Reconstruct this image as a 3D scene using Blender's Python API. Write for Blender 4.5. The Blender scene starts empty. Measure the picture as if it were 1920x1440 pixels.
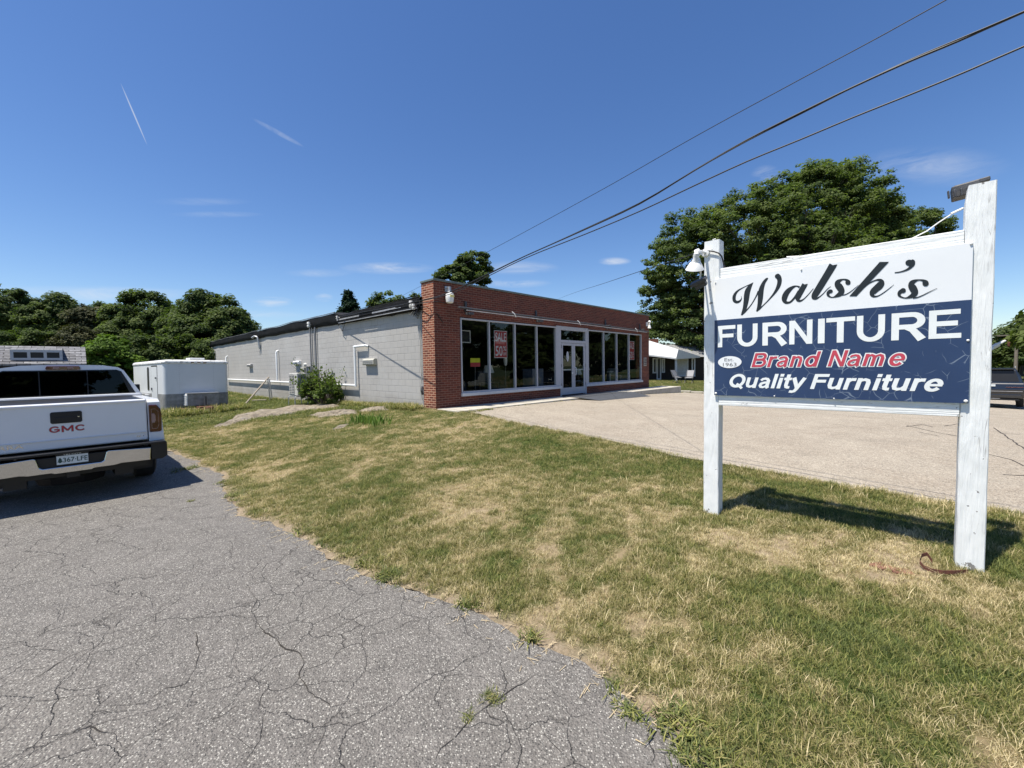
import bpy, bmesh, math, random
import numpy as np
from mathutils import Vector, Matrix, noise as mnoise
sc=bpy.context.scene; COL=sc.collection
R=math.radians; PI=math.pi
random.seed(5); rng=np.random.default_rng(7)

# ---------- camera (measured from the photograph's vanishing points) ----------
FPX=784.; CAMH=1.75
CAMM=Matrix.Rotation(R(90-2.4),3,'X')@Matrix.Rotation(R(-0.91),3,'Z')
cd=bpy.data.cameras.new('camera'); cam=bpy.data.objects.new('camera',cd); COL.objects.link(cam)
cam.matrix_world=Matrix.Translation((0,0,CAMH))@CAMM.to_4x4()
cd.sensor_width=36; cd.lens=FPX/1920*36; cd.clip_start=.05; cd.clip_end=3000; sc.camera=cam
def ray(x,y): return CAMM@Vector(((x-960)/FPX,-(y-720)/FPX,-1))
def atz(x,y,z): d=ray(x,y); t=(z-CAMH)/d.z; return Vector((0,0,CAMH))+d*t
def aty(x,y,Y): d=ray(x,y); return Vector((0,0,CAMH))+d*(Y/d.y)

# site axes: U along the shop front, W into the building
U=Vector((0.69363591,0.72032578,0)); W=Vector((-0.72032578,0.69363591,0)); A=Vector((-2.18177645,11.94719696,.58))
ANG=math.atan2(U.y,U.x)
def sn(x,y): return (x-A.x)*U.x+(y-A.y)*U.y, -((x-A.x)*W.x+(y-A.y)*W.y)
def snw(s,n,z=0): p=A+U*s-W*n; return Vector((p.x,p.y,z))

# ---------- materials ----------
def newmat(name):
    m=bpy.data.materials.new(name); m.use_nodes=True; nt=m.node_tree
    return m,nt,nt.nodes['Principled BSDF']
class NT:
    def __init__(s,nt): s.nt=nt
    def n(s,t,**k):
        o=s.nt.nodes.new(t)
        for a,b in k.items():
            if a.startswith('i_'):
                o.inputs[int(a[2:]) if a[2:].isdigit() else a[2:].replace('_',' ')].default_value=b
            else: setattr(o,a,b)
        return o
    def l(s,a,b): s.nt.links.new(a,b)
    def ramp(s,fac,stops,interp='LINEAR'):
        r=s.nt.nodes.new('ShaderNodeValToRGB'); r.color_ramp.interpolation=interp
        e=r.color_ramp.elements
        while len(e)<len(stops): e.new(.5)
        for i,(p,c) in enumerate(stops):
            e[i].position=p
            if not isinstance(c,(tuple,list)): c=(c,c,c)
            e[i].color=(*c[:3],1)
        s.l(fac,r.inputs[0]); return r.outputs[0]
    def mix(s,f,a,b,mode='MIX'):
        m=s.nt.nodes.new('ShaderNodeMix'); m.data_type='RGBA'; m.blend_type=mode
        for v,i in ((f,0),(a,6),(b,7)):
            if hasattr(v,'links'): s.l(v,m.inputs[i])
            elif i==0: m.inputs[0].default_value=v
            else: m.inputs[i].default_value=(*v[:3],1)
        return m.outputs[2]
    def math(s,op,a,b=0,c=None,clamp=False):
        m=s.nt.nodes.new('ShaderNodeMath'); m.operation=op; m.use_clamp=clamp
        for v,i in ((a,0),(b,1),(c,2)):
            if v is None: continue
            if hasattr(v,'links'): s.l(v,m.inputs[i])
            else: m.inputs[i].default_value=v
        return m.outputs[0]
    def noise(s,vec,scale,detail=3,rough=.55,dist=0):
        n=s.n('ShaderNodeTexNoise'); n.inputs['Scale'].default_value=scale; n.inputs['Detail'].default_value=detail
        n.inputs['Roughness'].default_value=rough; n.inputs['Distortion'].default_value=dist
        if vec is not None: s.l(vec,n.inputs['Vector'])
        return n.outputs['Fac']
    def vor(s,vec,scale,feature='F1',out='Distance',rnd=1):
        n=s.n('ShaderNodeTexVoronoi'); n.feature=feature; n.inputs['Scale'].default_value=scale; n.inputs['Randomness'].default_value=rnd
        if vec is not None: s.l(vec,n.inputs['Vector'])
        return n.outputs[out]
    def pos(s): return s.n('ShaderNodeNewGeometry').outputs['Position']
    def obj(s): return s.n('ShaderNodeTexCoord').outputs['Object']
    def scalev(s,v,sc_):
        m=s.n('ShaderNodeMapping'); m.inputs['Scale'].default_value=sc_; s.l(v,m.inputs['Vector']); return m.outputs[0]
    def bump(s,h,strength,dist,bsdf,normal=None):
        b=s.n('ShaderNodeBump'); b.inputs['Strength'].default_value=strength; b.inputs['Distance'].default_value=dist
        s.l(h,b.inputs['Height'])
        if normal is not None: s.l(normal,b.inputs['Normal'])
        s.l(b.outputs[0],bsdf.inputs['Normal']); return b.outputs[0]
def simple(name,col,rough=.6,metal=0,var=.12,scale=6,bump=0,bscale=40,spec=.5,coat=0,dirt=None,dirtamt=.5,dirtscale=2.5):
    m,nt,b=newmat(name); k=NT(nt); o=k.obj()
    c0=tuple(max(0,x*(1-var)) for x in col); c1=tuple(min(1,x*(1+var)) for x in col)
    f=k.noise(o,scale,4,.6)
    c=k.ramp(f,[(.3,c0),(.7,c1)])
    if dirt:
        f2=k.ramp(k.noise(o,dirtscale,6,.65),[(.5-.0*dirtamt,0),(.72,dirtamt)])
        c=k.mix(f2,c,dirt)
    k.l(c,b.inputs['Base Color']); b.inputs['Roughness'].default_value=rough; b.inputs['Metallic'].default_value=metal
    b.inputs['Specular IOR Level'].default_value=spec; b.inputs['Coat Weight'].default_value=coat
    b.inputs['Coat Roughness'].default_value=.04
    if bump: k.bump(k.noise(o,bscale,4,.6),1,bump,b)
    return m
M={}
# white painted sign timber: grain bump, cracks, chipped paint near the ground
def paint_wood(name,axis):
    m,nt,b=newmat(name); k=NT(nt); o=k.obj()
    st=[14,14,14]; st[axis]=1.1
    v=k.scalev(o,tuple(st))
    g=k.noise(v,1.6,7,.62,1.6); g2=k.noise(v,5,5,.6,.5)
    w=k.n('ShaderNodeTexWave'); w.wave_type='RINGS'; w.inputs['Scale'].default_value=.9; w.inputs['Distortion'].default_value=9; w.inputs['Detail'].default_value=3; k.l(v,w.inputs[0])
    h=k.math('ADD',k.math('MULTIPLY',g,.8),k.math('ADD',k.math('MULTIPLY',g2,.35),k.math('MULTIPLY',w.outputs['Fac'],.22)))
    k.bump(h,1,.0085 if axis==2 else .004,b)
    crack=k.ramp(k.noise(v,.9,3,.5,2.2),[(.485,0),(.5,1),(.515,0)])
    crk=k.math('MULTIPLY',crack,k.ramp(k.noise(o,2.2,2),[(.5,0),(.62,1)]))
    sep=k.n('ShaderNodeSeparateXYZ'); k.l(o,sep.inputs[0])
    base=(.80,.82,.81)
    c=k.ramp(k.noise(o,9,4,.6),[(.3,(.74,.76,.75)),(.7,(.84,.855,.845))])
    c=k.mix(k.math('MULTIPLY',crk,.75),c,(.30,.29,.27))
    low=k.ramp(sep.outputs[2],[(0.0,1.0),(.2,.0)])
    chipn=k.noise(o,16,4,.6)
    chip=k.math('GREATER_THAN',k.math('ADD',chipn,k.math('MULTIPLY',low,.19 if axis==2 else 0)),.70)
    chip2=k.math('GREATER_THAN',k.noise(k.scalev(o,(9,9,5)),1,3,.6),.80)
    c=k.mix(k.math('MAXIMUM',chip,chip2),c,(.26,.25,.24))
    k.l(c,b.inputs['Base Color']); b.inputs['Roughness'].default_value=.55
    return m
M['post']=paint_wood('white_painted_post',2); M['rail']=paint_wood('white_painted_rail',0)
def navy():
    m,nt,b=newmat('navy_crackled_vinyl'); k=NT(nt); o=k.obj()
    ox=k.n('ShaderNodeVectorMath',operation='ADD'); k.l(o,ox.inputs[0])
    nn=k.n('ShaderNodeTexNoise'); nn.inputs['Scale'].default_value=4; k.l(o,nn.inputs['Vector'])
    sv=k.n('ShaderNodeVectorMath',operation='SCALE'); sv.inputs[3].default_value=.12; k.l(nn.outputs['Color'],sv.inputs[0]); k.l(sv.outputs[0],ox.inputs[1])
    e=k.vor(ox.outputs[0],9.5,'DISTANCE_TO_EDGE')
    line=k.ramp(e,[(0,1),(.02,0)])
    msk=k.ramp(k.noise(o,6.5,2,.5),[(.5,0),(.56,1)])
    f=k.math('MULTIPLY',k.math('MULTIPLY',line,msk),.55)
    base=k.ramp(k.noise(o,3,3),[(.3,(.018,.040,.105)),(.7,(.025,.052,.128))])
    k.l(k.mix(f,base,(.35,.42,.5)),b.inputs['Base Color']); b.inputs['Roughness'].default_value=.38
    return m
M['navy']=navy()
M['signwhite']=simple('white_sign_vinyl',(.80,.82,.83),.4,var=.03,scale=2)
M['ink']=simple('black_sign_ink',(.012,.016,.018),.4,var=.1)
M['letterwhite']=simple('white_letter_vinyl',(.80,.83,.82),.4,var=.04,scale=8)
M['letterred']=simple('faded_red_letter_vinyl',(.50,.055,.085),.45,var=.12,scale=12)
M['greyink']=simple('grey_ink',(.16,.16,.16),.5)
M['whitemetal']=simple('white_painted_metal',(.78,.78,.76),.4,var=.06,dirt=(.45,.42,.36),dirtamt=.25,dirtscale=12)
M['darkmetal']=simple('dark_grey_metal',(.06,.061,.066),.55,var=.3,scale=18,bump=.002)
M['blackrubber']=simple('black_cable_rubber',(.015,.015,.016),.55)
M['galv']=simple('galvanised_steel',(.42,.43,.44),.45,metal=.6,var=.15)
M['glasslens']=simple('lamp_lens',(.75,.76,.74),.15,var=.05)
M['lampamber']=simple('lamp_bulb_inner',(.75,.66,.25),.3)
# bricks
def brick(name,swap):
    m,nt,b=newmat(name); k=NT(nt); o=k.obj()
    sp=k.n('ShaderNodeSeparateXYZ'); k.l(o,sp.inputs[0]); cb=k.n('ShaderNodeCombineXYZ')
    k.l(sp.outputs[1 if swap else 0],cb.inputs[0]); k.l(sp.outputs[2],cb.inputs[1])
    t=k.n('ShaderNodeTexBrick'); k.l(cb.outputs[0],t.inputs['Vector'])
    t.inputs['Scale'].default_value=1; t.inputs['Brick Width'].default_value=.215; t.inputs['Row Height'].default_value=.0677
    t.inputs['Mortar Size'].default_value=.0105 if swap else .0085; t.inputs['Mortar Smooth'].default_value=.15; t.inputs['Bias'].default_value=-.1
    t.inputs['Color1'].default_value=(.150,.034,.018,1) if swap else (.115,.028,.017,1); t.inputs['Color2'].default_value=(.31,.078,.034,1) if swap else (.215,.052,.028,1); t.inputs['Mortar'].default_value=(.60,.37,.25,1) if swap else (.28,.145,.10,1)  # same brick twice: sunlight painted into the side colours, shade into the front
    v=k.ramp(k.noise(o,1.3,4,.6),[(.3,(.72,.72,.72)),(.75,(1.08,1.05,1.02))])
    v2=k.ramp(k.noise(o,60,3,.6),[(.3,(.8,.8,.8)),(.7,(1.15,1.15,1.15))])
    c=k.mix(1,k.mix(1,t.outputs[0],v,'MULTIPLY'),v2,'MULTIPLY')
    k.l(c,b.inputs['Base Color']); b.inputs['Roughness'].default_value=.85
    k.bump(k.math('SUBTRACT',k.math('MULTIPLY',k.noise(o,90,2),.3),t.outputs['Fac']),1,.006,b)
    return m
M['brickf']=brick('red_brick_front_shaded',False); M['bricks']=brick('red_brick_side_sunlit',True)
def block():
    m,nt,b=newmat('grey_painted_block'); k=NT(nt); o=k.obj()
    sp=k.n('ShaderNodeSeparateXYZ'); k.l(o,sp.inputs[0]); cb=k.n('ShaderNodeCombineXYZ')
    k.l(sp.outputs[1],cb.inputs[0]); k.l(sp.outputs[2],cb.inputs[1])
    t=k.n('ShaderNodeTexBrick'); k.l(cb.outputs[0],t.inputs['Vector'])
    t.inputs['Scale'].default_value=1; t.inputs['Brick Width'].default_value=.406; t.inputs['Row Height'].default_value=.203
    t.inputs['Mortar Size'].default_value=.011; t.inputs['Mortar Smooth'].default_value=.4
    for i in ('Color1','Color2'): t.inputs[i].default_value=(1,1,1,1)
    t.inputs['Mortar'].default_value=(.62,.62,.62,1)
    fade=k.ramp(k.noise(k.scalev(o,(1,.5,2.5)),1.3,4,.65),[(.35,.25),(.65,1)])
    line=k.math('MULTIPLY',t.outputs['Fac'],fade)
    base=k.ramp(k.noise(o,.8,5,.6),[(.3,(.375,.362,.342)),(.7,(.43,.415,.392))])
    st=k.ramp(k.noise(k.scalev(o,(1,5,.4)),1.2,4,.6),[(.5,0),(.75,.22)])
    base=k.mix(st,base,(.28,.27,.25))
    foot=k.math('ADD',sp.outputs[2],k.math('MULTIPLY',k.noise(o,1.6,5,.7),.55)); base=k.mix(k.ramp(foot,[(.28,.45),(.62,0)]),base,(.25,.235,.20))
    pt=k.ramp(k.noise(k.scalev(o,(1,.6,1.4)),.9,3,.55),[(.55,0),(.575,.35)]); base=k.mix(pt,base,(.44,.435,.42))
    # block to block tone
    c=k.mix(k.math('MULTIPLY',line,.75),base,(.20,.20,.20))
    k.l(c,b.inputs['Base Color']); b.inputs['Roughness'].default_value=.75
    k.bump(k.math('SUBTRACT',k.math('MULTIPLY',k.noise(o,30,4,.65),.5),line),1,.004,b)
    return m
M['block']=block()
M['greytrim']=simple('grey_aluminium_frame',(.42,.43,.46),.45,var=.05)
M['whitetrim']=simple('aged_white_trim',(.55,.56,.58),.5,var=.05,dirt=(.35,.34,.32),dirtamt=.3,dirtscale=5)
M['coping']=simple('green_grey_metal_coping',(.12,.15,.14),.5,var=.2)
M['roofblack']=simple('black_roof_membrane',(.010,.010,.011),.75,var=.4,scale=3,bump=.03,bscale=2.2,spec=.2)
M['roofgrey']=simple('worn_roof_edge_metal',(.16,.16,.17),.45,var=.5,scale=6)
M['silver']=simple('silver_flashing',(.30,.30,.31),.4,var=.3,scale=4)
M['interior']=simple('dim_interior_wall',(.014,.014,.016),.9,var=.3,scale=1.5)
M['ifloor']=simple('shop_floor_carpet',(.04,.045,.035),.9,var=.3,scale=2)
def glass(name,tint,refl=1.0):
    m,nt,b=newmat(name); k=NT(nt); nt.nodes.remove(b); out=nt.nodes['Material Output']
    tr=k.n('ShaderNodeBsdfTransparent'); tr.inputs[0].default_value=(*tint,1)
    gl=k.n('ShaderNodeBsdfGlossy'); gl.inputs['Roughness'].default_value=.01; gl.inputs[0].default_value=(.85,.9,.88,1)
    fr=k.n('ShaderNodeFresnel'); gg=k.n('ShaderNodeNewGeometry'); k.l(k.math('ADD',1.55,k.math('MULTIPLY',gg.outputs['Backfacing'],.645-1.55)),fr.inputs[0])
    mx=k.n('ShaderNodeMixShader'); k.l(k.math('MULTIPLY',fr.outputs[0],refl,clamp=True),mx.inputs[0]); k.l(tr.outputs[0],mx.inputs[1]); k.l(gl.outputs[0],mx.inputs[2])
    k.l(mx.outputs[0],out.inputs[0]); return m
M['glass']=glass('shop_window_glass',(.80,.84,.82),.85)
M['carglass']=glass('tinted_car_glass',(.06,.07,.08),.45)
M['housewall']=simple('dark_brown_siding',(.016,.011,.009),.8,var=.3)
M['shingle']=None
def shingle(name,c0,c1):
    m,nt,b=newmat(name); k=NT(nt); o=k.obj()
    t=k.n('ShaderNodeTexBrick'); sp=k.n('ShaderNodeSeparateXYZ'); k.l(o,sp.inputs[0]); cb=k.n('ShaderNodeCombineXYZ')
    k.l(sp.outputs[0],cb.inputs[0]); k.l(sp.outputs[1],cb.inputs[1]); k.l(cb.outputs[0],t.inputs['Vector'])
    t.inputs['Scale'].default_value=1; t.inputs['Brick Width'].default_value=.33; t.inputs['Row Height'].default_value=.12; t.inputs['Mortar Size'].default_value=.01
    t.inputs['Color1'].default_value=(*c0,1); t.inputs['Color2'].default_value=(*c1,1); t.inputs['Mortar'].default_value=(.02,.02,.02,1)
    k.l(k.mix(1,t.outputs[0],k.ramp(k.noise(o,9,4,.7),[(.3,(.6,.6,.6)),(.7,(1.3,1.3,1.3))]),'MULTIPLY'),b.inputs['Base Color']); b.inputs['Roughness'].default_value=.9
    k.bump(t.outputs['Fac'],-1,.01,b); return m
M['shingle']=shingle('grey_asphalt_shingle',(.12,.12,.13),(.24,.24,.25))
M['houseroof']=shingle('light_grey_house_shingle',(.22,.22,.22),(.32,.32,.31))
M['truckwhite']=simple('white_car_paint',(.74,.75,.77),.28,var=.015,scale=1.5,coat=.6,dirt=(.5,.47,.42),dirtamt=.12,dirtscale=3)
M['trim']=simple('black_plastic_trim',(.007,.007,.008),.45,var=.2)
M['chrome']=simple('chrome_bumper',(.60,.60,.58),.09,metal=1,var=.04,bump=.0006,bscale=30)
M['tailred']=simple('dark_red_lamp_plastic',(.07,.003,.006),.12,var=.1,coat=1)
M['lampclear']=simple('smoked_clear_lamp',(.30,.20,.18),.2,var=.2)
M['badgered']=simple('red_badge',(.45,.015,.03),.3)
M['plate']=simple('white_licence_plate',(.62,.66,.65),.4,var=.04)
M['plateink']=simple('dark_green_plate_ink',(.02,.06,.05),.5)
M['rubber']=simple('tyre_rubber',(.018,.018,.018),.85,var=.25,scale=20)
M['rim']=simple('alloy_rim',(.35,.35,.36),.35,metal=.8)
M['suvpaint']=simple('black_car_paint',(.012,.014,.018),.22,coat=1)
M['trailerwhite']=simple('weathered_white_aluminium',(.66,.68,.70),.38,var=.03,scale=1.2,dirt=(.42,.44,.48),dirtamt=.35,dirtscale=1.2)
M['trailerroof']=simple('mildewed_white_trim',(.74,.74,.72),.5,var=.08,dirt=(.10,.09,.07),dirtamt=.9,dirtscale=9)
M['treadplate']=simple('dull_aluminium_treadplate',(.25,.25,.245),.55,metal=.0,var=.3,scale=5,dirt=(.12,.11,.10),dirtamt=.6,dirtscale=6)
M['rust']=simple('rusty_steel',(.12,.045,.03),.85,var=.4,scale=25)
M['pvc']=simple('white_line_cover',(.82,.83,.83),.4,var=.04)
M['beige']=simple('beige_vent_paint',(.42,.41,.36),.6,var=.1,dirt=(.3,.26,.1),dirtamt=.4,dirtscale=10)
M['acwhite']=simple('off_white_ac_cabinet',(.52,.51,.47),.5,var=.06)
M['conduit']=simple('grey_conduit',(.22,.22,.23),.5,metal=.3)
M['timber']=simple('weathered_timber',(.30,.26,.21),.85,var=.3,scale=20)
M['bark']=simple('grey_brown_bark',(.085,.068,.052),.95,var=.4,scale=14,bump=.02,bscale=18)
M['poleg']=simple('weathered_pole_wood',(.20,.18,.16),.9,var=.2)
M['poster_red']=simple('red_poster_paper',(.34,.03,.035),.7,var=.12,scale=5)
M['poster_white']=simple('white_poster_ink',(.50,.50,.52),.7,var=.05)
M['yellow']=simple('yellow_card',(.50,.50,.02),.7)
M['shade']=simple('cream_lamp_shade',(.5,.5,.48),.8)
M['upholstery']=simple('grey_upholstery',(.035,.035,.045),.9,var=.2)
M['wooddark']=simple('dark_furniture_wood',(.08,.045,.03),.4)
M['appliance']=simple('grey_cabinet',(.09,.105,.14),.4)
M['brickpaver']=simple('old_red_paver',(.20,.09,.06),.9,var=.3,scale=20)
M['plaque']=simple('stone_plaque',(.30,.27,.24),.8,var=.35,scale=18)
M['mattdark']=simple('dark_asphalt_patch',(.055,.06,.07),.9,var=.2,scale=8,bump=.004,bscale=80)
M['curtain']=simple('pale_blind',(.5,.5,.5),.8)
M['ochre']=simple('chair_fabric',(.12,.13,.13),.8)
M['insul']=simple('porcelain_insulator',(.62,.60,.56),.3)

# ---------- mesh helpers ----------
class MB:
    def __init__(s): s.v=[]; s.f=[]; s.mi=[]
    def add(s,v,f,mi=0):
        o=len(s.v); s.v+= [tuple(p) for p in v]; s.f+=[tuple(i+o for i in q) for q in f]; s.mi+=[mi]*len(f); return s
    def box(s,x0,x1,y0,y1,z0,z1,mi=0):
        return s.add([(x0,y0,z0),(x1,y0,z0),(x1,y1,z0),(x0,y1,z0),(x0,y0,z1),(x1,y0,z1),(x1,y1,z1),(x0,y1,z1)],
            [(3,2,1,0),(4,5,6,7),(0,1,5,4),(1,2,6,5),(2,3,7,6),(3,0,4,7)],mi)
    def obox(s,c,size,rot,mi=0):
        m=Matrix.Translation(c)@rot.to_4x4(); x,y,z=[k/2 for k in size]
        vs=[m@Vector(p) for p in [(-x,-y,-z),(x,-y,-z),(x,y,-z),(-x,y,-z),(-x,-y,z),(x,-y,z),(x,y,z),(-x,y,z)]]
        return s.add(vs,[(3,2,1,0),(4,5,6,7),(0,1,5,4),(1,2,6,5),(2,3,7,6),(3,0,4,7)],mi)
    def tube(s,pts,r,n=8,mi=0,cap=True):
        pts=[Vector(p) for p in pts]; rs=r if isinstance(r,(list,tuple)) else [r]*len(pts)
        base=len(s.v); prev=None
        for i,p in enumerate(pts):
            t=(pts[min(i+1,len(pts)-1)]-pts[max(i-1,0)]).normalized()
            if prev is None:
                a=Vector((0,0,1)) if abs(t.z)<.9 else Vector((1,0,0)); x=t.cross(a).normalized()
            else: x=(prev-t*prev.dot(t)).normalized()
            prev=x; y=t.cross(x)
            for k in range(n):
                an=2*PI*k/n; s.v.append(tuple(p+(x*math.cos(an)+y*math.sin(an))*rs[i]))
        for i in range(len(pts)-1):
            for k in range(n):
                a=base+i*n+k; b=base+i*n+(k+1)%n
                s.f.append((a,b,b+n,a+n)); s.mi.append(mi)
        if cap:
            s.f.append(tuple(base+k for k in range(n))[::-1]); s.mi.append(mi)
            s.f.append(tuple(base+(len(pts)-1)*n+k for k in range(n))); s.mi.append(mi)
        return s
    def prism(s,poly,a0,a1,axis='y',mi=0):
        n=len(poly)
        def P(p,a):
            if axis=='y': return (p[0],a,p[1])
            if axis=='x': return (a,p[0],p[1])
            return (p[0],p[1],a)
        v=[P(p,a0) for p in poly]+[P(p,a1) for p in poly]
        f=[tuple(range(n)),tuple(range(2*n-1,n-1,-1))]+[(i,i+n,(i+1)%n+n,(i+1)%n) for i in range(n)]
        return s.add(v,f,mi)
    def lathe(s,prof,c=(0,0,0),rot=None,n=20,mi=0):
        base=len(s.v); rot=rot or Matrix.Identity(3); c=Vector(c)
        for r_,z in prof:
            for k in range(n):
                a=2*PI*k/n; s.v.append(tuple(c+rot@Vector((r_*math.cos(a),r_*math.sin(a),z))))
        for i in range(len(prof)-1):
            for k in range(n):
                a=base+i*n+k; b=base+i*n+(k+1)%n; s.f.append((a,b,b+n,a+n)); s.mi.append(mi)
        return s
    def quad(s,a,b,c,d,mi=0): return s.add([a,b,c,d],[(0,1,2,3)],mi)
    def build(s,name,mats,parent=None,smooth=False,bevel=0,seg=2,label=None,fix=True):
        me=bpy.data.meshes.new(name); me.from_pydata(s.v,[],s.f)
        if not isinstance(mats,(list,tuple)): mats=[mats]
        for m in mats: me.materials.append(m)
        if len(mats)>1: me.polygons.foreach_set('material_index',s.mi)
        if fix:
            bm=bmesh.new(); bm.from_mesh(me); bmesh.ops.recalc_face_normals(bm,faces=bm.faces); bm.to_mesh(me); bm.free()
        if smooth:
            me.polygons.foreach_set('use_smooth',[True]*len(me.polygons))
            try: me.set_sharp_from_angle(angle=R(40))
            except Exception: pass
        me.update()
        o=bpy.data.objects.new(name,me); COL.objects.link(o)
        if parent: o.parent=parent
        if bevel:
            b=o.modifiers.new('bevel','BEVEL'); b.width=bevel; b.segments=seg; b.limit_method='ANGLE'; b.angle_limit=R(35)
        if label: o['label']=label
        return o
def tag(o,label=None,cat=None,group=None,kind=None):
    if label: o['label']=label
    if cat: o['category']=cat
    if group: o['group']=group
    if kind: o['kind']=kind
    return o
def empty(name,loc,rz=0,rot=None):
    o=bpy.data.objects.new(name,None); o.empty_display_size=.3; COL.objects.link(o); o.location=loc
    o.rotation_euler=rot if rot else (0,0,rz); return o
def copy_tree(o,parent=None):
    c=o.copy(); COL.objects.link(c); c.parent=parent
    for ch in list(o.children): copy_tree(ch,c)
    return c
def textmesh(s_,name,mat,parent,size,off=0,shear=0,x0=0,x1=None,z0=0,z1=None,y=0,space=1,face=-1,spin=None):
    """flat lettering in the local XZ plane, facing -y; fitted to the box x0..x1, z0..z1"""
    c=bpy.data.curves.new('lettering','FONT'); c.body=s_; c.size=size; c.offset=off; c.shear=shear; c.space_character=space; c.resolution_u=3
    t=bpy.data.objects.new('lettering',c); COL.objects.link(t)
    dg=bpy.context.evaluated_depsgraph_get(); me=bpy.data.meshes.new_from_object(t.evaluated_get(dg))
    COL.objects.unlink(t); bpy.data.objects.remove(t); bpy.data.curves.remove(c)
    n=len(me.vertices); co=np.empty(n*3,np.float32); me.vertices.foreach_get('co',co); co=co.reshape(-1,3)
    mn=co.min(0); mx=co.max(0)
    sx=(x1-x0)/(mx[0]-mn[0]) if x1 is not None else 1; sz=(z1-z0)/(mx[1]-mn[1]) if z1 is not None else sx
    out=np.zeros_like(co); out[:,0]=x0+(co[:,0]-mn[0])*sx; out[:,2]=z0+(co[:,1]-mn[1])*sz; out[:,1]=y
    me.vertices.foreach_set('co',out.ravel()); me.materials.clear(); me.materials.append(mat); me.name=name; me.update()
    o=bpy.data.objects.new(name,me); COL.objects.link(o); o.parent=parent; return o
# ---------- terrain ----------
def lotz(s,n): return .58-.0014*np.clip(s,0,17)**2-.030*np.maximum(s-17,0)-.037*n
DRIVE=[(0.95,.2),(0.9,1.3),(0.83,1.74),(0.71,1.99),(.5,2.23),(.14,2.55),(-.34,2.97),(-.88,3.28),(-1.55,3.66),(-2.27,4.34),(-3.47,5.12),(-4.3,6.1),(-4.9,6.95),(-5.9,7.8),(-7.2,8.9),(-9.2,10.2),(-11.5,11.0),(-15,11.2),(-30,11)]
DRIVE_REST=[(-30,-8),(2.2,-8),(1.1,-2)]
def jitter(poly,step,amp,seed):
    out=[]
    for i in range(len(poly)-1):
        a=Vector((*poly[i],0)); b=Vector((*poly[i+1],0)); L=(b-a).length; n=max(1,int(L/step)); t=(b-a).normalized(); nn=Vector((-t.y,t.x,0))
        for k in range(n):
            p=a+(b-a)*k/n
            d=amp*(mnoise.noise(Vector((p.x*2.3,p.y*2.3,seed)))*1.3+mnoise.noise(Vector((p.x*9,p.y*9,seed)))*.55)
            p=p+nn*d; out.append((p.x,p.y))
    out.append(poly[-1]); return out
def smoothpoly(P):
    Q=[P[0]]
    for i in range(len(P)-1):
        a,b=P[i],P[i+1]; Q+=[(a[0]*.75+b[0]*.25,a[1]*.75+b[1]*.25),(a[0]*.25+b[0]*.75,a[1]*.25+b[1]*.75)]
    return Q+[P[-1]]
drive_edge=jitter(smoothpoly(DRIVE),.05,.085,3)
drive_poly=np.array(drive_edge+DRIVE_REST)
LOTE=[(1.05,.12),(1.72,.1),(3.25,-.2),(5.09,-.35),(6.54,-.5),(7.43,-.7),(8.51,-.65),(9.36,-.7),(10.07,-.66),(10.68,-.6),(13,-.5),(20,-.5),(45,-.5)]  # (n, s) left edge
def lot_edge(n): return np.interp(n,[a for a,b in LOTE],[b for a,b in LOTE])
def lot_right(n): return np.interp(n,[1,6,8,10,45],[15.3,15.5,34,40,44])
def segdist(P,x,y,closed=False):
    d=np.full(x.shape,1e9); n=len(P)
    for i in range(n if closed else n-1):
        a=P[i]; b=P[(i+1)%n]; ex,ey=b[0]-a[0],b[1]-a[1]; L=ex*ex+ey*ey+1e-12
        t=np.clip(((x-a[0])*ex+(y-a[1])*ey)/L,0,1); d=np.minimum(d,np.hypot(x-a[0]-t*ex,y-a[1]-t*ey))
    return d
def inside(P,x,y):
    c=np.zeros(x.shape,bool); n=len(P)
    for i in range(n):
        a=P[i]; b=P[(i+1)%n]
        k=((a[1]>y)!=(b[1]>y)); xi=(b[0]-a[0])*(y-a[1])/((b[1]-a[1]) if abs(b[1]-a[1])>1e-12 else 1e-12)+a[0]
        c^=(k&(x<xi))
    return c
dsub=np.array(drive_edge[::3])
def sdrive(x,y):   # signed distance to the driveway edge, negative inside
    d=segdist(dsub,x,y); return np.where(inside(drive_poly,x,y),-d,d)
CP=[(p[0],p[1],0.) for p in DRIVE[:-1:1]]+[(-30,11,.1),(-10,3,0),(-20,5,0),(0,-4,0),(4,-4,.05),(-5,-4,0),(-8,6,0),(-3,3,0),(-12,8,0),
 (2.11,4.36,.15),(3.45,3.12,.15),(2,2.2,.08),(1.3,3.2,.11),(0,4,.12),(-1.5,5.5,.15),(0,6,.22),(-2.5,7.5,.24),(-4.5,8.5,.17),(3.2,1.8,.08),(4.5,1,.08),(8,-2,0),
 (-8.48,11.79,.12),(-9.15,14.27,.2),(-8.41,15.82,.33),(-6.39,15.59,.42),(-4.07,13.2,.5),(-4.4,10.9,.32),(-6,12,.25),(-2.6,12.3,.57),(-2.4,10.6,.46),(-5.06,14.7,.47),(-7.9,17.5,.34),(-11.2,20.7,.27),(-19.4,28.5,.32),(-22.6,31.6,.32),
 (-12.9,15.4,.2),(-11.5,17.1,.2),(-16.5,18.5,.2),(-17.5,15,.15),(-14,22,.22),(-25,25,.3),(-40,40,.3),(-40,15,.1),(0,35,.45),(10.5,24.5,.25),(12,31,.3),(14.5,36,.3),(20,34,0),(-10,50,.4),(-60,60,.4),(-60,0,0),(60,0,-1.5),(70,60,-.8),(30,70,-.2),(54,45,-.3),(40,25,-1.2),(0,-40,0),(60,-40,-1.2),(-50,-40,0),(100,100,-.5),(-100,100,.3),(0,110,.3)]
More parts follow.
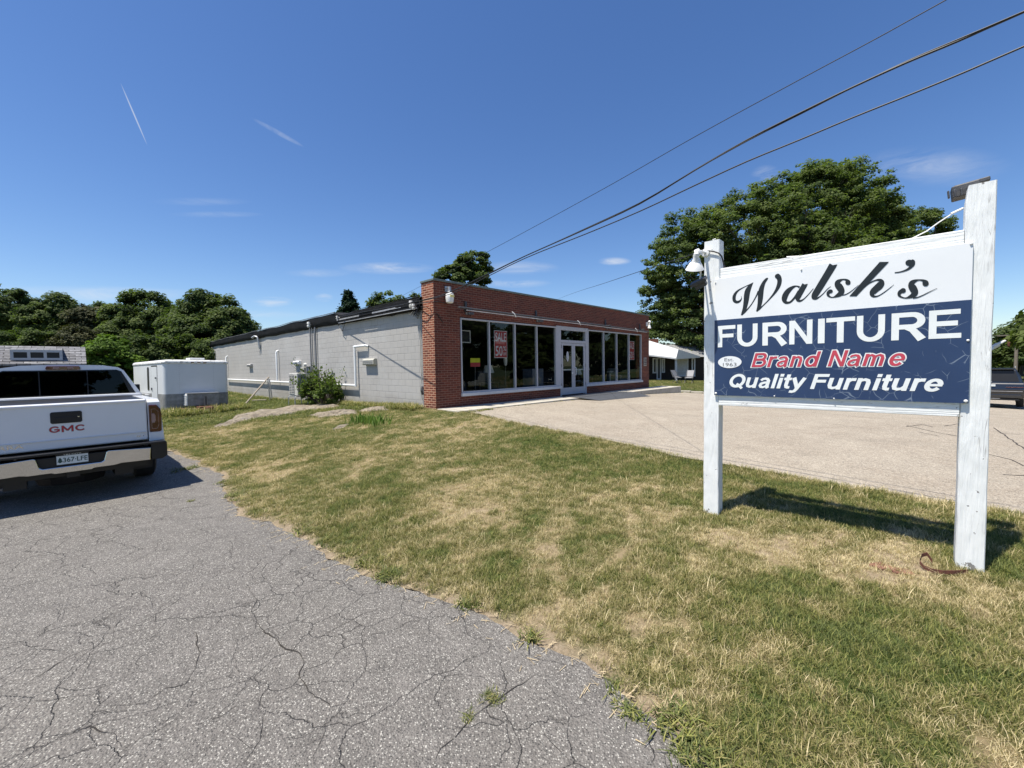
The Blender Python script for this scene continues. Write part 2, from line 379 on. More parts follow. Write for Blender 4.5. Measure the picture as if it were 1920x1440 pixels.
for s_ in (0,4,8,12,15.3):
    for n_ in (1.2,5,9): 
        q=snw(s_ if s_ else float(lot_edge(n_)),n_); CP.append((q.x,q.y,float(lotz(s_,n_))))
for n_ in (12,18,30):
    for s_ in (-.5,8,18,28,36):
        q=snw(s_,n_); CP.append((q.x,q.y,float(lotz(s_,n_)) if n_<20 else max(-1.6,float(lotz(s_,n_)))))
CP=np.array(CP)
def _tps(r): r=np.maximum(r,1e-6); return r*r*np.log(r)
def _solve():
    n=len(CP); d=np.hypot(CP[:,None,0]-CP[None,:,0],CP[:,None,1]-CP[None,:,1]); K=_tps(d)+np.eye(n)*.6
    P=np.c_[np.ones(n),CP[:,0],CP[:,1]]; Mx=np.block([[K,P],[P.T,np.zeros((3,3))]])
    return np.linalg.solve(Mx,np.r_[CP[:,2],0,0,0])
_w=_solve()
def tps(x,y):
    out=_w[-3]+_w[-2]*x+_w[-1]*y
    for i in range(len(CP)): out=out+_w[i]*_tps(np.hypot(x-CP[i,0],y-CP[i,1]))
    return out
_perm=rng.random((256,256))
def vnoise(x,y,seed=0):
    x=x+seed*17.3; y=y+seed*5.7; xi=np.floor(x).astype(int); yi=np.floor(y).astype(int); fx=x-xi; fy=y-yi
    fx=fx*fx*(3-2*fx); fy=fy*fy*(3-2*fy); g=lambda a,b:_perm[a%256,b%256]
    return (g(xi,yi)*(1-fx)+g(xi+1,yi)*fx)*(1-fy)+(g(xi,yi+1)*(1-fx)+g(xi+1,yi+1)*fx)*fy
def fbm(x,y,o=4,seed=0):
    a=0;w=1;t=0
    for i in range(o): a=a+w*vnoise(x*2**i,y*2**i,seed+i); t+=w; w*=.5
    return a/t
def lotmask(x,y):
    s,n=sn(x,y); return (n>.9)&(n<44)&(s>lot_edge(n))&(s<lot_right(n))
def gz(x,y,micro=True):
    x=np.asarray(x,float); y=np.asarray(y,float)
    z=tps(x,y)+(.02*(fbm(x*.9,y*.9,3,2)-.5)+.014*(fbm(x*4,y*4,2,5)-.5) if micro else 0)
    s,n=sn(x,y)
    far=np.hypot(x,y); z=np.where(far>90,z*np.exp(-(far-90)/80),z); z=np.clip(z,-3,1.2)
    lm=lotmask(x,y); dl=np.minimum(np.minimum(s-lot_edge(n),n-.9),lot_right(n)-s)
    z=np.where(lm,np.where(dl<.25,np.minimum(z,lotz(s,n)-.03),lotz(s,n)-.06),z)
    b=(s>.02)&(s<13.3)&(n<1.0)&(n>-28.4); z=np.where(b,np.minimum(z,.45),z)
    sd=sdrive(x,y); z=np.where(sd<0,np.minimum(z,-.035),np.where(sd<.5,np.minimum(z,.012+sd*.35),z))
    return z
def g1(x,y): return float(gz(np.array([x]),np.array([y]))[0])
def gpix(px,py):
    z=.2
    for i in range(25):
        p=atz(px,py,z); z=.5*z+.5*g1(p.x,p.y)
    return atz(px,py,z)
def axis(a,b,f0,f1,step,grow):
    v=list(np.arange(f0,f1+1e-6,step)); s=step; x=f1
    while x<b: s*=grow; x+=s; v.append(x)
    s=step; x=f0
    while x>a: s*=grow; x-=s; v.insert(0,x)
    return np.array(v)
DRYSPOTS=[]
for px,py,r,v in [(850,828,.8,.5),(1150,780,.6,.2),(930,930,.45,.45),(860,960,.4,.3),(1080,980,.5,.2),(1520,1035,.3,.5),(1640,1010,.45,.55),(1700,1060,.35,.5),(1860,1120,.3,.4),(1330,990,.2,.4),(470,880,.5,.3),(560,800,.8,.3),(700,860,.8,.2),(430,800,.8,.3),(1480,1020,.25,.3),(1280,1150,.3,.2),(1500,1180,.25,.2),(1150,1060,.4,.25),
  (1330,880,.7,-.4),(1180,850,.6,-.3),(1000,850,.7,-.4),(1550,945,.5,-.35),(830,1030,.4,-.2),(1700,1340,.25,-.35),(1500,1120,.3,-.3),(1350,1390,.25,-.4),(1640,1320,.22,-.3),(1820,1260,.2,-.3),(1150,1120,.2,-.2),(1560,1170,.15,-.3),(1100,880,.5,-.3),(900,990,.5,-.1),(560,960,.5,-.25),(480,760,2.5,-.5),(700,745,1.2,-.4),(1750,1180,.3,-.3),(620,830,.6,-.2)]:
    p=atz(px,py,.2); DRYSPOTS.append((p.x,p.y,r*1.3,v))
def drymap(x,y):
    d=.42+.50*(fbm(x*.75,y*.75,4,11)-.5)+.85*(fbm(x*3.0,y*3.0,3,21)-.5)+.95*(fbm(x*9,y*9,3,23)-.5)
    for a,b,r,v in DRYSPOTS: d=d+v*.58*np.exp(-((x-a)**2+(y-b)**2)/(r*r))
    return np.clip(d,0,1)
gx=axis(-130,140,-9,8,.11,1.13); gy=axis(-60,170,1.0,16,.11,1.13)
X,Y=np.meshgrid(gx,gy); Z=gz(X,Y)
def gridmesh(name,X,Y,Z,mat,keep=None,attrs={}):
    h,w=X.shape; co=np.stack([X,Y,Z],-1).reshape(-1,3)
    idx=np.arange(h*w).reshape(h,w); q=np.stack([idx[:-1,:-1],idx[:-1,1:],idx[1:,1:],idx[1:,:-1]],-1).reshape(-1,4)
    if keep is not None: q=q[keep.reshape(-1)]
    me=bpy.data.meshes.new(name); me.vertices.add(len(co)); me.vertices.foreach_set('co',co.astype(np.float32).ravel())
    me.loops.add(q.size); me.loops.foreach_set('vertex_index',q.astype(np.int32).ravel())
    me.polygons.add(len(q)); me.polygons.foreach_set('loop_start',(np.arange(len(q))*4).astype(np.int32))
    me.polygons.foreach_set('use_smooth',np.ones(len(q),bool)); me.update(calc_edges=True); me.validate()
    for k_,v in attrs.items():
        a=me.attributes.new(k_,'FLOAT','POINT'); a.data.foreach_set('value',v.astype(np.float32).ravel())
    me.materials.append(mat); o=bpy.data.objects.new(name,me); COL.objects.link(o); return o
def ground_mat():
    m,nt,b=newmat('lawn_soil_and_thatch'); k=NT(nt); p=k.pos()
    at=k.n('ShaderNodeAttribute'); at.attribute_name='dry'; sd=k.n('ShaderNodeAttribute'); sd.attribute_name='sand'
    f=k.math('ADD',at.outputs['Fac'],k.math('MULTIPLY',k.math('SUBTRACT',k.noise(p,22,4,.7),.5),.9))
    c=k.ramp(f,[(.2,(.05,.075,.018)),(.5,(.115,.115,.045)),(.8,(.27,.21,.12))])
    c2=k.ramp(k.noise(p,70,4,.7),[(.3,(.20,.155,.105)),(.7,(.40,.32,.23))])
    c=k.mix(sd.outputs['Fac'],c,c2)
    k.l(c,b.inputs['Base Color']); b.inputs['Roughness'].default_value=.95; b.inputs['Specular IOR Level'].default_value=.1
    k.bump(k.noise(p,60,5,.7),1,.02,b); return m
sdG=sdrive(X,Y); sG,nG=sn(X,Y)
edgeN=fbm(X*3,Y*3,3,31)
sand=np.clip(1-(np.abs(sdG)-.02)/(.10+.22*edgeN**2*1.5),0,1)
DRY=drymap(X,Y)
sand=np.maximum(sand,np.clip((DRY-.86)*5,0,.6))
gnd=gridmesh('ground',X,Y,Z,ground_mat(),attrs={'dry':DRY,'sand':sand}); tag(gnd,kind='structure')
# far flat ground out to the horizon
mf=MB(); rr=[150,260,500,1500]; n=48; vs=[]
for i,r_ in enumerate(rr): vs+=[(r_*math.cos(2*PI*k/n),r_*math.sin(2*PI*k/n),-.35-.1*i) for k in range(n)]
mf.add([(0,0,-3.6)]+vs,[(0,1+k,1+(k+1)%n) for k in range(n)]+[(1+i*n+k,1+(i+1)*n+k,1+(i+1)*n+(k+1)%n,1+i*n+(k+1)%n) for i in range(3) for k in range(n)])
tag(mf.build('terrain',simple('far_field_green',(.06,.085,.03),.95,var=.3,scale=.05)),kind='structure')

# asphalt
def asphalt(name,c0,c1,agg,aggsc,crackmask,tint,crackscale=1.0):
    m,nt,b=newmat(name); k=NT(nt); p=k.pos()
    big=k.noise(p,.9,5,.62); mid=k.noise(p,6,4,.65)
    base=k.ramp(mid,[(.3,c0),(.7,c1)]); base=k.mix(k.ramp(big,[(.4,0),(.6,.7)]),base,tint); base=k.mix(k.ramp(k.noise(p,2.3,5,.7),[(.52,0),(.7,.35)]),base,tuple(v*.66 for v in tint))
    base=k.mix(k.ramp(k.noise(k.scalev(p,(.5,.5,1)),1.0,6,.72,.8),[(.50,0),(.62,.30)]),base,tuple(v_*1.35 for v_ in tint)); base=k.mix(k.ramp(k.noise(p,.7,5,.7,.5),[(.56,0),(.66,.35)]),base,tuple(v_*.6 for v_ in tint))
    v=k.vor(p,aggsc,'F1','Color'); sp=k.n('ShaderNodeSeparateColor'); k.l(v,sp.inputs[0])
    dist=k.vor(p,aggsc,'F1','Distance')
    chip=k.math('MULTIPLY',k.ramp(sp.outputs[0],[(.45,0),(.92,1)]),k.ramp(dist,[(.36,1),(.52,0)]))
    base=k.mix(k.math('MULTIPLY',chip,.8),base,agg); base=k.mix(1,base,k.ramp(k.noise(p,aggsc*.45,4,.75),[(.3,(.62,.62,.62)),(.7,(1.3,1.3,1.3))]),'MULTIPLY')
    dk=k.math('MULTIPLY',k.ramp(sp.outputs[1],[(.62,0),(.7,1)]),k.ramp(dist,[(.25,1),(.5,0)]))
    base=k.mix(k.math('MULTIPLY',dk,.8),base,(.03,.03,.03))
    # cracks
    nz=k.n('ShaderNodeTexNoise'); nz.inputs['Scale'].default_value=4.5; nz.inputs['Detail'].default_value=6; k.l(p,nz.inputs['Vector'])
    sv=k.n('ShaderNodeVectorMath',operation='SCALE'); sv.inputs[3].default_value=.22; k.l(nz.outputs['Color'],sv.inputs[0])
    ad=k.n('ShaderNodeVectorMath',operation='ADD'); k.l(p,ad.inputs[0]); k.l(sv.outputs[0],ad.inputs[1])
    e1=k.vor(ad.outputs[0],1.15*crackscale,'DISTANCE_TO_EDGE'); e2=k.vor(ad.outputs[0],2.9*crackscale,'DISTANCE_TO_EDGE')
    w=k.math('MULTIPLY',k.ramp(k.noise(p,1.7,3,.6),[(.38,.0),(.60,.9)]),crackmask)
    l1=k.math('MULTIPLY',k.ramp(e1,[(.0,1),(.0015*crackscale,.75),(.0045*crackscale,0)]),w)
    l2=k.math('MULTIPLY',k.ramp(e2,[(.0,.8),(.009*crackscale,0)]),k.math('MULTIPLY',k.ramp(k.noise(p,.9,3,.6),[(.42,0),(.55,.9)]),crackmask))
    cr=k.math('MAXIMUM',l1,l2)
    base=k.mix(k.math('MULTIPLY',cr,.85),base,(.04,.032,.025))
    k.l(base,b.inputs['Base Color']); b.inputs['Roughness'].default_value=.85; b.inputs['Specular IOR Level'].default_value=.35
    h=k.math('SUBTRACT',k.math('ADD',k.math('MULTIPLY',dist,-.8),k.math('MULTIPLY',mid,.5)),k.math('MULTIPLY',cr,2.5))
    k.bump(h,1,.010,b); return m
M['drive']=asphalt('old_grey_driveway_asphalt',(.124,.115,.104),(.192,.178,.162),(.55,.53,.47),104,.62,(.162,.150,.134))
M['lot']=asphalt('sun_bleached_lot_asphalt',(.28,.235,.18),(.36,.31,.245),(.54,.49,.41),70,.12,(.36,.315,.25),.5)
# driveway sheet
bm=bmesh.new(); vv=[bm.verts.new((x,y,0)) for x,y in drive_poly]; f=bm.faces.new(vv); bmesh.ops.triangulate(bm,faces=[f]); bmesh.ops.recalc_face_normals(bm,faces=bm.faces)
me=bpy.data.meshes.new('driveway'); bm.to_mesh(me); bm.free(); me.materials.append(M['drive'])
if me.polygons[0].normal.z<0: me.flip_normals()
dr=bpy.data.objects.new('driveway',me); COL.objects.link(dr); tag(dr,kind='structure')
# parking lot sheet
ns=np.concatenate([np.arange(1.03,12,.12),np.arange(12,44,.6)]); fr=np.concatenate([[0,.004,.01],np.linspace(.02,1,60)])
NN,FF=np.meshgrid(ns,fr,indexing='ij')
eg=lot_edge(NN)+(fbm(NN*2.2,NN*0+3,3,41)-.5)*.22+(fbm(NN*9,NN*0+1,2,44)-.5)*.06
SS=eg+(lot_right(NN)-eg)*FF; LX=A.x+U.x*SS-W.x*NN; LY=A.y+U.y*SS-W.y*NN
lot=gridmesh('parking_lot',LX,LY,lotz(SS,NN)+0*SS,M['lot']); tag(lot,kind='structure')
if lot.data.polygons[0].normal.z<0: lot.data.flip_normals()
# tar-filled crack lines and a painted wire shadow on the lot, as thin strips
def strip(name,pts,w,mat,seed,lift=.005):
    mb=MB(); pp=[]
    for i in range(len(pts)-1):
        a,b=pts[i],pts[i+1]; n=max(2,int(math.hypot(b[0]-a[0],b[1]-a[1])/.12))
        for k in range(n): pp.append((a[0]+(b[0]-a[0])*k/n,a[1]+(b[1]-a[1])*k/n))
    pp.append(pts[-1]); L=[]
    for i,(s_,n_) in enumerate(pp):
        j=mnoise.noise(Vector((s_*3,n_*3,seed)))*.03; ww=w*(.5+.9*abs(mnoise.noise(Vector((s_*5,n_*5,seed+3)))))
        q=pp[min(i+1,len(pp)-1)]; q0=pp[max(i-1,0)]; tx,ty=q[0]-q0[0],q[1]-q0[1]; l=math.hypot(tx,ty) or 1; nx,ny=-ty/l,tx/l
        for sg_ in (1,-1):
            S_=s_+nx*(j+ww*sg_*.5); N_=n_+ny*(j+ww*sg_*.5); L.append(snw(S_,N_,float(lotz(S_,N_))+lift))
    mb.add(L,[(2*i,2*i+1,2*i+3,2*i+2) for i in range(len(pp)-1)]); return mb
def atlot(px,py):
    z=.4
    for i in range(60):
        p=atz(px,py,z); s,n=sn(p.x,p.y); z=.5*z+.5*float(lotz(s,n))
    return (s,n)
cm=simple('tar_crack_and_wire_shadow',(.05,.043,.038),.9)
ck=MB()
for i,px in enumerate([[(925,776),(1000,793),(1090,815),(1180,838),(1300,866)],[(1863,802),(1920,842)],[(1873,812),(1912,815)],[(1852,852),(1895,862),(1920,874)],[(1698,800),(1730,796),(1748,801)],[(1722,810),(1760,818)],[(1880,890),(1925,892)],[(1770,799),(1796,795)],[(1700,798),(1760,812),(1796,818)]]):  # first line is the service-wire shadow drawn as a dark strip, the rest cracks
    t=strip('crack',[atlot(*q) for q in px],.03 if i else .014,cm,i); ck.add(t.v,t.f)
tag(ck.build('lot_cracks_and_wire_shadow',cm),kind='structure')
# concrete walk in front of the shop, door ramp, kerb at the end of the lot
def concrete():
    m,nt,b=newmat('weathered_concrete'); k=NT(nt); o=k.obj()
    c=k.ramp(k.noise(o,3,6,.7),[(.3,(.36,.33,.27)),(.7,(.52,.49,.42))]); sp=k.n('ShaderNodeSeparateXYZ'); k.l(o,sp.inputs[0])
    j=k.math('PINGPONG',sp.outputs[0],.75); jl=k.ramp(j,[(0,1),(.012,0)])
    k.l(k.mix(k.math('MULTIPLY',jl,.8),c,(.09,.08,.06)),b.inputs['Base Color']); b.inputs['Roughness'].default_value=.9; k.bump(k.noise(o,50,4),1,.004,b); return m
M['concrete']=concrete()
ap=MB().box(.03,14.9,-1.02,.05,-.5,.0)
o=ap.build('concrete_walk',M['concrete'],bevel=.015); o.location=A+Vector((0,0,-.012)); o.rotation_euler=(0,0,ANG); tag(o,kind='structure')
rp=MB(); rp.add([(5.7,-.12,.004),(8.7,-.12,.004),(9.5,-1.0,.004),(5.5,-1.0,.004),(9.9,-1.75,float(lotz(9.9,1.75))-.572),(5.9,-1.75,float(lotz(5.9,1.75))-.572),(5.5,-1.03,.0),(9.5,-1.03,.0)],[(0,1,2,3),(7,4,5,6)])
o=rp.build('ramp',M['mattdark'],fix=False); o.location=A; o.rotation_euler=(0,0,ANG); tag(o,kind='structure')
kb=MB(); 
for i in range(12):
    n0=-.5+i*.62; kb.box(15.35,15.5,-n0-.6,-n0,-.8,float(lotz(15.4,n0))-.58+.1)
kb.box(14.95,15.3,-.62,.1,-.8,-.16)
o=kb.build('kerb',M['concrete'],bevel=.01); o.location=A; o.rotation_euler=(0,0,ANG); tag(o,kind='structure')

# main cracks of the driveway, following their real course on the ground
def crackline(mb,pix,w,seed):
    P=[atz(px,py,0) for px,py in pix]; pp=[]
    for i in range(len(P)-1):
        a,b=P[i],P[i+1]; n=max(2,int((b-a).length/.03))
        for k in range(n):
            q=a.lerp(b,k/n); j=mnoise.noise(Vector((q.x*9,q.y*9,seed)))*.022+mnoise.noise(Vector((q.x*31,q.y*31,seed)))*.009; t=(b-a).normalized(); pp.append((q.x-t.y*j,q.y+t.x*j))
    pp.append((P[-1].x,P[-1].y)); L=[]; m=len(pp)
    for i,(x,y) in enumerate(pp):
        q=pp[min(i+1,m-1)]; q0=pp[max(i-1,0)]; tx,ty=q[0]-q0[0],q[1]-q0[1]; l=math.hypot(tx,ty) or 1; nx,ny=-ty/l,tx/l
        ww=w*(.25+1.5*abs(mnoise.noise(Vector((x*7,y*7,seed+2)))))*min(1,(i+1)/8,(m-i)/8)
        L+=[(x+nx*ww*.5,y+ny*ww*.5,.004),(x-nx*ww*.5,y-ny*ww*.5,.004)]
    mb.add(L,[(2*i,2*i+1,2*i+3,2*i+2) for i in range(m-1)])
dc=MB()
for i,(w_,px) in enumerate([(.010,[(728,1137),(677,1153),(625,1181),(588,1205),(555,1224)]),(.014,[(470,1162),(508,1191),(534,1219),(555,1224),(569,1240),(564,1266),(576,1298),(606,1317),(620,1329),(662,1312)]),(.006,[(461,1092),(480,1125),(470,1162)]),
 (.016,[(1009,1261),(962,1294),(930,1315),(887,1341),(850,1383),(822,1420),(805,1450)]),(.008,[(1005,1345),(1033,1387),(1061,1420),(1080,1450)]),
 (.010,[(-20,1316),(23,1296),(78,1265),(128,1232),(156,1220),(187,1210),(210,1201),(249,1187),(288,1174)]),(.007,[(185,1216),(167,1244),(144,1288),(124,1314)]),(.008,[(0,1343),(35,1327),(78,1315),(128,1308),(183,1300),(197,1312)]),
 (.009,[(171,1350),(190,1325),(233,1321),(272,1321),(311,1292),(350,1282),(373,1230),(367,1187),(330,1205)]),(.008,[(0,1424),(47,1405),(89,1397),(128,1374),(163,1366),(210,1376),(240,1402)]),(.008,[(187,1440),(241,1401),(288,1374),(330,1347),(389,1335)]),
 (.008,[(311,1397),(369,1358),(424,1339),(459,1315),(505,1312)]),(.006,[(39,1203),(58,1218),(109,1222),(136,1222)]),(.008,[(369,975),(408,967),(439,960)]),(.008,[(323,954),(373,950),(424,938)]),(.007,[(124,1041),(202,1016),(253,1000)]),(.006,[(0,1253),(30,1232),(60,1218)]),
 (.007,[(60,1440),(90,1400),(98,1380)]),(.006,[(235,1325),(232,1370),(238,1400)]),(.006,[(210,1201),(212,1180),(240,1150),(260,1120)]),(.006,[(288,1174),(295,1150),(310,1128)]),(.007,[(150,1440),(120,1410)]),(.006,[(445,1225),(440,1255),(455,1262),(468,1268)]),(.006,[(620,1329),(612,1360),(600,1390),(588,1440)]),(.006,[(505,1312),(540,1290),(560,1270)]),(.005,[(424,1339),(430,1370),(460,1395),(480,1430)]),(.006,[(520,1440),(560,1405),(620,1375)])]):
    crackline(dc,px,w_*.62,i*1.7)
tag(dc.build('driveway_cracks',simple('crack_shadow_dirt',(.032,.027,.022),.95,var=.3,scale=20),fix=False),kind='structure')
# ---------- the furniture shop ----------
B=empty('furniture_shop',A,ANG); tag(B,'low furniture shop with red brick front, long grey block side wall and black roof edge','building')
L_=13.34; HB=3.70
# opening extents: left windows .95-5.6, door 5.88-7.56, right windows 7.78-12.5 ; heights .36-2.6
fb=MB()
fb.box(0,.93,0,.3,-.6,HB-.06)                  # left pier
fb.box(.93,12.5,0,.3,2.68,HB-.06)              # header band
fb.box(12.5,L_,0,.3,-.8,HB-.06)                # right pier
fb.box(.93,5.84,0,.3,-.6,.30); fb.box(7.62,12.5,0,.3,-.8,.30)
fb.build('front_wall',M['brickf'],B)
sb=MB(); sb.add([(-.003,.002,-.6),(-.003,.6,-.6),(-.003,.6,HB-.061),(-.003,.002,HB-.061),(.29,.6,-.6),(.29,.6,HB-.061),(.29,.302,-.6),(.29,.302,HB-.061)],[(0,1,2,3),(1,4,5,2),(4,6,7,5)])
sb.build('side_return_wall',M['bricks'],B)
pb=MB(); pb.box(.3,L_,.30,.55,2.9,HB-.061); pb.build('parapet_back',M['roofblack'],B)
MB().box(-.03,L_+.03,-.035,.62,HB-.06,HB+.0).build('parapet_coping',M['coping'],B,bevel=.008)
bl=MB(); n=60; ts=[.6+i*(28.4-.6)/n for i in range(n+1)]
def wallh(t): return 2.86+.05*math.sin(t*.35)+.003*t
vs=[]
for t in ts: vs+=[(.012,t,-1.2),(.012,t,3.0)]
bl.add(vs,[(2*i,2*i+2,2*i+3,2*i+1) for i in range(n)])
bl.add([(.012,28.4,-1.2),(L_,28.4,-1.2),(L_,28.4,3.0),(.012,28.4,3.0)],[(0,1,2,3)])
bl.add([(L_-.01,.3,-1.2),(L_-.01,28.4,-1.2),(L_-.01,28.4,3.0),(L_-.01,.3,3.0)],[(0,1,2,3)])
bl.build('block_wall',M['block'],B)
# black roof membrane hanging over the wall head, in gently wavy folds
rm=MB(); ts=[.55]+[.6+i*.28 for i in range(100)]; vs=[]; m=7
for t in ts:
    near=max(0,min(1,(6.2-t)/.35))
    top=3.34-.0*t+.05*mnoise.noise(Vector((t*.5,0,1)))-.10*near
    low=2.86+.035*mnoise.noise(Vector((t*.7,3,1)))+.02*mnoise.noise(Vector((t*2.4,5,1)))+.03*(1-near)+.0035*t
    o1=.05*mnoise.noise(Vector((t*.9,7,1)))
    vs+=[(-.015,t,low),(-.055+o1*.3,t,low+.02),(-.10+o1*.4,t,low+.12),(-.11+o1,t,(low+top)/2),(-.12+o1*.5,t,top-.03),(-.05,t,top+.015),(.9,t,top+.04+.06*near)]
rm.add(vs,[(i*m+j,(i+1)*m+j,(i+1)*m+j+1,i*m+j+1) for i in range(len(ts)-1) for j in range(m-1)])
rm.build('roof_edge',M['roofblack'],B,smooth=True)
rf=MB(); rf.add([(.9,.55,3.38),(L_,.55,3.38),(L_,28.5,3.36),(.9,28.5,3.36)],[(0,1,2,3)]); rf.build('roof',M['roofblack'],B)
re=MB(); re.tube([(-.13,t,3.36+.05*mnoise.noise(Vector((t*.5,0,1)))) for t in [6.3+i*.9 for i in range(25)]],.016,5)
re.build('drip_edge',M['roofgrey'],B)
# layered boards and silver flashing laid back from the near roof edge
fl=MB()
for i,(z,h,x0,t1,mi) in enumerate([(2.93,.05,-.135,6.0,0),(3.02,.05,-.125,6.1,1),(3.12,.05,-.115,5.2,0),(3.22,.04,-.10,4.9,0)]):
    for j in range(6):
        a=.62+(t1-.62)*j/6; b=.62+(t1-.62)*(j+1)/6-.01
        fl.box(x0-.012*random.random(),x0+.03,a,b,z+.012*random.random(),z+h,mi if j%3 else 0)
fl.box(-.165,-.14,.62,5.9,2.905,2.928,1)
fl.add([(-.11,.6,3.30),(.55,.6,3.47),(.55,4.6,3.46),(-.11,4.6,3.29)],[(0,1,2,3)],2)
fl.add([(-.095,.9,3.30),(.02,.9,3.335),(.02,4.9,3.325),(-.095,4.9,3.29)],[(0,1,2,3)],1)
fl.build('roof_flashing',[M['roofblack'],M['silver'],M['roofgrey']],B)
# shop interior
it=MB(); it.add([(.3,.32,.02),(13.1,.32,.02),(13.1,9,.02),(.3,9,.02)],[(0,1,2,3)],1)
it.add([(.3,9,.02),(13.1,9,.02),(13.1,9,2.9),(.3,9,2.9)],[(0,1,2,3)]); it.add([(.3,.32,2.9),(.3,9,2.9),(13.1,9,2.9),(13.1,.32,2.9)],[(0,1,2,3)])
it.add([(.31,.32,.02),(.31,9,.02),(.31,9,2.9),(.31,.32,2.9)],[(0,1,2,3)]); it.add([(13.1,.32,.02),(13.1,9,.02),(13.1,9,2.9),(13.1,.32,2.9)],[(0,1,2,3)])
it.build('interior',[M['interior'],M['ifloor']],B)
# windows
def window(name,x0,x1,z0,z1,mulls):
    f=MB(); w=.055
    f.box(x0,x1,-.015,.09,z1-w*.9,z1); f.box(x0,x1,-.015,.09,z0,z0+w)
    f.box(x0,x0+.045,-.012,.088,z0+w,z1-w*.9); f.box(x1-.045,x1,-.012,.088,z0+w,z1-w*.9)
    fr=f.build(name,M['greytrim'],B,bevel=.004)
    for m_ in mulls: MB().box(m_-.022,m_+.022,-.016,.086,z0+w,z1-w*.9).build('mullion',M['greytrim'],fr,bevel=.003)
    xs=[x0+.045]+list(mulls)+[x1-.045]
    for a,b in zip(xs[:-1],xs[1:]):
        a2=a+(.022 if a in mulls else 0); b2=b-(.022 if b in mulls else 0)
        MB().add([(a2,.03,z0+w),(b2,.03,z0+w),(b2,.03,z1-w*.9),(a2,.03,z1-w*.9)],[(0,1,2,3)]).build('pane',M['glass'],fr,fix=False)
    return fr
window('window',.95,5.62,.38,2.66,[2.13,3.33,4.48]); window('window',7.76,12.52,.38,2.66,[9.0,10.12,11.26])
MB().box(.92,5.86,-.07,.05,.29,.385).build('window_sill',M['whitetrim'],B,bevel=.006)
MB().box(7.6,12.56,-.07,.05,.29,.385).build('window_sill',M['whitetrim'],B,bevel=.006)
# entrance
e=MB(); e.box(5.62,5.89,-.02,.12,.385,2.70); e.box(7.56,7.76,-.02,.12,.385,2.70); e.box(5.84,5.915,-.018,.12,-.02,.385); e.box(7.55,7.62,-.018,.12,-.02,.385)
e.box(5.89,7.56,-.016,.1,2.55,2.698); e.box(5.89,7.56,-.016,.1,2.06,2.17)
ent=e.build('entrance_frame',M['greytrim'],B,bevel=.005)
MB().add([(5.89,.03,2.17),(7.56,.03,2.17),(7.56,.03,2.55),(5.89,.03,2.55)],[(0,1,2,3)]).build('transom_pane',M['glass'],B,fix=False)
for i,(a,b) in enumerate([(5.925,6.725),(6.735,7.545)]):
    d=MB(); st=.1; d.box(a,a+st,-.005,.04,.03,2.05); d.box(b-st,b,-.005,.04,.03,2.05); d.box(a+st,b-st,-.005,.04,1.96,2.05); d.box(a+st,b-st,-.005,.04,.03,.30)
    do=d.build('door',M['greytrim'],B,bevel=.004)
    MB().add([(a+st,.02,.30),(b-st,.02,.30),(b-st,.02,1.96),(a+st,.02,1.96)],[(0,1,2,3)]).build('pane',M['glass'],do,fix=False)
    MB().box(a+st,b-st,.045,.075,.98,1.03).build('push_bar',M['greytrim'],do)
    for hz in (.35,1.1,1.85): 
        hx=a-.006 if i==0 else b-.006
        MB().box(hx,hx+.012,-.012,.01,hz,hz+.13).build('hinge',M['darkmetal'],do)
    if i==1: MB().tube([(a+.06,-.01,.78),(a+.06,-.07,.80),(a+.06,-.075,.95),(a+.06,-.07,1.08),(a+.06,-.01,1.10)],.013,8).build('handle',M['whitemetal'],do,smooth=True)
    else: MB().box(a+.68,a+.74,-.02,0,.84,.9).build('lock',M['whitemetal'],do)
    if i==0:
        MB().prism([(6.33+.075*math.cos(t*PI/12),1.53+.20*math.sin(t*PI/12)) for t in range(24)],-.001,.006).build('sticker',M['whitetrim'],do)
        MB().prism([(6.33+.03*math.cos(t*PI/12),1.53+.14*math.sin(t*PI/12)) for t in range(24)],-.005,-.002).build('sticker_stripe',M['greytrim'],do)
# awning rail above the windows: rods, brackets, drooping hook arms
MB().tube([(.72,-.22,2.93),(3,-.22,2.905),(6,-.22,2.88),(9,-.22,2.86),(12.9,-.22,2.80)],.030,8).build('awning_rail',M['darkmetal'],B)
MB().tube([(.95,-.30,2.85),(4,-.30,2.825),(8,-.3,2.79),(12.5,-.3,2.745)],.014,6).build('awning_roller',M['silver'],B)
for x in (1.15,4.42,9.1,12.3):
    b=MB(); b.box(x-.035,x+.035,-.05,.0-.002,2.84,3.16); b.box(x-.05,x+.05,-.27,-.05,2.86,2.91); b.box(x-.09,x+.09,-.30,-.1,2.74,2.81); b.build('awning_bracket',M['darkmetal'],B,bevel=.004)
for x,z in ((2.9,2.84),(6.6,2.80),(11.3,2.76)):
    MB().tube([(x-.03,-.32,z+.12),(x+.05,-.36,z+.05),(x+.13,-.34,z-.04)],.016,6).build('awning_arm',M['whitemetal'],B)
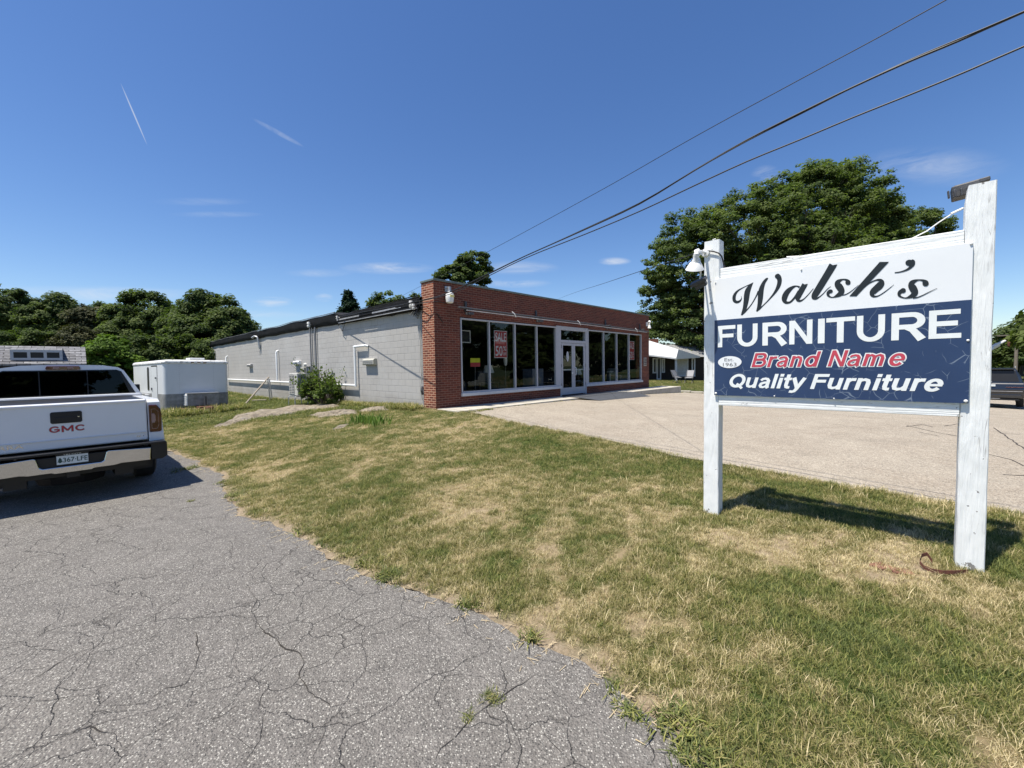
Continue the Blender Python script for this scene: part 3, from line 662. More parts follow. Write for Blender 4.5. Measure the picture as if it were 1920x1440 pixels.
# wall lamps
def wlamp(x,z,s):
    l=MB(); l.tube([(x,0,z+.16*s),(x,-.13*s,z+.20*s),(x,-.16*s,z+.12*s)],.02*s,8); l.lathe([(.0,.15),(.045,.15),(.05,.02),(.075,0),(.075,-.03),(0,-.03)],(x,-.17*s,z+.05*s),None,18)
    l.box(x-.05,x+.05,-.02,-.002,z+.08,z+.24)
    o=l.build('wall_lamp',M['galv'],B,smooth=True)
    g=MB(); g.lathe([(0,-.30*s),(.07*s,-.30*s),(.105*s,-.27*s),(.12*s,-.16*s),(.115*s,-.04*s),(.08*s,0)],(x,-.17*s,z+.03*s),None,24); g.build('globe',M['whitemetal'],o,smooth=True)
    MB().box(x-.07*s,x+.07*s,-.17*s-.125*s,-.17*s-.10*s,z-.11*s,z-.04*s).build('lens',M['lampamber'],o,bevel=.008)
wlamp(.44,3.29,1.0); 
l2=MB(); l2.box(13.0,13.12,-.05,0,3.1,3.3); l2.lathe([(.02,.10),(.05,.08),(.09,-.06),(.07,-.09),(0,-.09)],(13.06,-.16,3.06),None,16); l2.lathe([(0,.05),(.06,.04),(.08,-.05),(0,-.07)],(13.2,-.10,3.33),Matrix.Rotation(.6,3,'Y'),14); l2.tube([(13.06,-.04,3.3),(13.2,-.1,3.38),(13.1,-.12,3.15)],.015,6)
l2.build('twin_floodlight',M['whitemetal'],B,smooth=True)
pq=MB().box(12.72,13.02,-.03,-.002,1.08,1.52); q=pq.build('plaque',M['plaque'],B,bevel=.01)
for i in range(4): MB().box(12.77,12.97,-.036,-.031,1.16+i*.085,1.19+i*.085).build('plaque_relief',M['interior'],q)
# faint efflorescence stain marks on the pier are part of the wall; conduit cable down the corner joint
MB().tube([(-.02,.66,2.75),(-.03,.68,1.2),(-.025,.66,.9),(-.05,.7,.5),(-.02,.66,.2)],.012,6).build('corner_cable',M['beige'],B)
MB().tube([(-.02,.63,.62),(-.06,.62,.50),(-.03,.62,.38)],.03,6).build('tap',M['darkmetal'],B)
# side wall services
def pipe(name,pts,r,mat): return MB().tube(pts,r,12).build(name,mat,B,smooth=True)
x=-.10
pipe('line_cover',[(x,23.7,.61),(x,18,.60),(x,13,.585),(x,9,.575),(x,4.75,.575)],.042,M['pvc'])
pipe('line_cover_riser',[(x,4.75,.53),(x,4.75,2.02)],.042,M['pvc'])
pipe('line_cover_elbow',[(x,4.80,1.975),(x,4.1,1.98),(x,3.98,1.98),(-.0,3.93,1.96)],.044,M['pvc'])
pipe('line_cover_riser',[(x,13.32,.64),(x,13.32,2.06),(x+.03,13.32,2.13),(.0,13.32,2.15)],.042,M['pvc'])
pipe('line_cover_riser',[(x,23.6,.6),(x,23.6,2.1),(.0,23.6,2.18)],.045,M['pvc'])
def vent(t0,t1,z0,z1,mat): 
    v=MB(); v.prism([(0.01,z0),(-.10,z0),(-.13,z0+.02),(-.13,z1-.05),(-.08,z1),(0.01,z1)],t0,t1,'y'); o=v.build('wall_vent',mat,B,bevel=.006)
    for i in range(3): MB().box(-.136,-.132,t0+.04,t1-.04,z0+.04+i*(z1-z0-.08)/3,z0+.055+i*(z1-z0-.08)/3).build('vent_slot',M['conduit'],o)
vent(3.35,4.15,1.30,1.52,M['beige']); vent(10.3,11.0,1.42,1.58,M['pvc']); vent(17.9,18.6,1.40,1.56,M['block'])
for t,r in ((8.95,.03),(8.75,.022),(8.4,.035)):
    pipe('conduit',[(-.06,t,2.95),(-.06,t,1.25),(-.06,t-.02,.75)],r,M['conduit'])
mtr=MB().box(-.16,.0,9.55,9.95,.72,1.28); mo=mtr.build('meter_box',M['beige'],B,bevel=.012)
MB().lathe([(0,.10),(.07,.10),(.085,.03),(.09,0)],(-.17,9.25,1.38),Matrix.Rotation(R(-90),3,'Y'),16).build('meter',M['insul'],B,smooth=True)
MB().box(-.12,.0,9.05,9.4,.95,1.32).build('meter_socket',M['conduit'],B,bevel=.01)
MB().box(-.1,.0,8.3,8.6,.7,1.2).build('junction_box',M['conduit'],B,bevel=.01)
# small lamps and insulators along the roof edge
def knob(t,z,s,name='insulator',mat='insul'):
    k=MB(); k.lathe([(0,.1*s),(.05*s,.09*s),(.06*s,.03*s),(.03*s,.0),(.06*s,-.03*s),(.05*s,-.09*s),(0,-.1*s)],(-.2,t,z),None,12); k.tube([(-.02,t,z),(-.2,t,z+.02)],.018,6); k.build(name,M[mat],B,smooth=True)
knob(8.7,3.08,1.2,'roof_edge_lamp','whitemetal'); knob(5.9,3.12,.7); knob(.85,3.05,1.1); knob(.72,2.96,.9)
pipe('vent_pipe',[(-.05,16.2,2.35),(-.12,16.2,2.9),(-.15,16.25,3.02),(-.24,16.4,3.06),(-.32,16.55,2.98)],.05,M['galv'])
for pts_,r_ in [([(-.06,.62+.05*i,3.02-.03*i),(-.17-.02*i,.65+.05*i,2.78-.05*(i%3)),(-.09,.70+.05*i,2.62+.04*i),(-.04,.60+.05*i,2.85)],.011) for i in range(5)]+[([(-.16,.75,3.0),(-.2,.4,3.02),(-.12,.05,3.02),(.12,-.03,3.05),(.4,-.03,3.03)],.012),([(-.05,.55,2.95),(-.1,.2,2.9),(.1,-.02,2.7),(.3,-.03,2.45)],.01),([(-.16,5.9,3.1),(-.12,5.95,2.8),(-.1,5.7,2.6),(-.08,5.55,2.83)],.01)]:
    MB().tube(pts_,r_,5).build('service_cable',M['blackrubber'],B)


# ---------- things in the shop window ----------
def inshop(name,label,cat,x,y,z=0,group=None):
    o=empty(name,A+U*x+W*y+Vector((0,0,z)),ANG); return tag(o,label,cat,group)
def poster(x0,z0,w,h,label):
    t=inshop('sale_poster',label,'poster',x0,.06,z0,'sale posters stuck inside the windows')
    MB().box(0,w,0,.004,0,h).build('sheet',M['poster_white'],t); MB().box(.02,w-.02,-.003,-.001,.02,h-.02).build('red_panel',M['poster_red'],t)
    textmesh('SALE','lettering',M['poster_white'],t,1,.012,0,.05,w-.05,h*.60,h*.93,-.006)
    textmesh('50','lettering',M['poster_white'],t,1,.012,0,.05,w*.62,h*.07,h*.44,-.006)
    textmesh('%','lettering',M['poster_white'],t,1,.006,0,w*.66,w*.92,h*.26,h*.44,-.006)
    textmesh('OFF','lettering',M['poster_white'],t,1,.012,0,w*.66,w*.92,h*.09,h*.20,-.006)
poster(2.40,1.46,.60,.90,'red and white SALE 50% OFF poster in the second window from the left')
poster(11.33,1.40,.56,.90,'red and white SALE 50% OFF poster in the rightmost window by the far pier')
t=inshop('display_card','yellow and red card standing low in the leftmost shop window','card',1.42,.12,1.18)
MB().box(0,.40,0,.01,.135,.27).build('yellow_half',M['yellow'],t); MB().box(0,.40,0,.01,0,.132).build('red_half',M['poster_red'],t)
MB().tube([(.21,.02,0),(.21,.05,-1.15)],.012,6).build('stand',M['darkmetal'],t)
t=inshop('framed_mirror','wide framed mirror hung high inside the leftmost shop window','mirror',1.02,.5,1.95)
f=MB(); f.box(0,.75,0,.03,0,.03); f.box(0,.75,0,.03,.37,.4); f.box(0,.03,0,.03,.03,.37); f.box(.72,.75,0,.03,.03,.37); f.build('frame',M['shade'],t); MB().box(.03,.72,.01,.02,.03,.37).build('mirror_glass',M['interior'],t)
def tlamp(x,y,z,label,s=1):
    t=inshop('table_lamp',label,'lamp',x,y,z,'table lamps shown in the shop windows')
    MB().lathe([(.0,.0),(.09*s,0),(.03*s,.06*s),(.06*s,.16*s),(.02*s,.3*s),(.015*s,.42*s)],(0,0,0),None,14).build('base',M['wooddark'],t,smooth=True)
    MB().lathe([(.20*s,.34*s),(.12*s,.60*s)],(0,0,0),None,18).build('lamp_shade',M['shade'],t,smooth=True)
def table(x,y,label,h=.6):
    t=inshop('side_table',label,'table',x,y,.02,'dark side tables in the shop windows')
    MB().box(-.28,.28,-.25,.25,h-.04,h).build('table_top',M['wooddark'],t,bevel=.008)
    for a in(-.24,.24):
        for b in (-.21,.21): MB().box(a-.02,a+.02,b-.02,b+.02,0,h-.04).build('leg',M['wooddark'],t)
table(3.0,1.0,'dark side table in the second window carrying a pale shaded lamp'); tlamp(3.0,1.0,.62,'pale shaded table lamp low in the second shop window')
def armchair(x,y,label,mat):
    t=inshop('armchair',label,'armchair',x,y,.02,'armchairs behind the shop windows')
    MB().box(-.42,.42,-.40,.35,.15,.45).build('seat',mat,t,bevel=.05,seg=3); MB().box(-.42,.42,.22,.45,.451,.98).build('backrest',mat,t,bevel=.07,seg=3)
    for a in(-.5,.40): MB().box(a,a+.12,-.40,.40,.15,.64).build('armrest',mat,t,bevel=.04,seg=3)
    for a in (-.4,.4):
        for b in(-.35,.35): MB().box(a-.025,a+.025,b-.025,b+.025,0,.15).build('leg',M['wooddark'],t)
armchair(1.55,1.5,'grey upholstered armchair in the leftmost shop window',M['upholstery']); armchair(3.9,1.9,'grey upholstered armchair set back in the third window from the left',M['upholstery'])
armchair(11.95,.95,'pale armchair low in the rightmost shop window',M['ochre'])
t=inshop('cabinet','grey blue cabinet standing just left of the entrance door inside','cabinet',5.08,.75,.02); MB().box(-.3,.35,-.25,.25,0,1.05).build('carcass',M['appliance'],t,bevel=.01); MB().box(-.28,.33,-.262,-.252,.05,.5).build('door',M['appliance'],t); MB().box(.1,.25,-.27,-.263,.3,.32).build('handle',M['silver'],t)
table(8.2,.9,'low dark side table with a silver tray right of the entrance',.42); 
t=inshop('tray','shiny silver tray on the low table right of the entrance','tray',8.25,.9,.44); MB().lathe([(0,.0),(.2,.005),(.24,.04),(.25,.04)],(0,0,0),None,20).build('dish',M['silver'],t,smooth=True); MB().box(-.08,.12,-.1,.05,.01,.06).build('contents',M['shade'],t,bevel=.01)
tlamp(8.75,1.2,.45,'pale shaded lamp in the window right of the entrance',.9); table(8.75,1.2,'side table under the lamp right of the entrance',.43)
tlamp(9.5,1.3,.62,'cream shaded lamp behind the second window right of the entrance'); table(9.5,1.3,'side table under the cream lamp in the second window right of the entrance')
t=inshop('candle_holder','tall white candle holder against the glass right of the entrance','candle holder',7.98,.35,.42); MB().lathe([(0,0),(.07,0),(.05,.05),(.035,.3),(.045,.33),(0,.34)],(0,0,0),None,12).build('candle',M['shade'],t,smooth=True)
table(7.98,.35,'small plinth table under the white candle holder',.40)
t=inshop('pedestal_stand','slim pale pedestal stand in the third window right of the entrance','stand',10.85,.8,.02); MB().lathe([(0,0),(.14,0),(.03,.04),(.025,.78),(.16,.80),(.16,.83),(0,.83)],(0,0,0),None,16).build('pedestal',M['shade'],t,smooth=True)
t=inshop('dress_form','slim pale figure form standing behind the third window from the left','mannequin',3.45,.6,1.2); MB().lathe([(0,.0),(.05,.02),(.07,.2),(.04,.42),(.05,.5),(0,.52)],(0,0,0),None,12).build('torso',M['shade'],t,smooth=True); MB().tube([(0,0,.02),(0,0,-1.18)],.012,6).build('pole',M['darkmetal'],t)
WALSH=[[[[2565,24093],[2587,24099],[2577,24041],[2606,24049],[2592,23990],[2626,23999],[2600,23943],[2644,23946],[2597,23899],[2653,23887],[2580,23855],[2650,23824],[2552,23810],[2638,23758],[2519,23769],[2619,23693],[2485,23736],[2593,23633],[2450,23711],[2560,23581],[2413,23691],[2520,23533],[2375,23677],[2474,23492],[2336,23667],[2423,23459],[2296,23662],[2368,23432],[2256,23660],[2306,23412],[2222,23665],[2236,23403],[2199,23674],[2159,23410],[2176,23691],[2082,23436],[2147,23717],[2009,23477],[2124,23744],[1941,23531],[2112,23764],[1880,23600],[2108,23781],[1834,23683],[2103,23808],[1807,23767],[2099,23848],[1793,23846],[2096,23898],[1787,23922],[2094,23953],[1787,24001],[2095,24012],[1794,24086],[2100,24071],[1810,24173],[2108,24129],[1837,24258],[2121,24188],[1875,24337],[2141,24254],[1921,24411],[2166,24319],[1973,24479],[2197,24383],[2028,24542],[2233,24442],[2086,24598],[2274,24499],[2149,24651],[2322,24553],[2216,24699],[2377,24606],[2289,24744],[2440,24655],[2369,24785],[2513,24702],[2453,24821],[2592,24748],[2540,24856],[2674,24792],[2628,24891],[2758,24836],[2717,24926],[2846,24879],[2810,24962],[2935,24919],[2901,24997],[3020,24955],[2989,25030],[3100,24985],[3071,25059],[3177,25011],[3148,25086],[3253,25037],[3224,25113],[3331,25067],[3300,25141],[3410,25102],[3379,25172],[3488,25139],[3458,25205],[3566,25177],[3538,25239],[3644,25215],[3618,25272]],[[3587,25245],[3622,25206],[3526,25218],[3597,25137],[3465,25192],[3574,25071],[3401,25160],[3552,25004],[3335,25115],[3530,24931],[3263,25058],[3504,24845],[3189,24991],[3476,24751],[3117,24917],[3450,24657],[3053,24839],[3427,24571],[3002,24761],[3408,24497],[2959,24679],[3390,24430],[2922,24592],[3374,24364],[2890,24495],[3360,24296],[2865,24390],[3348,24221],[2847,24282],[3337,24136],[2834,24179],[3326,24043],[2824,24078],[3314,23948],[2816,23976],[3302,23857],[2813,23875],[3289,23765],[2811,23779],[3275,23667],[2807,23687],[3259,23567],[2800,23593],[3241,23468],[2793,23498],[3221,23370],[2785,23403],[3200,23273],[2775,23307],[3178,23177],[2766,23207],[3154,23080],[2756,23108],[3129,22980],[2746,23016],[3100,22880],[2734,22933],[3067,22784],[2722,22861],[3029,22699],[2706,22793],[2990,22625],[2687,22721],[2948,22558],[2666,22639],[2902,22490],[2644,22550],[2850,22415],[2619,22454],[2792,22339],[2593,22355],[2732,22262],[2567,22257],[2673,22186]],[[2662,22161],[2578,22264],[2737,22225],[2646,22338],[2813,22287],[2712,22413],[2888,22351],[2779,22485],[2959,22419],[2848,22555],[3025,22490],[2920,22619],[3088,22564],[2994,22679],[3150,22642],[3067,22739],[3214,22722],[3139,22806],[3280,22804],[3208,22880],[3346,22888],[3277,22959],[3414,22976],[3345,23043],[3481,23072],[3411,23135],[3550,23176],[3479,23237],[3619,23288],[3546,23348],[3687,23403],[3611,23463],[3753,23516],[3673,23577],[3815,23628],[3732,23690],[3875,23742],[3788,23805],[3934,23852],[3841,23918],[3989,23954],[3888,24026],[4042,24046],[3927,24127],[4093,24131],[3959,24222],[4142,24212],[3989,24316],[4191,24294],[4021,24411]],[[4840,25539],[4898,25443],[4799,25531],[4873,25405],[4757,25525],[4851,25369],[4709,25509],[4832,25335],[4658,25478],[4809,25293],[4604,25433],[4776,25240],[4548,25376],[4737,25180],[4490,25309],[4699,25115],[4434,25233],[4666,25045],[4379,25149],[4640,24966],[4327,25059],[4615,24875],[4278,24965],[4593,24780],[4234,24872],[4573,24687],[4194,24780],[4558,24598],[4157,24686],[4546,24511],[4125,24589],[4536,24424],[4098,24485],[4527,24336],[4077,24374],[4519,24244],[4063,24261],[4512,24147],[4053,24151],[4504,24044],[4045,24043],[4496,23939],[4040,23932],[4487,23837],[4037,23822],[4477,23733],[4036,23717],[4467,23626],[4034,23617],[4454,23521],[4031,23521],[4440,23421],[4028,23428],[4425,23325],[4025,23339],[4407,23228],[4020,23249],[4384,23132],[4012,23156],[4360,23037],[4004,23065],[4333,22940],[3995,22977],[4298,22840],[3984,22890],[4253,22742],[3969,22797],[4193,22650],[3948,22695],[4125,22568],[3923,22588],[4054,22493],[3899,22480],[3986,22417]],[[3976,22403],[3910,22494],[4039,22448],[3962,22553],[4102,22492],[4014,22613],[4165,22538],[4067,22672],[4227,22591],[4126,22729],[4285,22650],[4190,22780],[4340,22714],[4257,22827],[4399,22783],[4329,22878],[4469,22860],[4407,22941],[4552,22945],[4493,23021],[4645,23037],[4587,23111],[4743,23133],[4682,23209],[4839,23231],[4775,23309],[4934,23329],[4864,23412],[5031,23430],[4952,23520],[5127,23532],[5038,23631],[5221,23634],[5120,23744],[5314,23735],[5199,23858],[5406,23837],[5274,23973],[5496,23942],[5344,24090],[5581,24049],[5405,24206],[5661,24160],[5459,24326],[5737,24274],[5507,24449],[5807,24390],[5547,24569],[5866,24509],[5579,24681],[5913,24631],[5603,24788],[5949,24755],[5622,24893],[5975,24876],[5633,24992],[5992,24996],[5636,25077],[5999,25114],[5630,25148],[5993,25228],[5617,25212],[5978,25332],[5600,25270],[5953,25433],[5584,25314],[5913,25535],[5570,25340],[5863,25623],[5552,25365],[5815,25687],[5530,25396],[5766,25735],[5517,25424],[5702,25773],[5531,25434],[5635,25786],[5553,25447],[5602,25768],[5544,25481],[5580,25750],[5524,25520]],[[7412,24369],[7342,24196],[7358,24392],[7295,24243],[7302,24417],[7251,24292],[7241,24443],[7211,24331],[7177,24464],[7167,24353],[7113,24479],[7120,24355],[7047,24490],[7071,24344],[6974,24494],[7023,24320],[6895,24486],[6972,24284],[6805,24466],[6914,24233],[6707,24436],[6851,24166],[6607,24396],[6790,24093],[6514,24346],[6736,24021],[6428,24284],[6687,23951],[6347,24213],[6640,23877],[6273,24133],[6597,23803],[6206,24046],[6561,23731],[6146,23949],[6529,23656],[6094,23847],[6501,23577],[6052,23742],[6476,23501],[6023,23640],[6456,23433],[6005,23540],[6439,23378],[5999,23436],[6425,23336],[6009,23325],[6414,23308],[6038,23214],[6404,23287],[6087,23114],[6398,23254],[6152,23026],[6397,23210],[6231,22952],[6400,23170],[6321,22900],[6408,23140],[6412,22878],[6437,23114],[6500,22877],[6489,23093],[6587,22891],[6550,23085],[6667,22919],[6606,23092],[6741,22962],[6658,23116],[6808,23017],[6710,23159],[6871,23079],[6764,23216],[6933,23147],[6820,23282],[6996,23221],[6877,23353],[7059,23305],[6933,23434],[7122,23394],[6989,23522],[7182,23488],[7044,23613],[7239,23589],[7098,23709],[7294,23696],[7151,23812],[7347,23804],[7205,23919],[7400,23909],[7258,24025]],[[7595,24612],[7945,24325],[7536,24498],[7891,24209],[7476,24383],[7835,24092],[7418,24270],[7781,23977],[7365,24166],[7730,23872],[7318,24073],[7685,23778],[7274,23986],[7644,23693],[7234,23902],[7606,23615],[7196,23820],[7569,23537],[7159,23739],[7531,23456],[7120,23655],[7497,23382],[7084,23559],[7471,23325],[7062,23453],[7453,23290],[7063,23343],[7435,23263],[7083,23239],[7417,23238],[7122,23140],[7399,23221],[7179,23053],[7383,23214],[7248,22992],[7376,23199],[7322,22957],[7386,23173],[7399,22944],[7408,23148],[7473,22956],[7442,23133],[7542,22987],[7492,23133],[7609,23031],[7554,23151],[7679,23087],[7625,23185],[7750,23153],[7699,23234],[7827,23231],[7777,23301],[7907,23321],[7859,23384],[7991,23421],[7944,23479],[8075,23526],[8030,23579],[8161,23640],[8119,23688],[8248,23763],[8210,23806],[8336,23889],[8301,23927],[8423,24012],[8392,24047]],[[9548,26047],[10000,25640],[9468,25883],[9916,25482],[9389,25719],[9832,25324],[9310,25554],[9748,25164],[9229,25392],[9663,25003],[9147,25230],[9578,24842],[9062,25069],[9494,24680],[8977,24907],[9409,24519],[8892,24743],[9324,24358],[8804,24573],[9235,24192],[8716,24399],[9144,24021],[8631,24231],[9056,23857],[8555,24081],[8974,23709],[8487,23950],[8902,23578],[8424,23832],[8836,23462],[8369,23722],[8779,23365],[8328,23622],[8727,23284],[8302,23537],[8677,23221],[8283,23452],[8636,23187],[8270,23340],[8615,23201],[8295,23185],[8591,23267],[8375,23072],[8558,23294],[8461,23023],[8557,23267],[8543,23004],[8579,23231],[8621,23007],[8606,23206],[8687,23033],[8641,23196],[8746,23073],[8691,23204],[8803,23120],[8749,23227],[8862,23172],[8813,23262],[8927,23231],[8882,23307],[8998,23297],[8955,23365],[9071,23370],[9029,23431],[9142,23448],[9101,23503],[9213,23535],[9172,23585],[9284,23630],[9243,23679],[9354,23723],[9314,23772],[9419,23803],[9384,23853],[9481,23866],[9452,23914],[9542,23920],[9518,23962],[9602,23971],[9583,24005],[9663,24023],[9648,24050]],[[9762,23699],[9722,23479],[9738,23722],[9687,23480],[9708,23752],[9659,23480],[9652,23781],[9656,23470],[9580,23784],[9666,23464],[9519,23758],[9654,23456],[9468,23717],[9627,23442],[9420,23664],[9601,23426],[9382,23598],[9586,23415],[9359,23524],[9576,23404],[9350,23445],[9567,23384],[9358,23359],[9560,23368],[9386,23274],[9555,23354],[9434,23205],[9560,23322],[9490,23151],[9581,23273],[9551,23106],[9612,23222],[9611,23073],[9648,23182],[9669,23051],[9688,23152],[9728,23038],[9734,23129],[9790,23031],[9785,23119],[9857,23027],[9838,23128],[9934,23027],[9895,23161],[10019,23032],[9953,23215],[10105,23039],[10010,23278],[10182,23051],[10064,23337],[10252,23064],[10113,23388],[10324,23084],[10154,23436],[10397,23118],[10180,23477],[10468,23172],[10188,23508],[10526,23245],[10186,23532],[10571,23334],[10181,23550],[10598,23441],[10173,23559],[10604,23566],[10166,23556],[10584,23695],[10158,23559],[10550,23804],[10141,23592],[10515,23892],[10112,23650],[10479,23974],[10083,23709],[10435,24061],[10056,23761],[10391,24136],[10019,23825],[10362,24180],[9972,23915],[10350,24193],[9931,24028],[10341,24196],[9911,24141],[10328,24198],[9912,24249],[10313,24191],[9934,24358],[10294,24189],[9982,24454],[10283,24214],[10050,24517],[10293,24262],[10123,24550],[10317,24315],[10194,24567],[10347,24361],[10261,24577],[10383,24399],[10324,24582],[10425,24431],[10389,24582],[10470,24451],[10452,24577],[10517,24456],[10513,24570],[10565,24442],[10575,24561],[10614,24412],[10639,24548],[10656,24373],[10704,24530],[10684,24333],[10769,24501],[10695,24290],[10833,24458],[10697,24242],[10896,24404],[10694,24203],[10950,24337],[10690,24190],[10988,24247],[10695,24199],[10992,24144],[10710,24180],[10966,24071],[10722,24128],[10935,24030],[10733,24070],[10909,23996]],[[10403,23132],[10392,23201],[10477,23139],[10466,23210],[10550,23144],[10539,23217],[10628,23154],[10610,23229],[10710,23180],[10686,23253],[10794,23220],[10766,23291],[10880,23270],[10849,23339],[10971,23334],[10938,23398],[11068,23413],[11035,23472],[11175,23514],[11145,23564],[11290,23632],[11263,23674],[11407,23756],[11386,23789],[11522,23877],[11506,23901]],[[11421,23161],[11394,23204],[11512,23239],[11474,23299],[11603,23316],[11553,23395],[11693,23395],[11633,23489],[11783,23476],[11717,23581],[11875,23567],[11809,23673],[11968,23665],[11907,23764],[12057,23756],[12003,23850],[12140,23832],[12092,23923],[12213,23887],[12171,23979],[12280,23929],[12242,24022],[12345,23963],[12310,24058],[12413,23993],[12378,24091],[12484,24025],[12449,24126],[12554,24054],[12522,24158],[12621,24073],[12594,24186],[12681,24074],[12664,24206],[12736,24055],[12735,24216],[12787,24023],[12807,24216],[12825,23983],[12878,24206],[12840,23947],[12949,24180],[12833,23922],[13021,24127],[12814,23909],[13087,24045],[12790,23917],[13135,23934],[12773,23944],[13153,23800],[12762,23955],[13137,23676],[12742,23935],[13103,23577],[12713,23897],[13061,23492],[12681,23856],[13011,23414],[12646,23813],[12950,23342],[12599,23761],[12884,23282],[12542,23698],[12823,23232],[12486,23634],[12770,23186],[12435,23574],[12720,23136],[12384,23514],[12673,23089],[12331,23445],[12637,23051],[12287,23364],[12614,23028],[12255,23276],[12598,23014],[12238,23181],[12586,23009],[12238,23076],[12575,23017],[12261,22970],[12561,23026],[12306,22883],[12545,23012],[12366,22813],[12536,22978],[12435,22761],[12534,22939],[12508,22733],[12545,22904],[12576,22728],[12580,22876],[12644,22735],[12632,22859],[12715,22753],[12695,22855],[12789,22782],[12764,22867],[12867,22825],[12839,22898],[12950,22880],[12920,22948],[13036,22941],[13004,23008],[13119,23005],[13087,23069],[13200,23073],[13168,23133],[13281,23146],[13250,23202],[13360,23221],[13331,23274],[13438,23295],[13410,23344],[13512,23368],[13487,23412],[13584,23442],[13563,23479],[13655,23516],[13638,23546],[13726,23589],[13712,23613]],[[14639,25333],[14761,25434],[14640,25282],[14795,25416],[14639,25234],[14832,25396],[14633,25202],[14871,25358],[14629,25179],[14903,25306],[14636,25152],[14921,25252],[14648,25132],[14931,25185],[14660,25129],[14933,25100],[14669,25131],[14920,25011],[14674,25115],[14893,24939],[14670,25082],[14859,24883],[14657,25040],[14821,24837],[14637,24993],[14780,24794],[14610,24942],[14735,24752],[14576,24889],[14683,24709],[14538,24838],[14627,24669],[14497,24794],[14568,24634],[14452,24757],[14507,24606],[14400,24724],[14445,24585],[14344,24696],[14381,24567],[14286,24670],[14317,24552],[14226,24648],[14253,24538],[14165,24630],[14186,24527],[14100,24616],[14118,24518],[14035,24605],[14049,24512],[13966,24599],[13976,24511],[13895,24597],[13902,24515],[13821,24596],[13828,24519],[13748,24595],[13755,24523]],[[14414,23132],[14409,22956],[14384,23158],[14374,22945],[14351,23188],[14343,22933],[14302,23213],[14324,22918],[14244,23221],[14308,22904],[14186,23208],[14276,22888],[14126,23182],[14235,22870],[14065,23142],[14199,22853],[14011,23084],[14178,22840],[13973,23011],[14162,22825],[13950,22928],[14145,22802],[13942,22835],[14132,22783],[13957,22737],[14124,22775],[13996,22654],[14122,22754],[14046,22593],[14135,22711],[14102,22544],[14162,22662],[14161,22505],[14199,22616],[14226,22472],[14250,22573],[14299,22444],[14313,22534],[14373,22421],[14379,22506],[14444,22405],[14441,22497],[14513,22396],[14494,22512],[14582,22394],[14543,22546],[14648,22396],[14590,22590],[14710,22400],[14637,22636],[14771,22403],[14681,22679],[14835,22411],[14719,22724],[14902,22429],[14746,22767],[14966,22463],[14760,22806],[15024,22511],[14767,22842],[15076,22576],[14768,22873],[15121,22670],[14760,22884],[15146,22803],[14749,22863],[15136,22946],[14743,22846],[15109,23060],[14729,22870],[15081,23146],[14704,22926],[15054,23223],[14679,22987],[15019,23305],[14659,23038],[14983,23373],[14631,23102],[14963,23407],[14594,23199],[14954,23409],[14566,23321],[14945,23413],[14561,23439],[14934,23426],[14573,23544],[14921,23436],[14605,23645],[14909,23448],[14656,23731],[14907,23478],[14722,23787],[14924,23525],[14791,23816],[14955,23574],[14859,23831],[14992,23617],[14924,23839],[15034,23654],[14988,23840],[15081,23686],[15055,23834],[15133,23707],[15120,23825],[15186,23711],[15182,23816],[15241,23698],[15245,23806],[15296,23669],[15310,23796],[15344,23629],[15377,23781],[15378,23583],[15442,23758],[15396,23525],[15512,23728],[15400,23461],[15587,23685],[15391,23415],[15657,23617],[15376,23424],[15709,23499],[15381,23467],[15709,23356],[15401,23451],[15668,23271],[15413,23387],[15623,23235],[15423,23316],[15586,23205]],[[14860,22344],[14849,22436],[14922,22350],[14912,22440],[14984,22354],[14973,22442],[15048,22361],[15034,22447],[15117,22377],[15098,22460],[15187,22403],[15166,22481],[15259,22434],[15237,22508],[15335,22472],[15312,22542],[15417,22516],[15395,22581],[15508,22568],[15486,22630],[15607,22627],[15585,22686],[15707,22689],[15687,22745],[15806,22748],[15788,22800],[15902,22803],[15887,22850],[15999,22857],[15986,22897],[16095,22911],[16084,22944],[16191,22965],[16182,22991]]],[[[12830,25578],[13402,25486],[11396,22970],[10924,23029]],[[14857,25147],[14845,25070],[14809,25005],[14751,24961],[14678,24941],[14598,24948],[14520,24982],[14451,25038],[14401,25110],[14373,25192],[14372,25273],[14397,25345],[14445,25400],[14512,25432],[14590,25438],[14670,25416],[14744,25371],[14803,25306],[14843,25228]],[[9486,25827],[10081,25866],[9939,25539],[9318,25488]],[[7550,24459],[8002,24507],[7847,24178],[7379,24081]],[[9797,23601],[9786,23537],[9752,23488],[9701,23461],[9641,23462],[9584,23490],[9539,23541],[9514,23605],[9513,23672],[9537,23729],[9581,23768],[9637,23781],[9697,23766],[9749,23726],[9784,23667]],[[10997,24177],[10983,24096],[10940,24034],[10877,24001],[10803,24002],[10731,24039],[10675,24104],[10644,24186],[10642,24271],[10672,24345],[10727,24393],[10797,24409],[10871,24389],[10936,24337],[10981,24262]],[[14438,23041],[14425,22962],[14387,22901],[14329,22867],[14263,22867],[14198,22901],[14147,22963],[14118,23042],[14117,23124],[14143,23196],[14192,23244],[14256,23261],[14323,23243],[14382,23194],[14422,23123]],[[15721,23419],[15708,23330],[15666,23261],[15602,23224],[15529,23225],[15458,23263],[15401,23334],[15369,23423],[15367,23517],[15396,23597],[15451,23651],[15521,23670],[15595,23649],[15660,23593],[15704,23512]],[[5850,25506],[5833,25421],[5783,25356],[5708,25322],[5622,25326],[5540,25367],[5475,25437],[5438,25525],[5438,25615],[5472,25692],[5536,25742],[5618,25757],[5705,25734],[5780,25677],[5831,25596]]]]

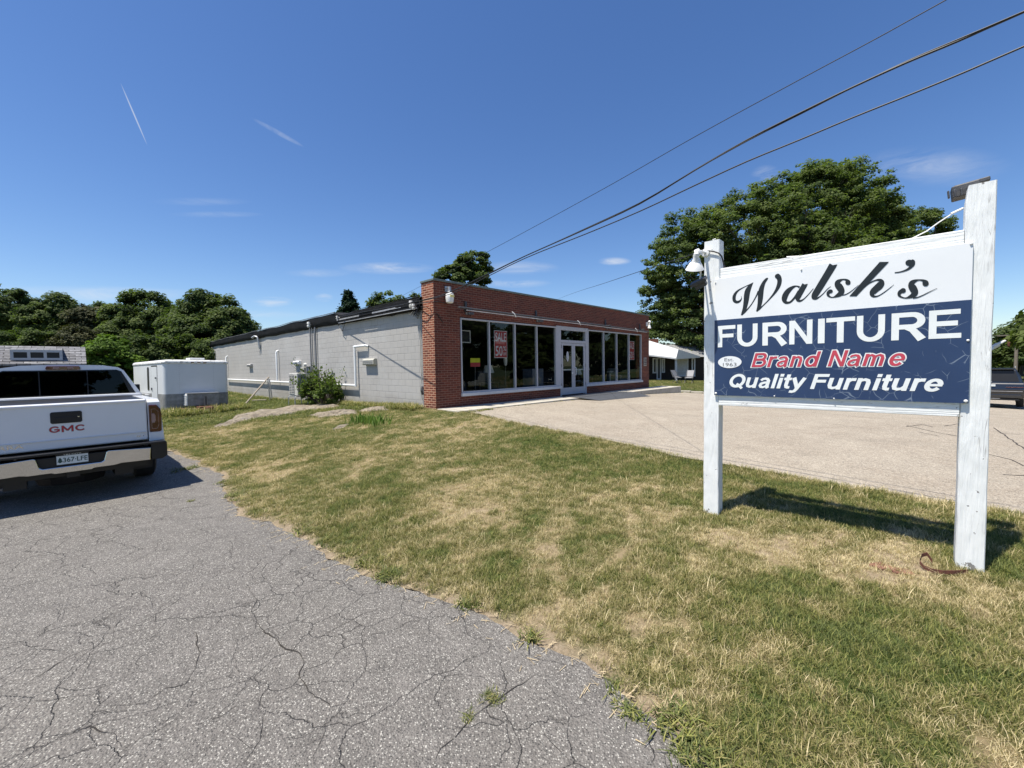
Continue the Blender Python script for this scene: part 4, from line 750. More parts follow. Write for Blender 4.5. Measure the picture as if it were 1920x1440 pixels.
# ---------- roadside sign ----------
S0=Vector((2.1105,4.3602,0)); SD=Vector((0.73417873,-0.67895626,0)); SA=math.atan2(SD.y,SD.x); SB=.10
SG=empty('roadside_sign',(S0.x,S0.y,SB),SA); tag(SG,'white timber post sign with navy panel reading FURNITURE beside the lawn edge','sign')
def zz(z): return z-SB
def post(x0,x1,z1,chamf,mat):
    rows=26; mb=MB(); vs=[]
    for i in range(rows+1):
        z=-.35+(zz(z1)+.35)*i/rows; s=.004
        j=[mnoise.noise(Vector((z*3,k*5.1,x0*9)))*s for k in range(4)]
        a,b=x0+j[0],x1+j[1]
        if i==rows: a+=chamf
        y0=-.012+j[2]*.4; y1=.135+j[3]
        c=.006
        vs+=[(a+c,y0,z),(b-c,y0,z),(b,y0+c,z),(b,y1-c,z),(b-c,y1,z),(a+c,y1,z),(a,y1-c,z),(a,y0+c,z)]
    m=8
    mb.add(vs,[(i*m+k,i*m+(k+1)%m,(i+1)*m+(k+1)%m,(i+1)*m+k) for i in range(rows) for k in range(m)]+[tuple(rows*m+k for k in range(m))])
    return mb.build('post',mat,SG)
post(-.10,.048,3.015,0,M['post']); post(1.758,1.91,3.035,.012,M['post'])
MB().box(.05,1.756,.006,.11,zz(2.60),zz(2.72)).build('top_rail',M['rail'],SG,bevel=.004)
MB().box(.05,1.756,-.019,.10,zz(1.315),zz(1.418)).build('bottom_rail',M['rail'],SG,bevel=.004)
pn=MB().box(.012,1.80,-.036,-.016,zz(1.42),zz(2.61)).build('sign_panel',M['signwhite'],SG,bevel=.002)
MB().box(.0125,1.7995,-.0385,-.0365,zz(1.4205),zz(2.19)).build('navy_field',M['navy'],pn)
YF=-.0400
bolt=MB()
for x,z,r in ((1.787,1.89,.009),(1.785,1.437,.012),(.02,2.575,.006),(.028,1.44,.012),(.75,2.585,.007),(1.79,2.60,.010),(.55,1.43,.007),(1.0,1.425,.006)):
    bolt.lathe([(0,.008),(r*.7,.006),(r,0)],(x,-.0385,zz(z)),Matrix.Rotation(R(90),3,'X'),10)
bolt.build('bolts',M['whitemetal'],pn,smooth=True)
# script word
wm=MB(); dy=0.
for st in WALSH[0]:
    n=len(st)//2
    for i in range(n-1):
        dy+=2e-6; a,b,c,d=st[2*i],st[2*i+1],st[2*i+3],st[2*i+2]
        wm.add([(p[0]/1e4,-.0372-dy,zz(p[1]/1e4)) for p in (a,b,c,d)],[(0,1,2,3)])
    dy+=2e-5
for po in WALSH[1]:
    dy+=2e-5; wm.add([(p[0]/1e4,-.0372-dy,zz(p[1]/1e4)) for p in po],[tuple(range(len(po)))])
wm.build('lettering',M['ink'],pn,fix=False,label='black script lettering on the white upper panel')
# sans lettering built from strokes, cap height 1
def arc(cx,cy,rx,ry,a0,a1,n=10,wv=.2,wh=.165):
    o=[]
    for i in range(n+1):
        a=R(a0+(a1-a0)*i/n); o.append((cx+rx*math.cos(a),cy+ry*math.sin(a),wh+(wv-wh)*abs(math.cos(a))))
    return o
def stem(x,y0=0,y1=1,w=.2): return [(x,y0,w),(x,y1,w)]
G={
'F':(.86,[stem(.17),[(.2,.915,.17),(.84,.915,.17)],[(.2,.53,.17),(.76,.53,.17)]]),
'U':(1.0,[[(.17,1,.2),(.17,.40,.2)]+arc(.5,.40,.33,.33,180,360,14)+[(.83,.40,.2),(.83,1,.2)]]),
'R':(1.0,[stem(.17),[(.2,.915,.17),(.6,.915,.17)]+arc(.6,.695,.235,.22,90,-90,12)+[(.6,.475,.17),(.2,.475,.17)],[(.46,.46,.17),(.62,.36,.19),(.86,.0,.235)]]),
'N':(1.0,[stem(.17),stem(.83),'P',[(.07,1),(.28,1),(.93,0),(.72,0)]]),
'I':(.34,[stem(.17)]),'T':(.88,[stem(.44),[(.02,.915,.17),(.86,.915,.17)]]),
'E':(.92,[stem(.17),[(.2,.915,.17),(.86,.915,.17)],[(.2,.52,.17),(.80,.52,.17)],[(.2,.085,.17),(.89,.085,.17)]]),
'B':(1.0,[stem(.17),[(.2,.915,.17),(.56,.915,.17)]+arc(.56,.725,.22,.19,90,-90,10)+[(.56,.535,.17),(.2,.535,.17)],[(.2,.535,.17),(.6,.535,.17)]+arc(.6,.31,.25,.225,90,-90,10)+[(.6,.085,.17),(.2,.085,.17)]]),
'Q':(1.1,[arc(.54,.5,.42,.415,0,360,28,.2,.17),[(.56,.28,.13),(.98,-.06,.15)]]),
'a':(.80,[[(.13,.54,.15),(.20,.635,.15),(.36,.67,.14),(.50,.64,.16),(.585,.52,.2),(.585,.2,.2),(.61,.07,.19),(.66,-.0,.16)],[(.56,.42,.12),(.32,.37,.15),(.17,.29,.18),(.15,.18,.18),(.22,.08,.16),(.36,.055,.13),(.50,.12,.13),(.57,.25,.15)]]),
'r':(.56,[stem(.17,0,.74),[(.18,.44,.12),(.24,.58,.16),(.36,.655,.17),(.54,.655,.17)]]),
'n':(.86,[stem(.17,0,.74),[(.17,.45,.12),(.25,.60,.14),(.42,.66,.16),(.57,.60,.18),(.62,.46,.2),(.62,.0,.2)]]),
'm':(1.26,[stem(.17,0,.74),[(.17,.45,.12),(.24,.60,.14),(.38,.66,.15),(.50,.60,.17),(.55,.46,.2),(.55,.0,.2)],[(.55,.45,.12),(.63,.60,.14),(.77,.66,.15),(.90,.60,.17),(.95,.46,.2),(.95,.0,.2)]]),
'd':(.86,[arc(.39,.36,.255,.30,0,360,24,.2,.15),stem(.66)]),
'e':(.80,[arc(.40,.36,.265,.30,5,325,24,.2,.15),[(.16,.36,.12),(.745,.36,.12)]]),
'u':(.86,[stem(.66,0,.74),[(.17,.74,.2),(.17,.28,.2),(.22,.13,.18),(.36,.075,.15),(.52,.12,.14),(.62,.26,.12)]]),
'l':(.35,[stem(.17)]),'i':(.35,[stem(.17,0,.73),stem(.17,.83,1)]),
't':(.47,[[(.22,.96,.2),(.22,.24,.2),(.26,.11,.19),(.34,.075,.16),(.45,.08,.15)],[(.02,.66,.15),(.44,.66,.15)]]),
'y':(.80,[[(.10,.74,.21),(.42,.08,.19)],[(.70,.74,.2),(.42,-.02,.2),(.34,-.17,.18),(.22,-.22,.16),(.06,-.20,.15)]]),
}
def ribbon(pts,extra,closed):
    out=[]; n=len(pts)
    for i in range(n):
        if closed: a,b=pts[(i-1)%(n-1)],pts[(i+1)%(n-1)]
        else: a,b=pts[max(i-1,0)],pts[min(i+1,n-1)]
        tx,ty=b[0]-a[0],b[1]-a[1]; l=math.hypot(tx,ty) or 1; nx,ny=-ty/l,tx/l; w=(pts[i][2]+extra)*.5
        ex=0
        if not closed and extra and i in (0,n-1): ex=extra*.5*(1 if i else -1)
        for s in (1,-1): out.append((pts[i][0]+nx*w*s+tx/l*ex,pts[i][1]+ny*w*s+ty/l*ex))
    return out
def word(txt,mat,name,x0,x1,z0,h,shear,y,extra=0,label=None,gap=.0,parent=None,sx=None):
    tot=sum(G[c][0]+gap if c!=' ' else .42 for c in txt); ink0=.07; k=(x1-x0)/(tot-2*ink0+.0) if sx is None else sx
    mb=MB(); cx=-ink0; dy=0
    for c in txt:
        if c==' ': cx+=.42; continue
        wd,strokes=G[c]; isP=False
        for s in strokes:
            if s=='P': isP=True; continue
            dy+=1.2e-5
            if isP:
                q=[(p[0]+(extra*.5 if p[0]>.5 else -extra*.5)*0,p[1]) for p in s]
                if extra: q=[(s[0][0]-extra*.6,1),(s[1][0]+extra*.8,1),(s[2][0]+extra*.6,0),(s[3][0]-extra*.8,0)]
                mb.add([(x0+(cx+a+b*shear)*k,y-dy,zz(z0+b*h)) for a,b in q],[(0,1,2,3)]); isP=False; continue
            P=s if len(s)==2 else s
            closed=len(s)>20 and abs(s[0][0]-s[-1][0])<1e-6
            rb=ribbon(P,extra,closed)
            # keep a little of the outline above and below the letter
            for i in range(len(P)-1):
                dy+=2e-6; mb.add([(x0+(cx+a+b*shear)*k,y-dy,zz(z0+b*h)) for a,b in (rb[2*i],rb[2*i+1],rb[2*i+3],rb[2*i+2])],[(0,1,2,3)])
        cx+=wd+gap
    return mb.build(name,mat,parent or pn,fix=False,label=label)
for c,x0,x1 in (('F',.0455,.198),('U',.226,.4045),('R',.446,.642),('N',.6635,.8385),('I',.879,.927),('T',.9495,1.122),('U',1.146,1.3235),('R',1.363,1.5575),('E',1.578,1.7435)):
    word(c,M['letterwhite'],'lettering',x0,x1,1.912,.217,0,YF,label='white capital lettering on the navy field')
word('Brand',M['letterwhite'],'lettering_outline',.352,.875,1.705,.138,.27,YF,.10); word('Name',M['letterwhite'],'lettering_outline',.950,1.432,1.706,.140,.27,YF,.10)
word('Brand',M['letterred'],'lettering',.352,.875,1.705,.138,.27,YF-.0018,-.02,label='red italic lettering outlined in white'); word('Name',M['letterred'],'lettering',.950,1.432,1.706,.140,.27,YF-.0018,-.02,label='red italic lettering outlined in white')
word('Quality',M['letterwhite'],'lettering',.150,.765,1.505,.134,.27,YF,.02,label='white italic lettering along the bottom'); word('Furniture',M['letterwhite'],'lettering',.828,1.645,1.506,.132,.27,YF,.02,label='white italic lettering along the bottom')
MB().prism([(.158+.109*math.cos(t*PI/24),zz(1.759)+.060*math.sin(t*PI/24)) for t in range(48)],YF-.0015,YF).build('oval_badge',M['signwhite'],pn)
textmesh('Est.','lettering',M['greyink'],pn,1,.0,0,.110,.195,zz(1.768),zz(1.800),YF-.0025); textmesh('1963','lettering',M['greyink'],pn,1,.0,0,.096,.222,zz(1.717),zz(1.752),YF-.0025)
# lamps on the sign
lp=MB(); rot=Matrix.Rotation(R(14),3,'Y')@Matrix.Rotation(R(22),3,'X')
lp.lathe([(.0,.115),(.022,.115),(.028,.085),(.026,.055),(.036,.04),(.036,.03),(.052,.02),(.082,-.035),(.088,-.045),(.082,-.038),(.045,.015)],(-.098,-.28,zz(2.735)),rot,24)
lp.lathe([(0,.03),(.034,.02),(.038,-.02),(0,-.03)],(-.075,-.27,zz(2.855)),Matrix.Rotation(R(70),3,'Y'),14); lp.lathe([(0,.02),(.04,.015),(.045,-.02),(0,-.02)],(-.085,-.02,zz(2.90)),Matrix.Rotation(R(90),3,'X'),14)
lp.tube([(-.085,-.02,zz(2.90)),(-.085,-.14,zz(2.89)),(-.078,-.27,zz(2.86))],.014,8); lp.tube([(-.07,-.25,zz(2.80)),(-.05,-.27,zz(2.73)),(-.06,-.24,zz(2.64)),(-.08,-.20,zz(2.58))],.008,6)
fo=lp.build('bell_floodlight',M['whitemetal'],SG,smooth=True)
l3=MB(); rt=Matrix.Rotation(R(-20),3,'Y')@Matrix.Rotation(R(28),3,'X')
l3.obox(Vector((-.085,-.22,zz(2.575))),(.155,.10,.035),rt); l3.obox(Vector((-.07,-.20,zz(2.545))),(.11,.07,.05),rt)
l3.tube([(-.09,-.20,zz(2.59)),(-.095,-.10,zz(2.62)),(-.098,.02,zz(2.63))],.010,6)
l3.build('small_floodlight',M['darkmetal'],SG,bevel=.006)
# flood lamp on top of the tall post
tl=MB(); rt=Matrix.Rotation(R(-6),3,'Y')
tl.obox(Vector((1.80,.24,zz(3.10))),(.19,.15,.03),rt); tl.obox(Vector((1.77,.22,zz(3.06))),(.15,.13,.09),rt)
for i in range(4): tl.obox(Vector((1.675+.035*i,.135,zz(3.035))),(.012,.03,.06),rt)
tl.tube([(1.80,.10,zz(2.92)),(1.78,.15,zz(3.02))],.014,6)
tl.build('halogen_floodlight',M['darkmetal'],SG,bevel=.012)
# rear lamp poking out behind the tall post
rl=MB(); rt=Matrix.Rotation(R(-38),3,'Y'); rl.obox(Vector((1.965,.25,zz(1.86))),(.09,.10,.014),rt); rl.obox(Vector((1.950,.25,zz(1.845))),(.05,.05,.03),rt,0); rl.tube([(1.9,.1,zz(1.80)),(1.94,.24,zz(1.84))],.012,6)
rl.build('rear_lamp',M['whitemetal'],SG,bevel=.004)
# cables
cb=MB(); cb.tube([(-.12,-.05,zz(2.925)),(-.105,-.03,zz(2.922)),(-.06,-.03,zz(2.915)),(0,-.03,zz(2.895)),(.045,-.028,zz(2.87)),(.066,0,zz(2.84)),(.07,.05,zz(2.78)),(.068,.10,zz(2.70))],.007,6); cb.build('black_cable',M['blackrubber'],SG,smooth=True)
cb=MB(); cb.tube([(1.75,.16,zz(2.91)),(1.70,.13,zz(2.885)),(1.62,.13,zz(2.83)),(1.56,.12,zz(2.78)),(1.47,.11,zz(2.735)),(1.36,.10,zz(2.725))],.005,6); cb.tube([(1.755,.155,zz(2.915)),(1.69,.125,zz(2.882))],.010,6)
cb.tube([(.62,.06,zz(2.74)),(.72,.05,zz(2.725))],.005,5); cb.tube([(-.02,.05,zz(3.015)),(-.035,.05,zz(3.04)),(-.01,.06,zz(3.045))],.004,5); cb.build('white_cable',M['whitemetal'],SG,smooth=True)
# ---------- pickup truck ----------
T0=Vector((-5.965,5.67,0))-U*.04
T=empty('pickup_truck',T0,ANG+R(1.9)); tag(T,'white crew cab pickup truck parked on the driveway, seen from behind','pickup truck')
def arcpts(cx,cz,r,a0,a1,n=14): return [(cx+r*math.cos(R(a0+(a1-a0)*i/n)),cz+r*math.sin(R(a0+(a1-a0)*i/n))) for i in range(n+1)]
side=[(.0,.72),(.01,1.30),(.05,1.345),(1.80,1.345),(1.80,.50),(1.66,.50)]+arcpts(1.17,.42,.49,8,172)+[(.66,.52),(.12,.55)]
for sx in (-1,1):
    mb=MB(); n=len(side)
    # outer skin bulges slightly with height
    def xo(z): return .985-.055*max(0,(z-1.05)/.3)**2-.02*max(0,(.75-z)/.3)
    vi=[(sx*.80,y,z) for y,z in side]; vo=[(sx*xo(z),y,z) for y,z in side]
    mb.add(vi+vo,[tuple(range(n)),tuple(range(2*n-1,n-1,-1))]+[(i,i+n,(i+1)%n+n,(i+1)%n) for i in range(n)])
    mb.build('bed_side',M['truckwhite'],T,bevel=.03,seg=3)
tg=MB().box(-.79,.79,-.012,.07,.745,1.355).build('tailgate',M['truckwhite'],T,bevel=.022,seg=3)
MB().box(-.785,.785,-.028,-.0135,.862,.872).build('crease',M['truckwhite'],tg,bevel=.004)
MB().prism([(-.78,1.315),(.78,1.315),(.78,1.345),(-.78,1.345)],-.03,-.013).build('spoiler_lip',M['truckwhite'],tg,bevel=.007)
h=MB().prism([(-.165,1.085),(.10,1.085),(.115,1.10),(.115,1.225),(.10,1.24),(-.165,1.24),(-.18,1.225),(-.18,1.10)],-.022,-.0125).build('handle_bezel',M['trim'],tg,bevel=.006)
MB().box(-.14,.05,-.030,-.023,1.12,1.17).build('handle',M['trim'],h,bevel=.006)
MB().lathe([(0,.006),(.010,.005),(.012,0)],(.082,-.0225,1.165),Matrix.Rotation(R(90),3,'X'),12).build('lock',M['chrome'],h)
GB={'G':[arc(.55,.5,.45,.41,40,330,16,.17,.15),[(.55,.46,.15),(1.03,.46,.15)],[(.96,.46,.15),(.96,.16,.15)]],'M':[[(.10,0,.17),(.10,1,.17)],[(1.10,0,.17),(1.10,1,.17)],[(.10,.97,.17),(.60,.22,.17)],[(1.10,.97,.17),(.60,.22,.17)]],'C':[arc(.55,.5,.45,.41,40,320,16,.17,.15)]}
for nm_,ex_,mt_,yy_ in (('badge_rim',.09,'conduit',-.0135),('badge',-.02,'badgered',-.0150)):
    mb=MB(); cx=0; dy=0
    for c_,w_ in (('G',1.25),('M',1.40),('C',1.1)):
        for st_ in GB[c_]:
            rb=ribbon(st_,ex_,False); dy+=1.5e-5
            mb.add([(-.195+(cx+p[0])*.0905,yy_-dy,.968+p[1]*.082) for p in rb],[(2*i,2*i+1,2*i+3,2*i+2) for i in range(len(st_)-1)])
        cx+=w_
    mb.build(nm_,M[mt_],tg,fix=False)
textmesh('SIERRA','badge',M['chrome'],tg,1,.01,0,-.77,-.42,.800,.845,-.0140)
textmesh('SLT','badge',M['chrome'],tg,1,.01,.3,.655,.765,.800,.822,-.0140)
MB().box(-.775,.775,.075,1.78,1.325,1.348).build('bed_cover',M['trim'],T,bevel=.008)
MB().box(-.93,.93,1.70,1.84,1.30,1.385).build('bed_front_rail',M['truckwhite'],T,bevel=.012)
MB().box(-.93,.93,1.60,1.69,1.345,1.365).build('cover_clamp',M['galv'],T,bevel=.006)
for sx in (-1,1):
    l=MB(); P=[(.812,.855),(.812,1.262),(.905,1.258),(.945,1.20),(.958,1.10),(.952,.87),(.94,.855)]
    l.prism([(sx*a,b) for a,b in P],-.022,.06); lo=l.build('tail_light',M['tailred'],T,bevel=.01)
    Q=[(.836,.90),(.836,1.20),(.885,1.20),(.918,1.16),(.922,.95),(.90,.90)]
    ring=MB(); nq=len(Q); ct=(.885,1.05)
    vo=[(sx*a,-.0235,b) for a,b in Q]; vi=[(sx*(ct[0]+(a-ct[0])*.90),-.0235,ct[1]+(b-ct[1])*.96) for a,b in Q]
    ring.add(vo+vi,[(i,(i+1)%nq,(i+1)%nq+nq,i+nq) for i in range(nq)]); ring.build('light_guide',M['lampclear'],lo,fix=False)
    MB().prism([(sx*.840,.99),(sx*.840,1.13),(sx*.872,1.13),(sx*.885,1.10),(sx*.885,1.02),(sx*.872,.99)],-.030,-.0225).build('reverse_lamp',M['lampclear'],lo,bevel=.004)
    MB().prism([(sx*a,b) for a,b in [(.80,.70),(.80,.853),(.975,.853),(.975,.72)]],-.010,.05).build('corner_panel',M['truckwhite'],T,bevel=.012)
ch=[(-.80,.645),(-.345,.672),(-.325,.66),(-.298,.545),(-.27,.525),(.27,.525),(.298,.545),(.325,.66),(.345,.672),(.80,.645),(.785,.462),(.47,.470),(.40,.455),(.20,.455),(.17,.44),(-.17,.44),(-.20,.455),(-.40,.455),(-.47,.47),(-.785,.462)]
MB().prism(ch,-.175,-.13).build('rear_bumper',M['chrome'],T,bevel=.010,seg=3)
bp=MB(); bp.box(-.79,.79,-.128,.0,.46,.66); bp.prism([(-.985,.50),(-.985,.70),(-.80,.70),(-.80,.46),(-.93,.46)],-.16,.18); bp.prism([(.985,.50),(.985,.70),(.80,.70),(.80,.46),(.93,.46)],-.16,.18)
bp.build('bumper_core',M['trim'],T,bevel=.01)
MB().box(-.97,.97,-.185,-.015,.692,.722).build('step_pad',M['trim'],T,bevel=.008)
pl=MB().box(-.152,.152,-.150,-.144,.548,.690).build('plate_frame',M['trim'],T)
MB().box(-.146,.146,-.155,-.151,.553,.667).build('licence_plate',M['plate'],pl)
textmesh('367·LFE','plate_number',M['plateink'],pl,1,.015,0,-.088,.140,.578,.640,-.1565)
textmesh('TRI-CITY','frame_lettering',M['plate'],pl,1,.02,0,-.085,.085,.672,.686,-.1515)
MB().add([(-.125,-.1565,.575),(-.105,-.1565,.575),(-.105,-.1565,.585),(-.09,-.1565,.585),(-.102,-.1565,.612),(-.096,-.1565,.612),(-.115,-.1565,.648),(-.134,-.1565,.612),(-.128,-.1565,.612),(-.14,-.1565,.585),(-.125,-.1565,.585)],[tuple(range(11))]).build('plate_tree',M['plateink'],pl,fix=False)
# lower body forward of the bed
lb=[(1.83,.50),(1.83,1.30),(3.90,1.30),(4.05,1.18),(5.35,1.12),(5.50,.95),(5.52,.55),(5.35,.50)]+arcpts(4.82,.42,.49,8,172)+[(4.30,.42),(1.86,.42)]
mb=MB().prism(lb,-.99,.99,'x'); mb.build('lower_body',M['truckwhite'],T,bevel=.03,seg=2)
cab=[(-.97,1.30),(-.955,1.36),(-.735,1.79),(-.665,1.845),(-.47,1.883),(0,1.900),(.47,1.883),(.665,1.845),(.735,1.79),(.955,1.36),(.97,1.30)]
mb=MB(); st=[(1.92,1.0,0),(2.0,1.0,0),(3.45,.985,0),(3.60,.96,-.03)]; n=len(cab); vs=[]
for y,k,dz in st: vs+=[(x*k,y+(.08*(1.905-z)*-1.0 if y<2.1 else 0),z if z<1.4 else z+dz) for x,z in cab]
vs+=[(x*.97,4.25,1.29) for x,z in cab]
mb.add(vs,[(i*n+k,i*n+(k+1)%n,(i+1)*n+(k+1)%n,(i+1)*n+k) for i in range(4) for k in range(n)]+[tuple(range(n))])
mb.build('cab',M['truckwhite'],T,smooth=True)
def rearglass(pts,y,mat,name,par):
    return MB().add([(x,y-.08*(1.905-z)-.006,z) for x,z in pts],[tuple(range(len(pts)))]).build(name,mat,par,fix=False)
rg=rearglass([(-.875,1.385),(.875,1.385),(.70,1.775),(.64,1.805),(-.64,1.805),(-.70,1.775)],1.92,M['trim'],'rear_window',T)
rearglass([(-.79,1.40),(-.28,1.40),(-.28,1.785),(-.64,1.79),(-.675,1.765)],1.915,M['carglass'],'pane',rg); rearglass([(-.265,1.40),(.265,1.40),(.265,1.785),(-.265,1.785)],1.915,M['carglass'],'pane',rg); rearglass([(.28,1.40),(.79,1.40),(.675,1.765),(.64,1.79),(.28,1.785)],1.915,M['carglass'],'pane',rg)
tb=MB().prism([(-.19,1.815),(.19,1.815),(.20,1.835),(.185,1.872),(-.185,1.872),(-.20,1.835)],1.885,1.925).build('third_brake_light',M['tailred'],T,bevel=.006)
MB().box(-.115,-.045,1.876,1.884,1.828,1.858).build('cargo_lamp',M['lampclear'],tb); MB().box(.045,.115,1.876,1.884,1.828,1.858).build('cargo_lamp',M['lampclear'],tb)
for sx in (-1,1):
    MB().add([(sx*.957,2.05,1.36),(sx*.955,3.95,1.35),(sx*.72,3.45,1.765),(sx*.72,2.10,1.775)],[(0,1,2,3)]).build('side_window',M['carglass'],T)
    m_=MB(); m_.box(min(sx*.98,sx*1.13),max(sx*.98,sx*1.13),3.62,3.72,1.33,1.50); m_.tube([(sx*.93,3.7,1.36),(sx*1.05,3.68,1.40)],.03,8)
    m_.build('door_mirror',M['trim'],T,bevel=.03,seg=3)
    for y in (1.17,4.82):
        w_=MB(); w_.lathe([(.24,-.13),(.36,-.135),(.395,-.11),(.405,0),(.395,.11),(.36,.135),(.24,.13)],(sx*.845,y,.405),Matrix.Rotation(R(90),3,'Y'),36)
        wo=w_.build('wheel',M['rubber'],T,smooth=True); MB().lathe([(0,.09),(.08,.09),(.10,.06),(.22,.09),(.24,.12),(.24,-.12),(0,-.12)],(sx*.845,y,.405),Matrix.Rotation(R(90*sx),3,'Y'),24).build('rim',M['rim'],wo,smooth=True)
    MB().box(min(sx*.62,sx*.90),max(sx*.62,sx*.90),.60,.62,.22,.60).build('mud_flap',M['trim'],T)
ub=MB(); ub.box(-.78,.78,.05,5.3,.36,.60); ub.lathe([(0,-.1),(.34,-.1),(.37,0),(.34,.1),(0,.1)],(0,.62,.30),None,20); ub.box(-.62,-.42,.1,4.9,.26,.36); ub.box(.42,.62,.1,4.9,.26,.36); ub.box(-.80,.80,.6,1.7,.60,.9); ub.tube([(-.72,1.17,.40),(.72,1.17,.40)],.05,8); ub.lathe([(0,-.16),(.12,-.1),(.15,0),(.12,.1),(0,.16)],(0,1.17,.40),Matrix.Rotation(R(90),3,'Y'),14)
ub.tube([(.45,.15,.42),(.45,.8,.46)],.035,8); ub.box(-.06,.06,-.10,.12,.36,.44)
ub.build('chassis',M['trim'],T)

# ---------- enclosed trailer ----------
TA=R(52); TR=empty('cargo_trailer',(-12.87,15.40,.20),rot=(R(-.3),R(.9),TA)); tag(TR,'white enclosed box trailer standing in the grass by the grey wall','trailer')
def rrect(x0,x1,y0,y1,r,n=6,rear=False):
    P=[]
    for cx,cy,a in ((x1-r,y0+r,-90),(x1-.05,y1-.05,0),(x0+.05,y1-.05,90),(x0+r,y0+r,180)):
        rr=r if cy<y1-.5 else .05
        for i in range(n+1): P.append((cx+rr*math.cos(R(a+90*i/n)),cy+rr*math.sin(R(a+90*i/n))))
    return P
WT,LT,HT=2.10,4.7,1.98
P=rrect(0,WT,0,LT,.14)
MB().prism(P,.72,HT-.10,'z').build('body',M['trailerwhite'],TR,smooth=True)
P2=rrect(-.006,WT+.006,-.006,LT,.14); MB().prism(P2,.06,.725,'z').build('lower_skirt',M['treadplate'],TR,smooth=True)
# roof with rounded edge, slightly domed
n=len(P); vs=[]; 
for k,(off,z) in enumerate([(.012,HT-.12),(.022,HT-.10),(.022,HT-.05),(.0,HT-.01),(-.05,HT+.02)]):
    vs+=[(WT/2+(x-WT/2)*(1+off/(WT/2)),LT/2+(y-LT/2)*(1+off/(LT/2)),z+.05*(1-((x-WT/2)/(WT/2))**2)*(1 if k>2 else .55)) for x,y in P]
mb=MB(); mb.add(vs,[(i*n+k,i*n+(k+1)%n,(i+1)*n+(k+1)%n,(i+1)*n+k) for i in range(4) for k in range(n)]); 
c0=len(mb.v); mb.v.append((WT/2,LT/2,HT+.075)); 
for k in range(n): mb.f.append((4*n+k,4*n+(k+1)%n,c0)); mb.mi.append(0)
mb.build('roof',M['trailerroof'],TR,smooth=True)
MB().box(.95,1.45,.5,1.0,HT+.06,HT+.13).build('roof_vent',M['whitemetal'],TR,bevel=.02)
mk=MB(); [mk.box(x,x+.10,-.045,-.02,HT-.075,HT-.045) for x in (.85,1.05,1.25)]; mk.build('marker_lights',M['tailred'],TR)
d=MB().box(-.012,-.001,.80,1.62,.20,HT-.22).build('side_door',M['trailerwhite'],TR,bevel=.004)
g=MB(); g.box(-.008,-.0015,.775,.80,.18,HT-.19); g.box(-.008,-.0015,1.62,1.645,.18,HT-.19); g.box(-.009,-.0015,.80,1.62,HT-.22,HT-.17); g.build('door_gap',M['trim'],d)
MB().box(-.05,-.012,.86,.94,1.30,1.36).build('door_latch',M['darkmetal'],d); MB().box(-.04,-.012,1.50,1.58,.85,.95).build('door_handle',M['darkmetal'],d)
MB().prism([(2.0,.88),(2.0,1.72),(2.06,1.76),(2.2,1.76),(2.26,1.72),(2.26,.88),(2.2,.84),(2.06,.84)],-.012,-.001,'x').build('side_window',M['trim'],TR)
rv=MB(); 
for x in (.48,1.58):
    for i in range(15): rv.box(x,x+.012,-.0065,-.001,.78+i*.075,.792+i*.075)
rv.build('rivets',M['conduit'],TR)
tbx=MB().box(.62,1.62,-.42,-.03,.26,.72).build('tongue_box',M['treadplate'],TR,bevel=.012)
MB().box(.60,1.64,-.44,-.02,.722,.752).build('lid',M['galv'],tbx,bevel=.006)
br=MB(); br.box(.60,.617,-.40,-.05,.27,.72); [br.box(.57,.60,-.40,-.05,.30+i*.07,.32+i*.07) for i in range(6)]; br.build('ladder_rack',M['whitemetal'],tbx)
tn=MB(); tn.tube([(.35,.0,.16),(1.05,-1.15,.14)],.045,6); tn.tube([(1.75,.0,.16),(1.05,-1.15,.14)],.045,6); tn.box(.96,1.14,-1.42,-1.1,.10,.24); tn.box(.85,1.3,-.9,-.5,.12,.24); tn.build('tongue',M['rust'],TR,bevel=.01)
MB().tube([(1.12,-.62,.0),(1.12,-.62,.62)],.04,8).build('jack',M['darkmetal'],TR)
for sx in (0,1):
    x=-.0 if sx==0 else WT-.2
    for y in (2.35,3.15):
        wo=MB().lathe([(.18,-.09),(.28,-.09),(.33,-.05),(.33,.05),(.28,.09),(.18,.09)],(x+.10,y,.30),Matrix.Rotation(R(90),3,'Y'),24).build('wheel',M['rubber'],TR,smooth=True); MB().lathe([(0,.07),(.18,.08),(.18,-.08),(0,-.07)],(x+.10,y,.30),Matrix.Rotation(R(90),3,'Y'),18).build('rim',M['whitemetal'],wo)
MB().prism([(1.9,.36),(2.0,.66),(2.2,.70),(3.3,.70),(3.5,.66),(3.6,.36),(3.5,.36),(3.35,.64),(2.15,.64),(2.0,.36)],-.13,-.01,'x').build('fender',M['galv'],TR)

# ---------- black SUV on the lot ----------
SV=empty('parked_suv',(20.95,18.3,float(lotz(20.5,12.3))+.006),R(-50)); tag(SV,'black SUV at the far right of the parking lot behind the tall sign post','suv')
body=[(0,.42),(-.03,.55),(-.05,.80),(.0,1.05),(.06,1.10),(3.4,1.10),(4.5,1.0),(4.78,.85),(4.82,.5),(4.7,.32)]+arcpts(3.85,.36,.42,5,175,10)+[(3.3,.28),(1.45,.28)]+arcpts(.98,.36,.42,5,175,10)+[(.5,.36)]
MB().prism(body,-.97,.97,'x').build('body',M['suvpaint'],SV,bevel=.06,seg=3)
gh=MB(); secs=[(1.08,.93,.03,3.75),(1.35,.87,.07,3.45),(1.62,.74,.13,2.75),(1.71,.66,.26,2.5)]; vs=[]
for z,w_,y0,y1 in secs: vs+=[(-w_,y0,z),(w_,y0,z),(w_,y1,z),(-w_,y1,z)]
